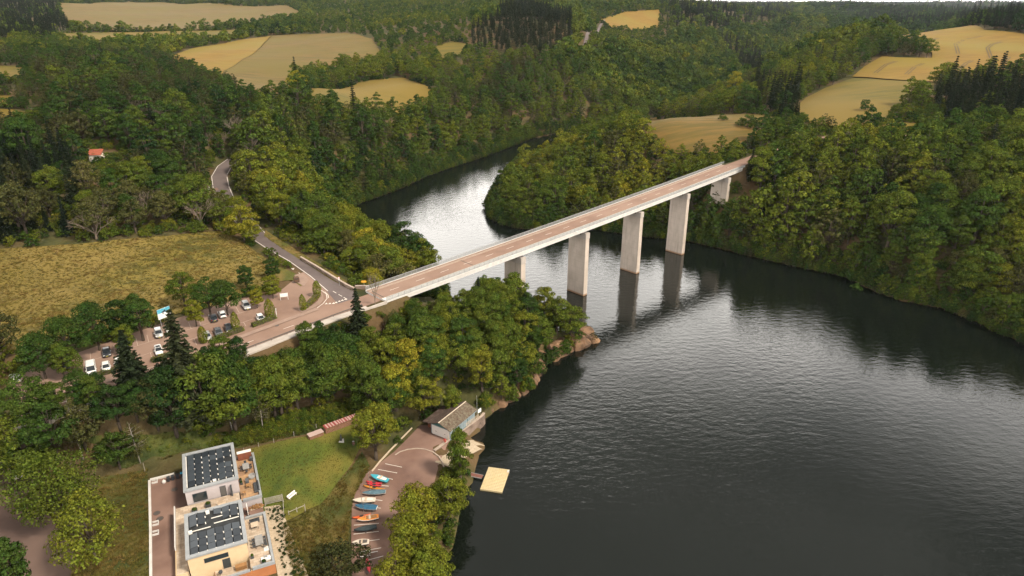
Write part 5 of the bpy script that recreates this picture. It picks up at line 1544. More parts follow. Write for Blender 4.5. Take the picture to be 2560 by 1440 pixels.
# low stone wall of the side road
sw = thing("stone_wall", "low rough stone wall along the far verge of the side road", "wall")
_wl = densify([at(u, v, 23.2) for u, v in ((752, 646), (790, 668), (830, 693), (868, 716), (885, 724))], 2.0, False)
wall_along("wall_body", _wl, np.full(len(_wl), 23.75), np.full(len(_wl), 22.2), .5, M["stone_wall"], sw)
wall_along("coping", _wl, np.full(len(_wl), 23.87), np.full(len(_wl), 23.752), .58, M["kerb"], sw)
sw = thing("stone_wall", "short stone wall behind the orange-yellow direction sign", "wall")
_wl = densify([at(u, v, 23.2) for u, v in ((888, 719), (905, 718), (922, 719))], 1.0, False)
wall_along("wall_body", _wl, np.full(len(_wl), 23.7), np.full(len(_wl), 22.2), .5, M["stone_wall"], sw)
wall_along("coping", _wl, np.full(len(_wl), 23.82), np.full(len(_wl), 23.702), .58, M["kerb"], sw)
# white railing at the lane by the bend
lr = thing("lane_railing", "white railing where the lane leaves the side road bend", "railing")
_p = [at(u, v, z) for u, v, z in ((523, 470, 28.8), (523, 478, 28.4), (505, 480, 28.2))]
for (a, b_) in zip(_p[:-1], _p[1:]):
    for h in (.5, 1.0): MB().tube((a[0], a[1], 28.3 + h), (b_[0], b_[1], 28.3 + h), .06, .06, 6).build("rail", M["sign_white"], lr)
for a in _p: MB().tube((a[0], a[1], 27.8), (a[0], a[1], 29.35), .07, .07, 6).build("post", M["sign_white"], lr)
# hut on the hillside
M["plaster"] = mottled("white_plaster", (0.68, 0.62, 0.56), (0.55, 0.48, 0.42), 1.0)
M["roof_red"] = mottled("red_tiles", (0.36, 0.10, 0.055), (0.24, 0.065, 0.04), 1.2, rough=.85)
M["corrugated"] = mottled("pale_sheet_roof", (0.60, 0.50, 0.40), (0.48, 0.40, 0.32), 1.5)
hx, hy = gp(243, 402); hz_ = gz(hx, hy)
hut = thing("hut", "small white hut with a red roof and pale porch on the wooded hillside", "hut", (hx, hy, hz_ + .3), R(10))
MB().box(-2.2, 2.2, -1.6, 1.9, -1.5, 2.5).build("wall", M["plaster"], hut)
rf = MB().add([(-2.6, -1.9, 2.35), (2.6, -1.9, 2.35), (2.6, 2.1, 4.0), (-2.6, 2.1, 4.0), (-2.6, -1.9, 2.5), (2.6, -1.9, 2.5), (2.6, 2.1, 4.15), (-2.6, 2.1, 4.15)],
     [(0,3,2,1),(4,5,6,7),(0,1,5,4),(1,2,6,5),(2,3,7,6),(3,0,4,7)]).build("roof", M["roof_red"], hut)
MB().add([(.9, -1.95, 2.32), (3.9, -2.3, 1.7), (4.3, .9, 1.9), (1.4, 1.2, 2.5), (.9, -1.95, 2.4), (3.9, -2.3, 1.78), (4.3, .9, 1.98), (1.4, 1.2, 2.58)], [(0,3,2,1),(4,5,6,7),(0,1,5,4),(1,2,6,5),(2,3,7,6),(3,0,4,7)]).build("porch_roof", M["corrugated"], hut)
for px, py in ((3.7, -2.1), (4.1, .7)): MB().tube((px, py, -.8), (px, py, 1.75), .08, .08, 6).build("porch_post", M["plaster"], hut)
MB().box(.95, 1.75, -1.66, -1.55, -.4, 1.7).build("door", M["trim"], hut)
# manhole covers
for k, (u, v) in enumerate(((692, 814),)):
    x, y = at(u, v, 22.7); o = thing("manhole_cover", "dark iron manhole cover in the main road", "manhole", (x, y, 22.75))
    MB().tube((0, 0, -.02), (0, 0, .02), .42, .42, 14).build("cover", M["steel_dark"], o); MB().tube((0, 0, -.03), (0, 0, .012), .5, .5, 14).build("frame", M["trim"], o)
# ------------------------------------------------------------------ the two flat-roofed houses
M["render_grey"] = mottled("grey_render", (0.46, 0.41, 0.41), (0.42, 0.37, 0.37), 0.8, rough=.9)
M["render_cream"] = mottled("cream_render", (0.60, 0.44, 0.27), (0.55, 0.40, 0.24), 0.8, rough=.9)
M["render_orange"] = mottled("orange_render", (0.38, 0.15, 0.06), (0.33, 0.125, 0.05), 0.8, rough=.9)
M["metal_cap"] = mottled("roof_cap", (0.30, 0.31, 0.32), (0.25, 0.26, 0.27), 0.8, rough=.45)
M["membrane"] = mottled("roof_membrane", (0.022, 0.024, 0.026), (0.04, 0.042, 0.044), 1.0, rough=.9)
M["panel"] = plain("solar_cell_sheen", (0.050, 0.060, 0.072), 0.30, 0.0, 0.6)  # lighter slate: sky reflection on half the panels put into the colour
M["panel_no_sheen"] = plain("solar_cell_no_sheen", (0.026, 0.032, 0.040), 0.28, 0.0, 0.5)  # same cells without the painted sky reflection
M["clip"] = plain("panel_clip", (0.70, 0.66, 0.60), 0.5)
M["frame_dark"] = plain("dark_frame", (0.05, 0.053, 0.058), 0.5)
M["pane"] = plain("window_pane", (0.02, 0.03, 0.035), 0.05, 0.0, 0.8)
M["door_grey"] = plain("grey_door", (0.10, 0.095, 0.09), 0.5)
M["wood_warm"] = mottled("warm_wood", (0.34, 0.18, 0.075), (0.24, 0.125, 0.05), 2.0)
M["wood_pale"] = mottled("pale_wood", (0.56, 0.45, 0.34), (0.44, 0.34, 0.25), 2.0)
M["shed_brown"] = mottled("shed_brown", (0.22, 0.075, 0.04), (0.17, 0.06, 0.032), 1.5)
M["pot"] = plain("planter", (0.04, 0.045, 0.05), 0.6)
M["table_grey"] = mottled("table_grey", (0.30, 0.29, 0.28), (0.25, 0.24, 0.23), 1.5)
M["white_item"] = plain("white_lacquer", (0.74, 0.70, 0.66), 0.4)
def tiles_mat(name, c1, c2, mortar, sc):
    m, nt, b = _new(name); n, l = nt.nodes, nt.links
    g = n.new("ShaderNodeNewGeometry"); mp = n.new("ShaderNodeMapping"); mp.inputs["Rotation"].default_value = (0, 0, R(-25))
    l.new(g.outputs["Position"], mp.inputs["Vector"])
    br = n.new("ShaderNodeTexBrick"); br.inputs["Scale"].default_value = sc; br.inputs["Color1"].default_value = col(c1); br.inputs["Color2"].default_value = col(c2)
    br.inputs["Mortar"].default_value = col(mortar); br.inputs["Mortar Size"].default_value = .015; br.inputs["Brick Width"].default_value = .9; br.inputs["Row Height"].default_value = .6
    l.new(mp.outputs[0], br.inputs["Vector"])
    nz = n.new("ShaderNodeTexNoise"); nz.inputs["Scale"].default_value = .9; l.new(g.outputs["Position"], nz.inputs["Vector"])
    mr = n.new("ShaderNodeMapRange"); mr.inputs["To Min"].default_value = .6; mr.inputs["To Max"].default_value = 1.35; l.new(nz.outputs["Fac"], mr.inputs["Value"])
    hs = n.new("ShaderNodeHueSaturation"); l.new(br.outputs["Color"], hs.inputs["Color"]); l.new(mr.outputs[0], hs.inputs["Value"])
    l.new(hs.outputs[0], b.inputs["Base Color"]); b.inputs["Roughness"].default_value = .85
    return m
M["terrace_pale"] = tiles_mat("pale_terrace", (0.52, 0.42, 0.32), (0.38, 0.28, 0.20), (0.25, 0.19, 0.14), 1.0)
M["terrace_warm"] = tiles_mat("warm_terrace", (0.42, 0.25, 0.125), (0.27, 0.16, 0.095), (0.17, 0.11, 0.07), .8)
HO = (-62.5, 105.2); HR = R(25)
HC, HS = math.cos(HR), math.sin(HR)
def hw(x, y): return (HO[0] + x * HC - y * HS, HO[1] + x * HS + y * HC)
def house(label, wall, dx, dy, bx, by0, by1, wx1, wy0, wy1, tmat, layout):
    """upper storey block on a wider ground floor whose right wing carries a roof terrace. z 0 is the yard, 2.1 the terrace, 5.5 the roof edge"""
    h = thing("house", label, "house", (HO[0], HO[1], HOUSE_Z), HR)
    MB().box(bx[0] + .02, bx[1] + .002, by0 + .02, by1 - .02, -3, 2.08).build("ground_floor_wall", wall, h)
    MB().box(bx[1] + .004, wx1, wy0, wy1, -3, 2.0).build("wing_wall", wall, h)
    MB().box(bx[1] + .005, wx1 - .30, wy0 + .30, wy1 - .30, 2.003, 2.10).build("terrace_floor", tmat, h)
    b = MB()
    for x0, x1, y0, y1 in ((wx1 - .32, wx1 + .12, wy0 - .12, wy1 + .12), (bx[1] + .28, wx1 - .322, wy0 - .12, wy0 + .30), (bx[1] + .28, wx1 - .322, wy1 - .30, wy1 + .12)):
        b.box(x0, x1, y0, y1, 2.002, 2.55)
    b.build("terrace_parapet", M["metal_cap"], h)
    MB().box(bx[0], bx[1], by0, by1, 2.082, 5.15).build("upper_wall", wall, h)
    rf = MB().box(bx[0] + .3, bx[1] - .3, by0 + .3, by1 - .3, 5.152, 5.24).build("roof", M["membrane"], h)
    b = MB(); o = .22; i = .42
    X0, X1, Y0, Y1 = bx[0] - o, bx[1] + o, by0 - o, by1 + o
    b.bev(X0, X0 + o + i, Y0, Y1, 5.153, 5.56, .03); b.bev(X1 - o - i, X1, Y0, Y1, 5.153, 5.56, .03)
    b.bev(X0 + o + i + .001, X1 - o - i - .001, Y0, Y0 + o + i, 5.153, 5.56, .03); b.bev(X0 + o + i + .001, X1 - o - i - .001, Y1 - o - i, Y1, 5.153, 5.56, .03)
    b.build("roof_edge", M["metal_cap"], rf)
    for k, (px, py, sgn, dark) in enumerate(layout):
        t = math.tan(R(9)) * .62 * sgn
        b = MB(); w, d = .62, .86
        z = 5.43
        b.add([(px-w, py-d, z-t), (px+w, py-d, z+t), (px+w, py+d, z+t), (px-w, py+d, z-t), (px-w, py-d, z-t+.04), (px+w, py-d, z+t+.04), (px+w, py+d, z+t+.04), (px-w, py+d, z-t+.04)],
              [(0,3,2,1),(4,5,6,7),(0,1,5,4),(1,2,6,5),(2,3,7,6),(3,0,4,7)])
        sp = b.build("solar_panel", M["panel_no_sheen"] if dark else M["panel"], h)
        b = MB(); xe = px + (w + .06); b.box(xe - .10, xe + .07, py - d - .06, py - d + .06, 5.25, 5.50 + abs(t)); b.build("clip", M["clip"], sp)
    return h
def grid_layout(xs, ys, skip=()):
    return [(x, y, 1 if i % 2 == 0 else -1, (i % 2 == 1) ^ ((i + j) % 7 == 0)) for i, x in enumerate(xs) for j, y in enumerate(ys) if (i, j) not in skip]  # alternate columns take the darker cell, leaving painted sky sheen on the rest
lay_u = grid_layout((1.35, 2.72, 4.1, 5.48, 6.86, 8.15), (1.75, 3.55, 5.35, 7.15, 8.95, 10.75), ((5, 3),))
house_u = house("grey flat-roofed house with solar panels, behind the cream one", M["render_grey"], 0, 0, (0, 9.5), 0, 12.4, 13.2, -3.5, 11.5, M["terrace_warm"], lay_u)
lay_l = [(x, y, s, d) for x, y, s, d in grid_layout((1.2, 2.58, 3.96, 5.34, 6.72, 8.1), (-17.6, -15.8, -14.0, -10.2, -8.5), ((2, 4), (3, 3), (2, 3)))]
house_l = house("cream flat-roofed house with solar panels at the bottom edge", M["render_cream"], 0, 0, (0, 9.4), -18.8, -7.4, 13.2, -22.5, -8.8, M["terrace_pale"], lay_l)
# courtyard between the houses, on the level of the terraces
MB().box(-2.3, 9.3, -7.15, -.25, -3, 2.0).build("courtyard_wall", M["render_grey"], house_u)
MB().box(-2.1, 9.3, -7.15, -.25, 2.002, 2.09).build("courtyard_floor", M["terrace_pale"], house_u)
MB().box(-2.3, -.26, -18.2, -7.16, -3, 2.0).build("side_terrace_wall", M["render_cream"], house_l)
MB().box(-2.1, -.26, -18.2, -7.16, 2.002, 2.09).build("side_terrace_floor", M["terrace_pale"], house_l)
MB().box(-2.32, -2.12, -12.0, -.3, 2.004, 2.85).build("terrace_upstand", M["concrete_pale"], house_u)
# front of the cream house: lower terrace, recess, orange wing front
MB().box(3.6, 9.35, -22.4, -18.85, -3, .85).build("front_terrace_base", M["render_orange"], house_l)
MB().box(3.7, 9.35, -22.3, -18.86, .853, .93).build("front_terrace_floor", M["terrace_pale"], house_l)
MB().box(3.5, 13.3, -22.62, -22.52, -3, 1.99).build("wing_front", M["render_orange"], house_l)
MB().box(3.4, 9.25, -22.66, -22.35, 1.99, 2.4).build("front_parapet", M["metal_cap"], house_l)
def opening(par, name, x0, x1, y, z0, z1, mat, frame="frame_dark", depth=.08):
    f = MB().box(x0 - .08, x1 + .08, y - depth * .5, y - .004, z0 - .08, z1 + .08).build(name, M[frame], par)
    MB().box(x0, x1, y - depth * .5 - .02, y - depth * .5 - .003, z0, z1).build("pane", M[mat], f)
    return f
opening(house_u, "door", 6.1, 7.05, 0, 2.1, 4.3, "door_grey")
opening(house_u, "window", 1.2, 3.6, 0, 2.35, 4.15, "pane")
MB().box(7.9, 8.2, -.9, -.28, 2.1, 4.4).build("privacy_screen", M["frame_dark"], house_u)
opening(house_l, "window", 2.5, 6.2, -18.8, 3.35, 4.15, "pane")
opening(house_l, "door", 5.2, 6.3, -18.8, .95, 2.9, "pane")
f = MB().box(9.42, 9.47, 2.0, 5.4, 2.3, 4.5).build("window", M["frame_dark"], house_u); MB().box(9.475, 9.49, 2.1, 5.3, 2.4, 4.4).build("pane", M["pane"], f)
f = MB().box(9.42, 9.47, 6.6, 9.6, 2.3, 4.5).build("window", M["frame_dark"], house_u); MB().box(9.475, 9.49, 6.7, 9.5, 2.4, 4.4).build("pane", M["pane"], f)
f = MB().box(9.41, 9.46, -16.4, -11.6, 2.3, 4.5).build("window", M["frame_dark"], house_l); MB().box(9.465, 9.48, -16.3, -11.7, 2.4, 4.4).build("pane", M["pane"], f)
for par, x, y in ((house_u, 5.4, .75), (house_l, 3.7, -8.3), (house_l, .7, -12.6)):
    MB().box(x - .3, x + .3, y - .25, y + .25, 5.24, 5.75).build("roof_vent", M["clip"], par)
b = MB()
b.box(.45, 4.0, -12.35, -12.2, 5.25, 5.36); b.box(4.6, 8.8, -11.7, -11.55, 5.25, 5.36); b.box(4.2, 6.4, -10.1, -9.98, 5.25, 5.36)
b.build("cable_tray", M["clip"], house_l)
b = MB(); b.box(.42, .56, .9, 11.6, 5.25, 5.40); b.box(.9, 8.9, .56, .68, 5.25, 5.36); b.build("cable_tray", M["clip"], house_u)

# ---- things on the terraces and in the yard
def local(name, label, cat, x, y, z, rz=0.0, group=None):
    X, Y = hw(x, y); return thing(name, label, cat, (X, Y, HOUSE_Z + z), HR + rz, group)
def table(x, y, z, L, W, mat, label, rz=0.0, name="table"):
    t = local(name, label, "table", x, y, z, rz)
    MB().bev(-W/2, W/2, -L/2, L/2, .70, .76, .01).build("table_top", mat, t)
    for sx in (-1, 1):
        for sy in (-1, 1): MB().box(sx*(W/2-.08)-.03, sx*(W/2-.08)+.03, sy*(L/2-.08)-.03, sy*(L/2-.08)+.03, 0, .70).build("leg", M["frame_dark"], t)
def chair(x, y, z, rz, label, group, mat=None):
    c = local("chair", label, "chair", x, y, z, rz, group); mat = mat or M["frame_dark"]
    MB().bev(-.24, .24, -.24, .24, .42, .47, .01).build("seat", mat, c); MB().box(-.24, .24, .20, .25, .47, .92).build("backrest", mat, c)
    for sx in (-.2, .2):
        for sy in (-.2, .2): MB().box(sx-.02, sx+.02, sy-.02, sy+.02, 0, .42).build("leg", M["frame_dark"], c)
sh = local("cupboard", "brown cupboard with a white top on the far end of the grey house's terrace", "cupboard", 11.4, 10.7, 2.1)
MB().box(-1.35, 1.35, -.4, .4, 0, 1.7).build("body", M["shed_brown"], sh); MB().box(-1.4, 1.4, -.45, .45, 1.702, 1.8).build("top", M["white_item"], sh)
MB().box(-.02, .02, -.42, -.402, .1, 1.6).build("door_gap", M["frame_dark"], sh)
table(11.3, 6.9, 2.1, 2.1, 1.25, M["table_grey"], "grey dining table on the grey house's terrace")
for k, (x, y, r) in enumerate(((10.4, 7.4, R(90)), (10.4, 6.5, R(90)), (12.2, 7.4, R(-90)), (12.2, 6.5, R(-90)), (11.3, 8.4, 0), (11.3, 5.4, R(180)))):
    chair(x, y, 2.1, r, "dark chair at the grey dining table", "chairs at the grey house's dining table")
gl = local("grill", "dark covered grill in the far corner of the grey house's terrace", "grill", 12.6, 9.4, 2.1)
MB().bev(-.35, .35, -.3, .3, .5, 1.05, .18).build("lid", M["frame_dark"], gl); MB().box(-.3, .3, -.25, .25, 0, .5).build("stand", M["frame_dark"], gl)
table(11.2, .4, 2.1, .95, .9, M["wood_warm"], "square wooden table near the front of the grey house's terrace")
table(10.2, -1.6, 2.1, .6, .6, M["wood_warm"], "small wooden side table at the front corner of the grey house's terrace")
def lounger(x, y, z, rz, label, mat):
    l_ = local("sun_lounger", label, "sun lounger", x, y, z, rz)
    MB().bev(-.33, .33, -.95, .35, .28, .36, .02).build("seat", mat, l_)
    MB().add([(-.33, .352, .28), (.33, .352, .28), (.33, .95, .72), (-.33, .95, .72), (-.33, .352, .36), (.33, .352, .36), (.33, .95, .80), (-.33, .95, .80)], [(0,3,2,1),(4,5,6,7),(0,1,5,4),(1,2,6,5),(2,3,7,6),(3,0,4,7)]).build("backrest", mat, l_)
    for sx in (-.28, .28):
        for sy in (-.85, .3): MB().box(sx-.025, sx+.025, sy-.025, sy+.025, 0, .28).build("leg", M["frame_dark"], l_)
lounger(11.1, 1.7, 2.1, 0, "dark lounger behind the square wooden table", M["frame_dark"])
sofa = local("sofa", "long dark sofa along the right parapet of the grey house's terrace", "sofa", 12.5, -.4, 2.1)
MB().bev(-.4, .4, -1.5, 1.5, .1, .45, .05).build("seat", M["frame_dark"], sofa); MB().bev(.402, .6, -1.5, 1.5, .1, .85, .05).build("backrest", M["frame_dark"], sofa)
hm = local("garden_chair", "curved grey garden chair on the grey house's terrace", "chair", 12.1, 3.2, 2.1, .3)
b = MB(); b.loft([[(.62*math.cos(t), .45*math.sin(t), z) for t in np.linspace(0, 2*math.pi, 12, endpoint=False)] for z in (.15, .45)]); b.build("seat", M["table_grey"], hm)
b = MB(); b.loft([[(.66*math.cos(t), .48*math.sin(t) , z) for t in np.linspace(.2, math.pi-.2, 9)] + [(.56*math.cos(t), .40*math.sin(t), z) for t in np.linspace(math.pi-.2, .2, 9)] for z in (.45, .95)]); b.build("backrest", M["table_grey"], hm)
def planter(x, y, z, w, h, label, tint=.35):
    p = local("planter", label, "planter", x, y, z)
    MB().bev(-w/2, w/2, -w/2, w/2, 0, h, .04).build("pot", M["pot"], p)
    rng = np.random.default_rng(int(abs(x*31+y*17))); n = 220; d = _dirs(rng, n, -.1)
    o = link("foliage", leaves_mesh("foliage", d * np.array([w*.55, w*.55, .35]) * rng.uniform(.6, 1, n)[:, None] + np.array([0, 0, h + .08]), d, .16, M["leaf"], rng), p); o["tint"] = tint
planter(1.2, -2.7, 2.09, .95, .6, "left square planter in the courtyard between the houses"); planter(3.6, -2.0, 2.09, .95, .6, "right square planter in the courtyard between the houses")
planter(9.9, 3.0, 2.1, .5, .5, "dark potted plant against the grey house's terrace wall", .2); planter(10.0, 2.1, 2.1, .45, .45, "smaller potted plant against the grey house's terrace wall", .2)
# firewood heap and loungers in the courtyard
def log_heap(x, y, z, n, rx, ry, h, label, name="log_heap"):
    g = local(name, label, "firewood", x, y, z); rng = random.Random(int(x * 100)); b = MB()
    for k in range(n):
        a = rng.uniform(0, 6.28); rr = math.sqrt(rng.random()); px, py = rx * rr * math.cos(a), ry * rr * math.sin(a); zz = rng.uniform(.05, h * (1 - rr * .8) + .06); t = rng.uniform(0, 6.28)
        b.tube((px - .16*math.cos(t), py - .16*math.sin(t), zz), (px + .16*math.cos(t), py + .16*math.sin(t), zz + rng.uniform(-.05, .08)), rng.uniform(.05, .09), None, 6)
    tag(b.build("split_logs", M["wood_warm"], g), kind="stuff"); MB().box(-rx*.9, rx*.9, -ry*.9, ry*.9, 0, .05).build("pallet", M["wood_pale"], g)
log_heap(3.4, -4.3, 2.09, 120, 1.0, .6, .45, "heap of split firewood in the courtyard")
def wlounger(x, y, label): 
    l_ = local("courtyard_bench", label, "bench", x, y, 2.09, .1)
    MB().bev(-.75, .75, -.32, .32, .3, .38, .02).build("seat", M["wood_pale"], l_)
    MB().bev(-.75, .75, .28, .34, .382, .8, .01).build("backrest", M["wood_pale"], l_)
    for sx in (-.65, .65): MB().box(sx-.04, sx+.04, -.28, .28, 0, .3).build("leg", M["wood_pale"], l_)
wlounger(6.0, -2.9, "pale wooden bench in the courtyard beside the door")
# cream house terrace
table(11.4, -16.4, 2.1, 2.6, 1.35, M["table_grey"], "grey dining table on the cream house's terrace")
for k, (x, y, r) in enumerate(((10.45, -15.6, R(90)), (10.45, -16.5, R(90)), (10.45, -17.3, R(90)), (12.35, -15.6, R(-90)), (12.35, -16.5, R(-90)), (12.35, -17.3, R(-90)))):
    chair(x, y, 2.1, r, "dark chair at the cream house's dining table", "chairs at the cream house's dining table")
table(11.1, -11.9, 2.1, 1.3, 1.3, M["wood_pale"], "pale square table at the far end of the cream house's terrace")
b_ = local("garden_bench", "dark bench behind the pale square table", "bench", 11.2, -10.6, 2.1)
MB().bev(-.9, .9, -.25, .25, .35, .45, .02).build("seat", M["frame_dark"], b_); MB().box(-.9, .9, .2, .26, .45, .85).build("backrest", M["frame_dark"], b_)
for sx in (-.8, .8): MB().box(sx-.03, sx+.03, -.22, .22, 0, .35).build("leg", M["frame_dark"], b_)
um = local("parasol", "closed dark parasol on a white square base", "parasol", 12.45, -18.4, 2.1)
MB().box(-.5, .5, -.5, .5, 0, .1).build("base", M["white_item"], um); MB().tube((0, 0, .1), (0, 0, 2.6), .035, .035, 8).build("pole", M["post"], um)
b = MB(); b.loft([[(r_*math.cos(t), r_*math.sin(t), z) for t in np.linspace(0, 2*math.pi, 10, endpoint=False)] for r_, z in ((.05, .75), (.2, .9), (.17, 1.8), (.05, 2.65))]); b.build("canopy", M["frame_dark"], um)
ws = local("white_sofa", "white sofa in the front corner of the cream house's terrace", "sofa", 12.0, -20.9, 2.1)
MB().bev(-.8, .8, -.4, .4, .1, .42, .05).build("seat", M["white_item"], ws); MB().bev(-.8, .8, -.62, -.402, .1, .8, .05).build("backrest", M["white_item"], ws); MB().box(-.3, .3, -.1, .35, .422, .6).build("cushion", M["table_grey"], ws)
planter(11.6, -21.8, 2.1, .7, .5, "long dark planter along the cream house's front parapet", .15); planter(9.9, -19.6, 2.1, .5, .5, "potted plant at the corner of the cream house's front wall", .3)
br = local("wooden_chest", "brown wooden chest on the lower front terrace of the cream house", "chest", 7.9, -20.0, .93)
MB().bev(-.9, .9, -.4, .4, 0, .7, .03).build("body", M["wood_warm"], br); MB().bev(-.94, .94, -.44, .44, .702, .78, .02).build("lid", M["wood_warm"], br)
ga = local("grill", "black kettle grill beside the front door of the cream house", "grill", 4.6, -20.2, .93)
b = MB(); b.loft([[(r_*math.cos(t), r_*math.sin(t), z) for t in np.linspace(0, 2*math.pi, 12, endpoint=False)] for r_, z in ((.12, .45), (.33, .6), (.36, .78), (.28, .98), (.06, 1.06))]); b.build("bowl", M["frame_dark"], ga)
for a in (0, 2.1, 4.2): MB().tube((.3*math.cos(a), .3*math.sin(a), 0), (.15*math.cos(a), .15*math.sin(a), .55), .02, .02, 5).build("leg", M["frame_dark"], ga)
# sub-court between the wings: white table tennis style board and log rack
wt = local("tall_table", "white folded table standing in the gap between the two terraces", "table", 10.3, -5.6, .6)
MB().box(-.06, .06, -.8, .8, .25, 1.9).build("top", M["white_item"], wt)
for sy in (-.6, .6): MB().box(-.3, .3, sy - .04, sy + .04, 0, .25).build("foot", M["frame_dark"], wt)
MB().box(9.41, 13.1, -8.78, -3.52, -3, .6).build("sub_court_floor", M["asphalt_yard"], house_u)
log_heap(12.0, -4.4, .6, 110, 1.3, .55, .9, "firewood heap in the gap between the two terraces")
# bins
M["bin_dark"] = plain("bin_dark", (0.03, 0.033, 0.04), 0.5); M["bin_blue"] = plain("bin_blue", (0.05, 0.33, 0.50), 0.5); M["bag"] = plain("white_bag", (0.62, 0.58, 0.55), 0.6)
def bin_(x, y, lid, label, w=.6):
    o = local("wheelie_bin", label, "bin", x, y, 0)
    b = MB(); b.loft([[(-w*.40, -w*.40, .08), (w*.40, -w*.40, .08), (w*.40, w*.40, .08), (-w*.40, w*.40, .08)], [(-w/2, -w/2, 1.0), (w/2, -w/2, 1.0), (w/2, w/2, 1.0), (-w/2, w/2, 1.0)]]); b.build("body", M["bin_dark"], o)
    MB().bev(-w/2 - .03, w/2 + .03, -w/2 - .03, w/2 + .03, 1.002, 1.12, .04).build("lid", M[lid], o)
    for s in (-1, 1): MB().tube((s*w*.42, w*.42, .1), (s*w*.42 + s*.06, w*.42, .1), .1, .1, 10).build("wheel", M["tyre"], o)
for k, (x, l, lab) in enumerate(((-1.0, "bin_blue", "bin with a blue lid against the grey house's rear corner"), (-1.9, "bin_dark", "dark bin next to the blue-lidded one behind the grey house"), (-2.8, "bin_dark", "second dark bin from the grey house"), (-3.6, "bin_dark", "third dark bin from the grey house"))):
    bin_(x, 12.7 - k * .12, l, lab)
wb = local("refuse_sack", "white refuse sack at the end of the row of bins", "sack", -4.5, 12.2, 0)
b = MB(); b.loft([[(r_*math.cos(t)*(1+.12*math.sin(3*t)), r_*math.sin(t)*(1+.1*math.cos(2*t)), z) for t in np.linspace(0, 2*math.pi, 10, endpoint=False)] for r_, z in ((.3, 0), (.42, .25), (.34, .55), (.1, .72))]); b.build("bag", M["bag"], wb); MB().tube((0, 0, .7), (.04, .02, .85), .06, .1, 7).build("knot", M["bag"], wb)
bin_(-1.0, -18.9, "bin_blue", "bin with a blue lid beside the cream house at the bottom edge"); bin_(-1.9, -19.2, "bin_dark", "dark bin left of the blue-lidded one at the bottom edge"); bin_(-2.7, -19.5, "bin_dark", "leftmost dark bin at the bottom edge")
bush_ = [hw(-3.6, -20.1)]
plant("shrub", BUSH[0], bush_[0][0], bush_[0][1], .4, .45, 0, "small shrub at the end of the bins by the cream house", "shrub", z=HOUSE_Z)
# paved yard with white edging wall
yard = [hw(x, y) for x, y in ((-9.3, 11.2), (-2.9, 13.2), (.0, 13.4), (-.1, -.2), (-2.35, -.4), (-2.4, -18.3), (-.2, -18.6), (-.2, -24), (-16.5, -24))]
drive = [at(u, v, HOUSE_Z) for u, v in ((377, 1203), (440, 1186))] + [hw(.0, 13.2), hw(-.1, 0), hw(-2.25, -.2), hw(-2.25, -18.3), hw(-.2, -18.3), hw(-.2, -27)] + [at(381, 1475, HOUSE_Z)]
yard_o = sheet("paved_yard", drive, M["asphalt_yard"], 0.03, 3.0)
ew = thing("edging_wall", "low white edging wall along the left side of the paved yard", "wall")
_e = densify([at(u, v, HOUSE_Z) for u, v in ((378, 1475), (377, 1330), (374, 1204))], 2.0, False)
wall_along("coping", _e, np.full(len(_e), HOUSE_Z + .4), np.full(len(_e), HOUSE_Z - 1), .45, M["concrete_pale"], ew)
_e2 = densify([at(u, v, HOUSE_Z) for u, v in ((376, 1202), (400, 1196), (436, 1187))], 2.0, False)
wall_along("return_coping", _e2, np.full(len(_e2), HOUSE_Z + .42), np.full(len(_e2), HOUSE_Z - 1), .45, M["concrete_pale"], ew)
for u, v in ((381, 1205), (383, 1310), (383, 1334)):
    x, y = at(u, v, HOUSE_Z)
    bx = MB(); a = .55
    for x0, x1, y0, y1 in ((-a, a, -a, -a+.14), (-a, a, a-.14, a), (a-.14, a, -a+.141, a-.141)): bx.box(x0, x1, y0, y1, -.2, .38)
    bx.build("planting_box", M["concrete_pale"], ew, loc=(x + .5, y, HOUSE_Z), rz=HR)
for k, (u, v, lab) in enumerate(((436, 1224, "manhole cover near the rear of the paved yard"), (392, 1283, "left manhole cover of the pair in the paved yard"), (400, 1297, "right manhole cover of the pair in the paved yard"), (453, 1381, "manhole cover beside the terrace strip of the cream house"))):
    x, y = at(u, v, HOUSE_Z); o = thing("manhole_cover", lab, "manhole", (x, y, HOUSE_Z + .035))
    MB().tube((0, 0, -.02), (0, 0, .025), .55, .55, 16).build("cover", M["steel_dark"], o); MB().tube((0, 0, -.03), (0, 0, .015), .66, .66, 16).build("frame", M["asphalt_dark"], o)
# gravel strip with low plants, gate and fence in the garden
gravel = [hw(13.35, -4.2), hw(16.2, -4.8), hw(18.2, -26), hw(13.4, -26)]
sheet("gravel_path", gravel, M["gravel"], 0.05, 2.0); OPEN.append(np.array(gravel))
rng = np.random.default_rng(5); b = MB(); gx = []
for k in range(170):
    a, c = rng.uniform(13.6, 16.9), rng.uniform(-25, -5.2)
    if c < -5: gx.append(hw(a + max(0, (-c - 6) * .06), c))
rows = [(x, y, gz(x, y) + .03, float(rng.uniform(.05, .16)), float(rng.uniform(0, 6)), .12, 0) for x, y in gx]
scatter("gravel_plants", BUSH, rows, "tiny dark plants dotted over the pale gravel path", "plants")
M["grey_wood"] = mottled("grey_wood", (0.40, 0.36, 0.31), (0.28, 0.245, 0.21), 2.0)
gt = local("garden_gate", "pale rail gate standing between the grey house's terrace and the lawn", "gate", 13.6, -3.9, 0, R(-4))
zb = -.3
for px in (0, 3.3): MB().box(px - .07, px + .07, -.07, .07, zb - .5, 1.9).build("post", M["grey_wood"], gt)
for k in range(6): MB().box(.08, 3.22, -.03, .03, .35 + k * .27, .44 + k * .27).build("rail", M["grey_wood"], gt)
fe = local("side_fence", "low pale fence running from the rail gate along the gravel path", "fence", 16.95, -4.2, 0, R(-96))
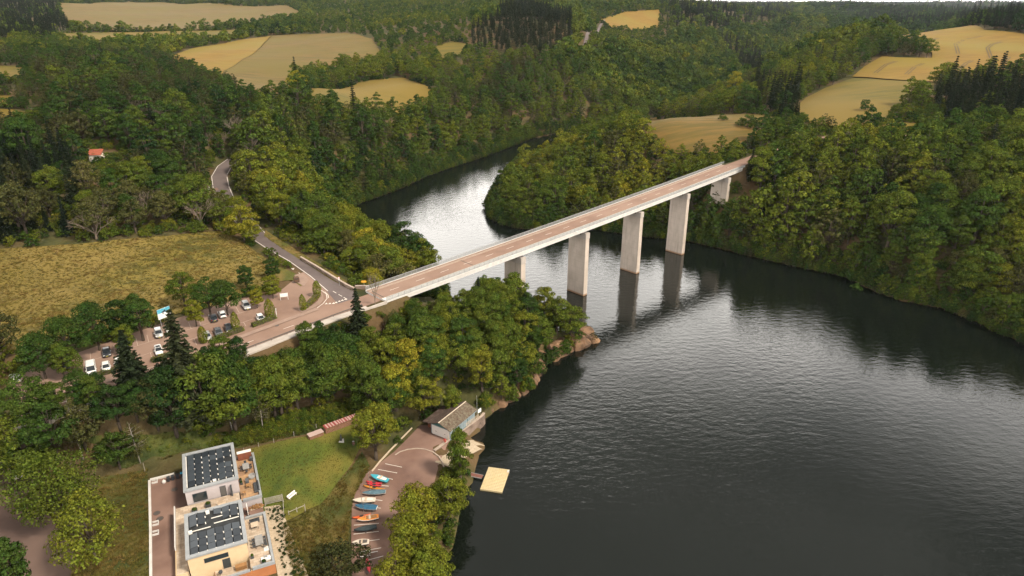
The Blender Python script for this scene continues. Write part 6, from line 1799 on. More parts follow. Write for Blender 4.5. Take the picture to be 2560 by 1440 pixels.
for px in (0, 2.1, 4.2): MB().box(px - .06, px + .06, -.06, .06, -1.2, 1.0).build("post", M["grey_wood"], fe)
for h in (.25, .7): MB().box(.07, 4.13, -.025, .025, h, h + .1).build("rail", M["grey_wood"], fe)
fe2 = local("side_fence", "short pale fence turning towards the bench on the lawn", "fence", 17.4, -8.4, 0, R(12))
for px in (0, 1.6, 3.2): MB().box(px - .06, px + .06, -.06, .06, -1.2, .9).build("post", M["grey_wood"], fe2)
MB().box(.07, 3.13, -.025, .025, .55, .66).build("rail", M["grey_wood"], fe2)
# fence posts along the garden's upper edge
for k, (u, v) in enumerate(((363, 1180), (610, 1131), (647, 1118), (685, 1108), (735, 1090), (791, 1071))):
    x, y = gp(u, v); z = gz(x, y); o = thing("fence_post", "weathered post of the open fence along the upper edge of the garden", "post", (x, y, z), .2 * k, "posts along the upper edge of the garden")
    MB().tube((0, 0, -.4), (.02, 0, 1.25 if k else 2.4), .06, .05, 6).build("stake", M["grey_wood"], o); MB().tube((0, 0, .9), (.12, 0, .9), .015, .015, 4).build("insulator", M["white_item"], o)
# bench on the lawn
x, y = gp(731, 1243); bn = thing("garden_bench", "pale wooden bench standing alone on the lawn", "bench", (x, y, gz(x, y) + .04), R(62))
MB().bev(-1.05, 1.05, -.28, .12, .40, .47, .02).build("seat", M["white_item"], bn); MB().bev(-1.05, 1.05, .22, .42, .50, .86, .02).build("backrest", M["white_item"], bn)
for sx in (-.85, .85): MB().box(sx-.06, sx+.06, -.25, .40, 0, .40).build("leg", M["wood_pale"], bn)
# sculpture on a plinth and barrel
x, y = gp(853, 1102); sc_ = thing("sculpture", "narrow dark sculpture on a pale square plinth on the lawn", "sculpture", (x, y, gz(x, y)), .3)
MB().box(-.6, .6, -.6, .6, -.2, .12).build("plinth", M["concrete_pale"], sc_)
b = MB(); b.loft([[(r_*math.cos(t)*1.0+ox, r_*math.sin(t), z) for t in np.linspace(0, 2*math.pi, 9, endpoint=False)] for r_, z, ox in ((.24, .12, 0), (.22, .5, .02), (.15, .9, -.02), (.2, 1.15, .03), (.12, 1.4, 0), (.15, 1.6, .02), (.06, 1.78, .02))]); b.build("figure", M["frame_dark"], sc_)
x, y = gp(884, 1112); ba = thing("barrel", "small dark barrel at the edge of the lawn by the fresh green tree", "barrel", (x, y, gz(x, y)))
b = MB(); b.loft([[(r_*math.cos(t), r_*math.sin(t), z) for t in np.linspace(0, 2*math.pi, 12, endpoint=False)] for r_, z in ((.28, 0), (.36, .35), (.36, .6), (.28, .95))]); b.build("staves", M["rust"], ba); MB().tube((0, 0, .951), (0, 0, .98), .27, .27, 12).build("lid", M["table_grey"], ba)
# stacked firewood with striped covers
M["cover_red"] = plain("red_cover", (0.24, 0.04, 0.036), 0.5); M["cover_white"] = plain("white_cover", (0.40, 0.29, 0.26), 0.5)
M["log_end"] = mottled("log_ends", (0.26, 0.12, 0.07), (0.10, 0.045, 0.03), 5.0, (0.33, 0.19, 0.12), 8.0, rough=.95, bump=.05, bscale=9)
def wood_stack(a, b_, h, label, stripes, cover):
    ax, ay = gp(*a); bx_, by_ = gp(*b_); L = math.hypot(bx_-ax, by_-ay); z = min(gz(ax, ay), gz(bx_, by_)) - .05; z2 = gz(bx_, by_); slope = (z2 - gz(ax, ay))
    o = thing("firewood_stack", label, "firewood", (ax, ay, gz(ax, ay)), math.atan2(by_-ay, bx_-ax)); o.rotation_euler[1] = -math.atan2(slope, L)
    MB().box(0, L, -.5, .5, -.3, h - .05).build("stack_core", M["log_end"], o)
    rng = random.Random(4); b = MB(); n = 0
    zz = .1
    while zz < h:
        xx = .08
        while xx < L - .05 and n < 900:
            r_ = rng.uniform(.07, .12); b.tube((xx + r_, -.56 + rng.uniform(-.03, .03), zz), (xx + r_, -.3, zz), r_, r_, 6); xx += 2*r_ + .01; n += 1
        zz += .19
    tag(b.build("log_ends", M["log_end"], o), kind="stuff")
    k = 0; x0 = -.1
    while x0 < L:
        w = rng.uniform(.22, .5) ; x1 = min(x0 + w, L + .1); t = rng.uniform(-.02, .03)
        m = M["cover_red"] if k % 2 == 0 else M["cover_white"]
        if cover: MB().add([(x0, -.72, h + .0 + t), (x1, -.72, h + t), (x1, .7, h + .22 + t), (x0, .7, h + .22 + t), (x0, -.72, h + .05 + t), (x1, -.72, h + .05 + t), (x1, .7, h + .27 + t), (x0, .7, h + .27 + t)],
                [(0,3,2,1),(4,5,6,7),(0,1,5,4),(1,2,6,5),(2,3,7,6),(3,0,4,7)]).build("cover_sheet", m if stripes else M["cover_white"], o)
        x0 = x1 + .003; k += 1
    return o
wood_stack((812, 1082), (895, 1051), 1.45, "long firewood stack under red and white striped sheets", True, True)
wood_stack((772, 1098), (806, 1085), .85, "short low firewood stack under pale sheets", False, True)
# ------------------------------------------------------------------ boat yard, boathouse, boats, dock
LOTZ = 3.0
lot = sheet("boat_yard", LOT, M["asphalt_yard"], 0.05, 3.0)
def strip_px(name, pts, z, w, mat, h=.08, parent=None):
    L = densify([at(u, v, z) for u, v in pts], 1.0, False)
    return wall_along(name, L, np.full(len(L), z + h), np.full(len(L), z - .3), w, mat, parent)
for a, b_ in (((963, 1159.7), (1005, 1168.5)), ((945, 1174), (993, 1183)), ((969, 1196), (982, 1199)), ((953, 1214), (972, 1216)), ((939, 1250), (956, 1252)), ((943, 1270), (952, 1271)),
              ((885, 1313.5), (947, 1309)), ((884, 1336), (947, 1329)), ((924, 1352.5), (949, 1349)), ((912, 1377.5), (953, 1370)), ((919, 1401), (958.5, 1390.5))):
    line_mark(at(*a, LOTZ), at(*b_, LOTZ), .16, lot, LOTZ + .07, "paint_white")
ky = thing("kerb_arc", "curved pale kerb between the upper apron and the boat yard", "kerb")
strip_px("kerb_stones", ((988, 1138), (1000, 1130), (1020, 1124), (1042, 1121.5), (1062, 1123.5), (1082, 1130), (1098, 1142), (1106, 1155), (1110, 1170)), LOTZ, .3, M["kerb"], .14, ky)
ky = thing("yard_kerb", "straight pale kerb along the upper left edge of the boat yard", "kerb")
strip_px("kerb_stones", ((1030, 1072), (1000, 1102), (975, 1128), (950, 1155), (930, 1180)), LOTZ, .25, M["wood_pale"], .35, ky)
ramp = [at(u, v, 1.2) for u, v in ((1102, 1150), (1130, 1112), (1168, 1092), (1214, 1110), (1185, 1140), (1150, 1168), (1112, 1172))]
def ramp_z(x, y):
    a = np.array(at(1108, 1158, 1.5)); b_ = np.array(at(1205, 1105, .3)); d = b_ - a; t = np.clip(((x - a[0]) * d[0] + (y - a[1]) * d[1]) / (d @ d), 0, 1.2)
    return 3.02 - 3.1 * t
ramp_line = [SLIP[0], SLIP[1], SLIP[2], (*(np.array(SLIP[2][:2]) * .7 + np.array(SLIP[3][:2]) * .3), -.3)]
band("slipway", ramp_line, -2.1, 2.1, M["gravel"], .06, step=1.5)
# boathouse
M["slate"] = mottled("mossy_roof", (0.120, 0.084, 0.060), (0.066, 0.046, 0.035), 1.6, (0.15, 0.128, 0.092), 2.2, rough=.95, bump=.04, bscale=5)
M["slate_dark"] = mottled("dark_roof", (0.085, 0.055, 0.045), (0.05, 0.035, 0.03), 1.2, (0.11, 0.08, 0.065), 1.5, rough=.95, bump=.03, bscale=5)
M["plank_blue"] = mottled("blue_grey_boards", (0.26, 0.31, 0.33), (0.18, 0.22, 0.24), 1.5, stretch=(4, 4, .4))
M["teal"] = plain("teal_frame", (0.03, 0.11, 0.11), .6)
BO = (-20.0, 139.6); BR_ = math.atan2(-.53, .848)
bh = thing("boathouse", "boathouse with a mossy gabled roof, white double doors and blue-grey boards", "boathouse", (BO[0], BO[1], 3.2), BR_)
MB().box(.25, 6.0, .3, 10.6, -2.5, 2.75).build("wall", M["plank_blue"], bh)
MB().add([(.25, .3, 2.752), (6.0, .3, 2.752), (3.0, .3, 3.95), (.25, 10.6, 2.752), (6.0, 10.6, 2.752), (3.0, 10.6, 3.95)], [(0, 1, 2), (3, 5, 4), (0, 3, 4, 1), (1, 4, 5, 2), (0, 2, 5, 3)]).build("gable", M["teal"], bh)
def slab(x0, z0, x1, z1, y0, y1, th=.14):
    return MB().add([(x0, y0, z0), (x1, y0, z1), (x1, y1, z1), (x0, y1, z0), (x0, y0, z0 + th), (x1, y0, z1 + th), (x1, y1, z1 + th), (x0, y1, z0 + th)], [(0,3,2,1),(4,5,6,7),(0,1,5,4),(1,2,6,5),(2,3,7,6),(3,0,4,7)])
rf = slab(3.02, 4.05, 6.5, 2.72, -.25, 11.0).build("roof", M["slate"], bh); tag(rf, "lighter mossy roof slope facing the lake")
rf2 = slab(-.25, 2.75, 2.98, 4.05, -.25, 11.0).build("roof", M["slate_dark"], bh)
MB().box(2.9, 3.12, -.27, 11.02, 4.14, 4.24).build("ridge_cap", M["corrugated"], rf)
MB().box(6.42, 6.54, -.27, 11.02, 2.62, 2.80).build("gutter", M["plank_blue"], rf)
slab(-2.3, 2.35, -.26, 2.70, .2, 10.8).build("lean_to_roof", M["slate_dark"], bh)
MB().box(-2.0, .24, 1.8, 10.5, -2.5, 2.3).build("lean_to_wall", M["shed_brown"], bh)
for k in range(2):
    d = MB().box(.55 + k * 2.65, 3.15 + k * 2.65, .22, .296, .05, 2.55).build("door", M["white_item"], bh)
    MB().box(1.6 + k * 2.65, 2.0 + k * 2.65, .19, .218, 1.1, 1.2).build("handle", M["steel_dark"], d)
for k in range(3):
    f = MB().box(6.003, 6.08, 1.0 + k * 3.2, 3.9 + k * 3.2, .25, 2.45).build("window", M["teal"], bh)
    for j in range(4): MB().box(6.082, 6.11, 1.1 + k * 3.2 + j * .7, 1.72 + k * 3.2 + j * .7, .4, 2.3).build("panel", M["plank_blue"], f)
# terrace beside the boathouse: stone quay wall, railings
qw = thing("quay_wall", "mossy stone quay wall below the boathouse terrace", "wall")
_q = densify([at(u, v, 3.0) for u, v in ((1086, 1128), (1104, 1115), (1128, 1097), (1152, 1080), (1180, 1060), (1204, 1042), (1210, 1034))], 1.0, False)
wall_along("stonework", _q, np.full(len(_q), 3.2), np.full(len(_q), -1.0), .6, M["stone_wall"], qw)
wall_along("coping", _q, np.full(len(_q), 3.32), np.full(len(_q), 3.202), .7, M["kerb"], qw)
rl = thing("terrace_railing", "pale three-rail railing along the boathouse terrace", "railing")
_r = _q[4:-2]
for h in (.4, .75, 1.1): wall_along("rail", _r, np.full(len(_r), 3.36 + h), np.full(len(_r), 3.29 + h), .07, M["wood_pale"], rl)
for p in _r[::2]: MB().box(-.05, .05, -.05, .05, 0, 1.1).build("post", M["wood_pale"], rl, loc=(p[0], p[1], 3.322))
lb = thing("lifebuoy", "red lifebuoy hung on the railing by the slipway", "lifebuoy", (_q[3][0] + .05, _q[3][1] - .1, 4.0), BR_)
b = MB(); rg = []
for t in np.linspace(0, 2*math.pi, 16, endpoint=False):
    c = Vector((math.cos(t) * .34, 0, math.sin(t) * .34)); rg.append([tuple(c + Vector((math.cos(t) * math.cos(q) * .1, math.sin(q) * .1, math.sin(t) * math.cos(q) * .1))) for q in np.linspace(0, 2*math.pi, 7, endpoint=False)])
b.loft(rg + [rg[0]], cap=False); b.build("ring", M["sign_red"], lb); MB().box(-.04, .04, -.05, .12, -.9, .36).build("bracket", M["sign_red"], lb)
x, y = at(1193, 1043, 3.2); lp = thing("flag_pole", "bare grey pole at the lake end of the boathouse terrace", "pole", (x, y, 3.2))
MB().tube((0, 0, -.3), (0, 0, 6.2), .06, .035, 8).build("pole", M["post"], lp); MB().tube((0, 0, 6.2), (0, 0, 6.3), .06, .06, 8).build("finial", M["post"], lp)
x, y = at(1199, 1036, 3.2); sg = thing("shore_sign", "white square sign facing the lake beside the bare pole", "sign", (x, y, 3.0), .9)
MB().box(-.6, .6, -.03, .03, .8, 1.9).build("board", M["sign_white"], sg)
for s in (-.5, .5): MB().tube((s, .06, -.4), (s, .06, 1.8), .04, .04, 6).build("post", M["post"], sg)
# floating dock of plastic cubes
M["cube"] = mottled("dock_plastic", (0.58, 0.46, 0.26), (0.48, 0.38, 0.21), 1.2, (0.52, 0.42, 0.25), .4, rough=.6)
dx0 = np.array(at(1200, 1222, .42)); dx1 = np.array(at(1250, 1229, .42)); dang = math.atan2(dx1[1] - dx0[1], dx1[0] - dx0[0])
dock = thing("floating_dock", "pale yellow floating dock of plastic cubes moored off the slipway", "dock", (dx0[0], dx0[1], 0), dang)
b = MB(); b.bev(.008, .492, .008, .492, -.12, .40, .045); cube = b.mesh("dock_cube", M["cube"])
for i in range(10):
    for j in range(16): link("dock_cube", cube, dock, (i * .5, j * .5, 0))
for (i, j) in ((9.3, 13.8), (9.3, 14.5)): MB().box(i*.5, i*.5+.4, j*.5, j*.5+.25, .402, .62).build("ladder_block", M["white_item"], dock)
for p in ((5.0, 7.0), (5.0, 7.3)): MB().tube((p[0] + .08, p[1], -.5), (p[0] + .08, p[1], .8), .03, .03, 6).build("ladder_rail", M["post"], dock)
gw = thing("gangway", "reddish plank gangway leading to the floating dock", "gangway", (0, 0, 0))
ga_, gb_ = np.array(at(1206, 1192, .5)), np.array(at(1172, 1182, .8)); d_ = gb_ - ga_; Lg = float(np.hypot(*d_)); gw.location = (ga_[0], ga_[1], .45); gw.rotation_euler = (0, 0, math.atan2(d_[1], d_[0]))
M["deck_red"] = mottled("red_decking", (0.22, 0.095, 0.075), (0.16, 0.07, 0.055), 3.0)
for k in range(int(Lg / .22)): MB().box(k * .22, k * .22 + .2, -.55, .55, 0, .06).build("plank", M["deck_red"], gw)
for s in (-.6, .6): MB().box(0, Lg, s - .04, s + .04, -.12, .08).build("side_beam", M["post"], gw)
# ---- boats
def hull_rows(L, W, H, n=11, stern=.72, rake=.12):
    rows = []
    for k in range(n):
        f = k / (n - 1); x = -L/2 + L * f
        w = W/2 * (stern + (1 - stern) * math.sin(min(1, f / .45) * math.pi/2)) * (1 - max(0, (f - .45) / .55) ** 2.2)
        w = max(w, .015); sheer = H * (1 + .18 * f ** 2); keel = H * .55 * max(0, (f - .75) / .25) ** 2
        rows.append((x + (rake * L * .2 * f ** 3 if f > .6 else 0), w, keel, sheer))
    return rows
def hull_mesh(L, W, H, mats, stern=.72):
    b = MB(); rows = hull_rows(L, W, H, stern=stern)
    b.loft([[(x, -w, s), (x, -w*.92, k + (s-k)*.45), (x, -w*.5, k + (s-k)*.08), (x, 0, k), (x, w*.5, k + (s-k)*.08), (x, w*.92, k + (s-k)*.45), (x, w, s)] for x, w, k, s in rows], closed=True, cap=True)
    return b.mesh("hull", mats, True), rows
def boat(a, b_, W, H, hull, deck, label, cover=False, mast=0.0, cockpit=None, name="sailing_dinghy", cat="boat", zoff=.35, stern=.72):
    p, q = np.array(at(*a, LOTZ + .6)), np.array(at(*b_, LOTZ + .6)); L = float(np.hypot(*(q - p))); c = (p + q) / 2
    o = thing(name, label, cat, (c[0], c[1], LOTZ + .05), math.atan2(p[1] - q[1], p[0] - q[0]), "boats and kayaks laid up in the boat yard")
    me, rows = hull_mesh(L, W, H, hull, stern); h = link("hull", me, o, (0, 0, zoff))
    if cover:
        b = MB(); b.loft([[(x, -w*1.03, s - .08), (x, -w*.98, s + .03), (x, -w*.35, s + .10 + .16*math.sin(math.pi*i/10)), (x, 0, s + .14 + .22*math.sin(math.pi*i/10)), (x, w*.35, s + .10 + .16*math.sin(math.pi*i/10)), (x, w*.98, s + .03), (x, w*1.03, s - .08)] for i, (x, w, k, s) in enumerate(rows)], closed=False, cap=False)
        link("cover", b.mesh("cover", deck, False), o, (0, 0, zoff))
    else:
        b = MB(); b.loft([[(x, -w*.97, s + .005), (x, 0, s + .05), (x, w*.97, s + .005)] for x, w, k, s in rows], closed=False, cap=False); link("deck", b.mesh("deck", deck, True), o, (0, 0, zoff))
        b = MB(); z = H + .10; r2 = rows[1:7]
        b.loft([[(x, -w*.62, z), (x, w*.62, z), (x, w*.60, z + .02), (x, -w*.60, z + .02)] for x, w, k, s in r2]); link("cockpit", b.mesh("cockpit", cockpit or M["table_grey"]), o, (0, 0, zoff))
        b = MB(); b.box(-L*.12, -L*.02, -W*.40, W*.40, z + .02, z + .10); link("thwart", b.mesh("thwart", M["wood_pale"]), o, (0, 0, zoff))
    b = MB(); b.bev(-L*.02, L*.02, -W*.42, W*.42, 0, .3, .02); b.bev(-L*.33, -L*.29, -W*.4, W*.4, 0, .3, .02); b.build("cradle", M["steel_dark"], o)
    if mast:
        MB().tube((L*.18, 0, zoff + H*.5), (L*.18, 0, zoff + H + mast), .055, .035, 7).build("mast", M["rim"], o)
        MB().tube((L*.17, 0, zoff + H + .6), (-L*.28, 0, zoff + H + .55), .03, .03, 6).build("boom", M["rim"], o)
def kayak(a, b_, W, H, mat, label, zoff=.1):
    p, q = np.array(at(*a, LOTZ + .4)), np.array(at(*b_, LOTZ + .4)); L = float(np.hypot(*(q - p))); c = (p + q) / 2
    o = thing("kayak", label, "kayak", (c[0], c[1], LOTZ + .05), math.atan2(p[1] - q[1], p[0] - q[0]), "boats and kayaks laid up in the boat yard")
    b = MB(); rg = []
    for k in range(13):
        f = k / 12; x = -L/2 + L * f; w = max(.02, W/2 * math.sin(math.pi * f) ** .6); up = .18 * (2*f - 1) ** 4
        rg.append([(x, w * math.cos(t), up + H * .5 + H * .5 * math.sin(t) * (1 if math.sin(t) < 0 else .8)) for t in np.linspace(0, 2*math.pi, 10, endpoint=False)])
    b.loft(rg); h = link("hull", b.mesh("hull", mat, True), o, (0, 0, zoff))
    b = MB(); b.loft([[(.42*math.cos(t)*s_, W*.30*math.sin(t)*s_, H*.92 + dz) for t in np.linspace(0, 2*math.pi, 12, endpoint=False)] for s_, dz in ((1.15, -.04), (1.0, .05), (.9, .02))]); link("cockpit_rim", b.mesh("cockpit_rim", M["trim"]), o, (0, 0, zoff))
    for s in (-.3, .3): MB().bev(L*s - .06, L*s + .06, -W*.5, W*.5, 0, zoff, .02).build("block", M["steel_dark"], o)
def gel(n, c): return plain(n, c, 0.35)
hu = {"teal": gel("teal_gelcoat", (0.06, 0.36, 0.45)), "white": gel("white_gelcoat", (0.68, 0.62, 0.56)), "cream": gel("cream_gelcoat", (0.60, 0.52, 0.43)), "orange": gel("orange_gelcoat", (0.72, 0.24, 0.04)),
      "red": gel("red_plastic", (0.48, 0.035, 0.05)), "orange2": gel("orange_plastic", (0.62, 0.10, 0.02)), "amber": gel("amber_plastic", (0.50, 0.20, 0.03)),
      "blue": mottled("blue_canvas", (0.035, 0.12, 0.20), (0.025, 0.085, 0.15), 1.5), "steel": mottled("steel_blue_canvas", (0.10, 0.17, 0.21), (0.07, 0.12, 0.15), 1.5), "dark": mottled("dark_canvas", (0.045, 0.06, 0.065), (0.03, 0.04, 0.045), 1.5)}
boat((927.8, 1189), (970, 1203), 1.5, .45, hu["teal"], hu["teal"], "turquoise open dinghy nearest the apron", cockpit=M["white_item"])
kayak((915, 1203), (955, 1209), .7, .36, hu["red"], "red kayak beside the turquoise dinghy"); kayak((917, 1208.5), (954, 1214.5), .7, .36, hu["red"], "second red kayak, next to the amber one")
kayak((908, 1214), (963, 1224), .72, .38, hu["amber"], "amber-yellow kayak below the red ones")
boat((907.6, 1234), (964.6, 1230), 1.5, .45, hu["white"], hu["steel"], "dinghy under a steel-blue cover with its mast up", cover=True, mast=5.2)
boat((883.4, 1252), (938.8, 1250.5), 1.5, .45, hu["cream"], hu["cream"], "cream white dinghy between the two blue-covered ones", cockpit=hu["white"])
boat((888.5, 1266), (942.9, 1271), 1.7, .5, hu["white"], hu["blue"], "white dinghy under a deep blue cover with its mast up", cover=True, mast=4.6)
kayak((880.4, 1295), (926.7, 1286), .75, .38, hu["orange2"], "orange-red kayak behind the orange dinghy")
boat((894.5, 1301), (946.9, 1292), 1.55, .45, hu["white"], hu["orange"], "white-hulled dinghy with an orange deck", cockpit=M["wood_warm"], mast=4.2)
boat((886.5, 1327), (941.9, 1317.5), 1.4, .45, hu["dark"], hu["dark"], "dinghy under a dark grey cover", cover=True)
boat((881.4, 1358.5), (922.7, 1355.4), 1.5, .45, hu["white"], hu["cream"], "white dinghy lowest in the row beside the dark tree", cockpit=M["steel_dark"])
x, y = at(918, 1385, LOTZ + .3); tr = thing("boat_trailer", "pale boat trailer half hidden by the dark tree at the bottom", "trailer", (x, y, LOTZ + .05), .25)
MB().box(-1.4, .6, -.7, -.6, .4, .5).build("side_beam", M["white_item"], tr); MB().box(-1.4, .6, .6, .7, .4, .5).build("side_beam", M["white_item"], tr)
for px in (-1.3, -.4, .5): MB().box(px-.05, px+.05, -.6, .6, .41, .49).build("cross_beam", M["white_item"], tr)
MB().box(.6, 2.0, -.05, .05, .4, .5).build("drawbar", M["white_item"], tr)
for s in (-.8, .8): MB().tube((-.5, s-.08, .28), (-.5, s+.08, .28), .28, .28, 12).build("wheel", M["tyre"], tr)
x, y = at(921, 1418, LOTZ + .5); rk = thing("kayak_rack", "red canoe on a dark rack at the bottom edge of the boat yard", "rack", (x, y, LOTZ + .05), 1.9)
b = MB(); b.loft([[(-1.9 + 3.8*k/10, max(.02, .38*math.sin(math.pi*k/10)**.6)*math.cos(t), .95 + .2*math.sin(t)) for t in np.linspace(0, 2*math.pi, 9, endpoint=False)] for k in range(11)]); b.build("canoe", hu["red"], rk)
for s in (-1, 1): MB().box(s-.05, s+.05, -.5, .5, 0, .72).build("stand", M["steel_dark"], rk)
# red marker buoys
for u, v, lab in ((1483, 852, "small red buoy floating off the tip of the rocks"), (1966, 648, "small red buoy under the trees of the right-hand shore")):
    x, y = at(u, v, .1); bu = thing("buoy", lab, "buoy", (x, y, 0)); b = MB()
    b.loft([[(r_*math.cos(t), r_*math.sin(t), z) for t in np.linspace(0, 2*math.pi, 10, endpoint=False)] for r_, z in ((.1, -.25), (.32, -.05), (.34, .15), (.2, .38), (.06, .5))]); b.build("float", M["sign_red"], bu); MB().tube((0, 0, .5), (0, 0, .66), .03, .03, 6).build("eye", M["post"], bu)
# scrub on the strip between the boat yard and the lake
_sb = []
_rr = np.random.default_rng(8)
for q in densify(shore_between((-14, 70), at(1180, 1180, 0)), 1.1, False):
    for k in range(3):
        a = q + np.array([-_rr.uniform(-.3, 5.0), _rr.normal() * .6])
        if not inside(np.array([a[0]]), np.array([a[1]]), LOT)[0]: _sb.append((a[0], a[1], gz(a[0], a[1]) - .1, float(_rr.uniform(.3, .8)), float(_rr.uniform(0, 6)), float(np.clip(_rr.normal(.36, .12), 0, 1)), int(_rr.integers(2))))
scatter("shore_scrub", BUSH, _sb, "low scrub between the boat yard and the lake", "undergrowth")
# ---- rocks of the peninsula
M["rock"] = mottled("rock", (0.17, 0.098, 0.058), (0.075, 0.05, 0.034), 0.7, (0.22, 0.13, 0.072), 0.25, rough=.95, bump=.18, bscale=1.6)
def rock(x, y, z, rx, ry, rz, seed, ang):
    rng = np.random.default_rng(seed); bm = bmesh.new(); bmesh.ops.create_icosphere(bm, subdivisions=3, radius=1.0)
    ph = rng.uniform(0, 6, 6); fr = rng.uniform(1.5, 3.5, 6)
    pl = [(Vector(d).normalized(), rng.uniform(.62, .9)) for d in rng.normal(size=(9, 3))]
    for v in bm.verts:
        d = v.co.normalized(); r_ = 1 + .10 * math.sin(d.x*fr[0]*2 + ph[0]) * math.cos(d.y*fr[1]*2 + ph[1]) + .06 * math.sin(d.z*fr[2]*4 + ph[2])
        p = d * r_
        for nn, h in pl:
            e = p.dot(nn)
            if e > h: p = p - nn * (e - h) * .92
        v.co = Vector((p.x * rx, p.y * ry, p.z * rz))
    me = bpy.data.meshes.new("rock"); bm.to_mesh(me); bm.free(); me.materials.append(M["rock"])
    return me
rng = np.random.default_rng(77)
_rk = shore_between(at(1222, 1032, 0), at(1476, 852, 0))
pts = densify(_rk, 2.3, False)
for k, p in enumerate(pts):
    T = pts[min(k + 1, len(pts) - 1)] - pts[max(k - 1, 0)]; T = T / (np.hypot(*T) + 1e-9); nn = np.array([-T[1], T[0]])
    big = 1.35 + 1.2 * (k / len(pts)) ** 1.2
    for j in range(2):
        q = p + nn * (j * 1.7 + rng.uniform(.0, .8)); s = rng.uniform(.9, 1.6) * big * .8
        me = rock(0, 0, 0, s * rng.uniform(.9, 1.5), s * rng.uniform(.8, 1.2), s * rng.uniform(.7, 1.1), 1000 + k * 3 + j, 0)
        o = link("rock", me, None, (q[0], q[1], .15 + j * s * .7), float(rng.uniform(0, 6)))
        tag(o, "brown boulder of the rocky shore below the peninsula trees", "rock", "boulders along the peninsula shore")
tx, ty = at(1455, 857, .5)
for k, (dx, dy, a, b_, c, lab) in enumerate(((0, 0, 3.6, 1.3, .8, "long low orange-brown ledge pointing into the lake at the tip"), (-3.5, .8, 3.0, 2.2, 2.2, "large orange-brown crag behind the pointing ledge"), (-7.5, -1.5, 2.8, 2.4, 3.0, "steep grey-brown cliff block left of the crag"))):
    o = link("rock_outcrop", rock(0, 0, 0, a, b_, c, 900 + k, 0), None, (tx + dx, ty + dy, .1 * k), R(12)); tag(o, lab, "rock")
# ------------------------------------------------------------------ tussocks, nettles, plain grass tufts
M["blade"] = leaf_mat("grass_blade", [(0.0, (0.045, 0.055, 0.014)), (0.5, (0.135, 0.104, 0.028)), (1.0, (0.260, 0.170, 0.066))], trans=.15)
def tuft(seed, n=26, r=.42, h=.42):
    rng = np.random.default_rng(seed); a = rng.uniform(0, 6.28, n); q = np.sqrt(rng.uniform(0, 1, n)) * r * .6
    x, y = q * np.cos(a), q * np.sin(a); lean = rng.uniform(.2, 1.1, n) * r; b = rng.uniform(0, 6.28, n); w = .035
    tip = np.stack([x + lean * np.cos(a + .5), y + lean * np.sin(a + .5), h * rng.uniform(.5, 1.1, n)], 1)
    l_ = np.stack([x - w * np.sin(b), y + w * np.cos(b), 0 * x - .03], 1); r_ = np.stack([x + w * np.sin(b), y - w * np.cos(b), 0 * x - .03], 1)
    V = np.stack([l_, r_, tip], 1).reshape(-1, 3)
    return np_mesh("tuft", V, np.arange(3 * n).reshape(n, 3), M["blade"]), None
TUFT = [tuft(s) for s in (1, 2, 3)]
def fill(poly, n, seed):
    rng = np.random.default_rng(seed); P = np.array(poly); out = []
    x = rng.uniform(P[:, 0].min(), P[:, 0].max(), n * 3); y = rng.uniform(P[:, 1].min(), P[:, 1].max(), n * 3); k = np.nonzero(inside(x, y, P))[0][:n]
    x, y = x[k], y[k]; pu, pv, pw = proj(x, y, ground(x, y)); q = (pu > -60) & (pu < 2620) & (pv < 1500)
    return x[q], y[q]
def grass(name, poly, n, seed, lo, hi, tmean, label, off=.04):
    x, y = fill(poly, n, seed); z = ground(x, y) + off; rng = np.random.default_rng(seed + 1)
    cl = np.sin(x / 5.1 + 1) * np.cos(y / 4.3) * .5 + np.sin(x / 2.1 - y / 2.7) * .4
    rows = [(a, b, c, float(rng.uniform(lo, hi) * (1 + .35 * q)), float(rng.uniform(0, 6.28)), float(np.clip(tmean + .2 * q + rng.normal() * .12, 0, 1)), int(rng.integers(3))) for a, b, c, q in zip(x, y, z, cl)]
    scatter(name, TUFT, rows, label, "grass")
_mead = G((-120, 640), (0, 622), (200, 610), (420, 590), (545, 578), (600, 600), (655, 640), (700, 668), (690, 700), (560, 760), (420, 790), (200, 850), (60, 880), (-120, 900))
grass("meadow_grass", _mead, 11000, 5, .45, 1.05, .46, "rough tussocky meadow grass beside the car park", .05)
_rs = G((845, 1207), (905, 1130), (925, 1165), (890, 1230), (872, 1300), (868, 1470), (740, 1470), (705, 1312), (742, 1294), (800, 1264))
grass("slope_grass", _rs, 2600, 15, .5, 1.1, .40, "rough grass on the slope above the boat yard")
_rg = G((250, 1178), (365, 1168), (372, 1205), (376, 1470), (170, 1470), (210, 1300))
grass("waste_grass", _rg, 1800, 25, .5, 1.2, .45, "rough dry grass left of the paved yard")
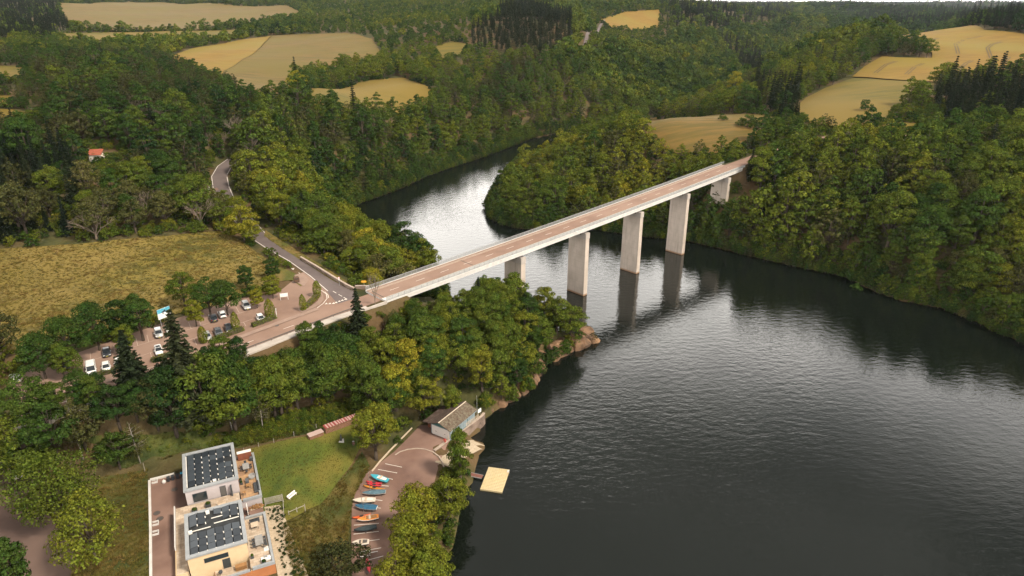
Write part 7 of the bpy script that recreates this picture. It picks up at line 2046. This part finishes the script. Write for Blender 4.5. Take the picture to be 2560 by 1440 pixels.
_bk = G((200, 1095), (480, 1075), (600, 1062), (770, 1018), (890, 990), (905, 1040), (770, 1085), (600, 1120), (480, 1118), (330, 1160), (200, 1165))
grass("bank_grass", _bk, 3800, 35, .6, 1.3, .12, "long green grass at the foot of the wooded bank")
gr_sheet = sheet("grass_bank", _bk, mottled("bank_green", (0.045, 0.062, 0.012), (0.085, 0.085, 0.018), .5, (0.03, 0.042, 0.01), .15, rough=.95, bump=.3, bscale=2), .03, 3.0)
x, y = fill(_bk, 1500, 45)
rng = np.random.default_rng(46)
zb_ = ground(x, y); ed_ = seg_dist(x, y, _bk)[0]
rows = [(a, b, c - .1, float(rng.uniform(.22, .5)), float(rng.uniform(0, 6.28)), float(np.clip(rng.normal(.46, .1), 0, 1)), int(rng.integers(2))) for a, b, c, e in zip(x, y, zb_, ed_) if e > 1.0 and rng.uniform() < .75]
scatter("nettle_bank", BUSH, rows, "bright green nettles and brambles along the foot of the bank", "undergrowth")

_lw = G((598, 1128), (680, 1108), (770, 1090), (878, 1050), (905, 1110), (880, 1160), (845, 1205), (800, 1262), (740, 1292), (700, 1310), (662, 1300), (640, 1190))
grass("lawn_grass", _lw, 2600, 55, .16, .34, .22, "short mown grass of the garden lawn", .05)
_vg = G((660, 592), (700, 618), (760, 655), (830, 700), (880, 727), (872, 706), (800, 660), (720, 612), (665, 580))
grass("verge_grass", _vg, 900, 65, .4, .9, .35, "uncut verge grass between the side road and its stone wall")
# ------------------------------------------------------------------ summer haze over the hills
def haze():
    m = bpy.data.materials.new("haze"); m.use_nodes = True
    n, l = m.node_tree.nodes, m.node_tree.links; n.clear()
    o = n.new("ShaderNodeOutputMaterial"); v = n.new("ShaderNodeVolumePrincipled")
    v.inputs["Color"].default_value = (0.80, 0.88, 0.95, 1); v.inputs["Density"].default_value = HAZE_DENSITY; v.inputs["Anisotropy"].default_value = 0.2
    l.new(v.outputs[0], o.inputs["Volume"])
    b = MB(); b.box(-9500, 9500, -2700, 14500, -60, 185); ob = b.build("haze", m); tag(ob, kind="stuff")
HAZE_DENSITY = 2.5e-5
haze()
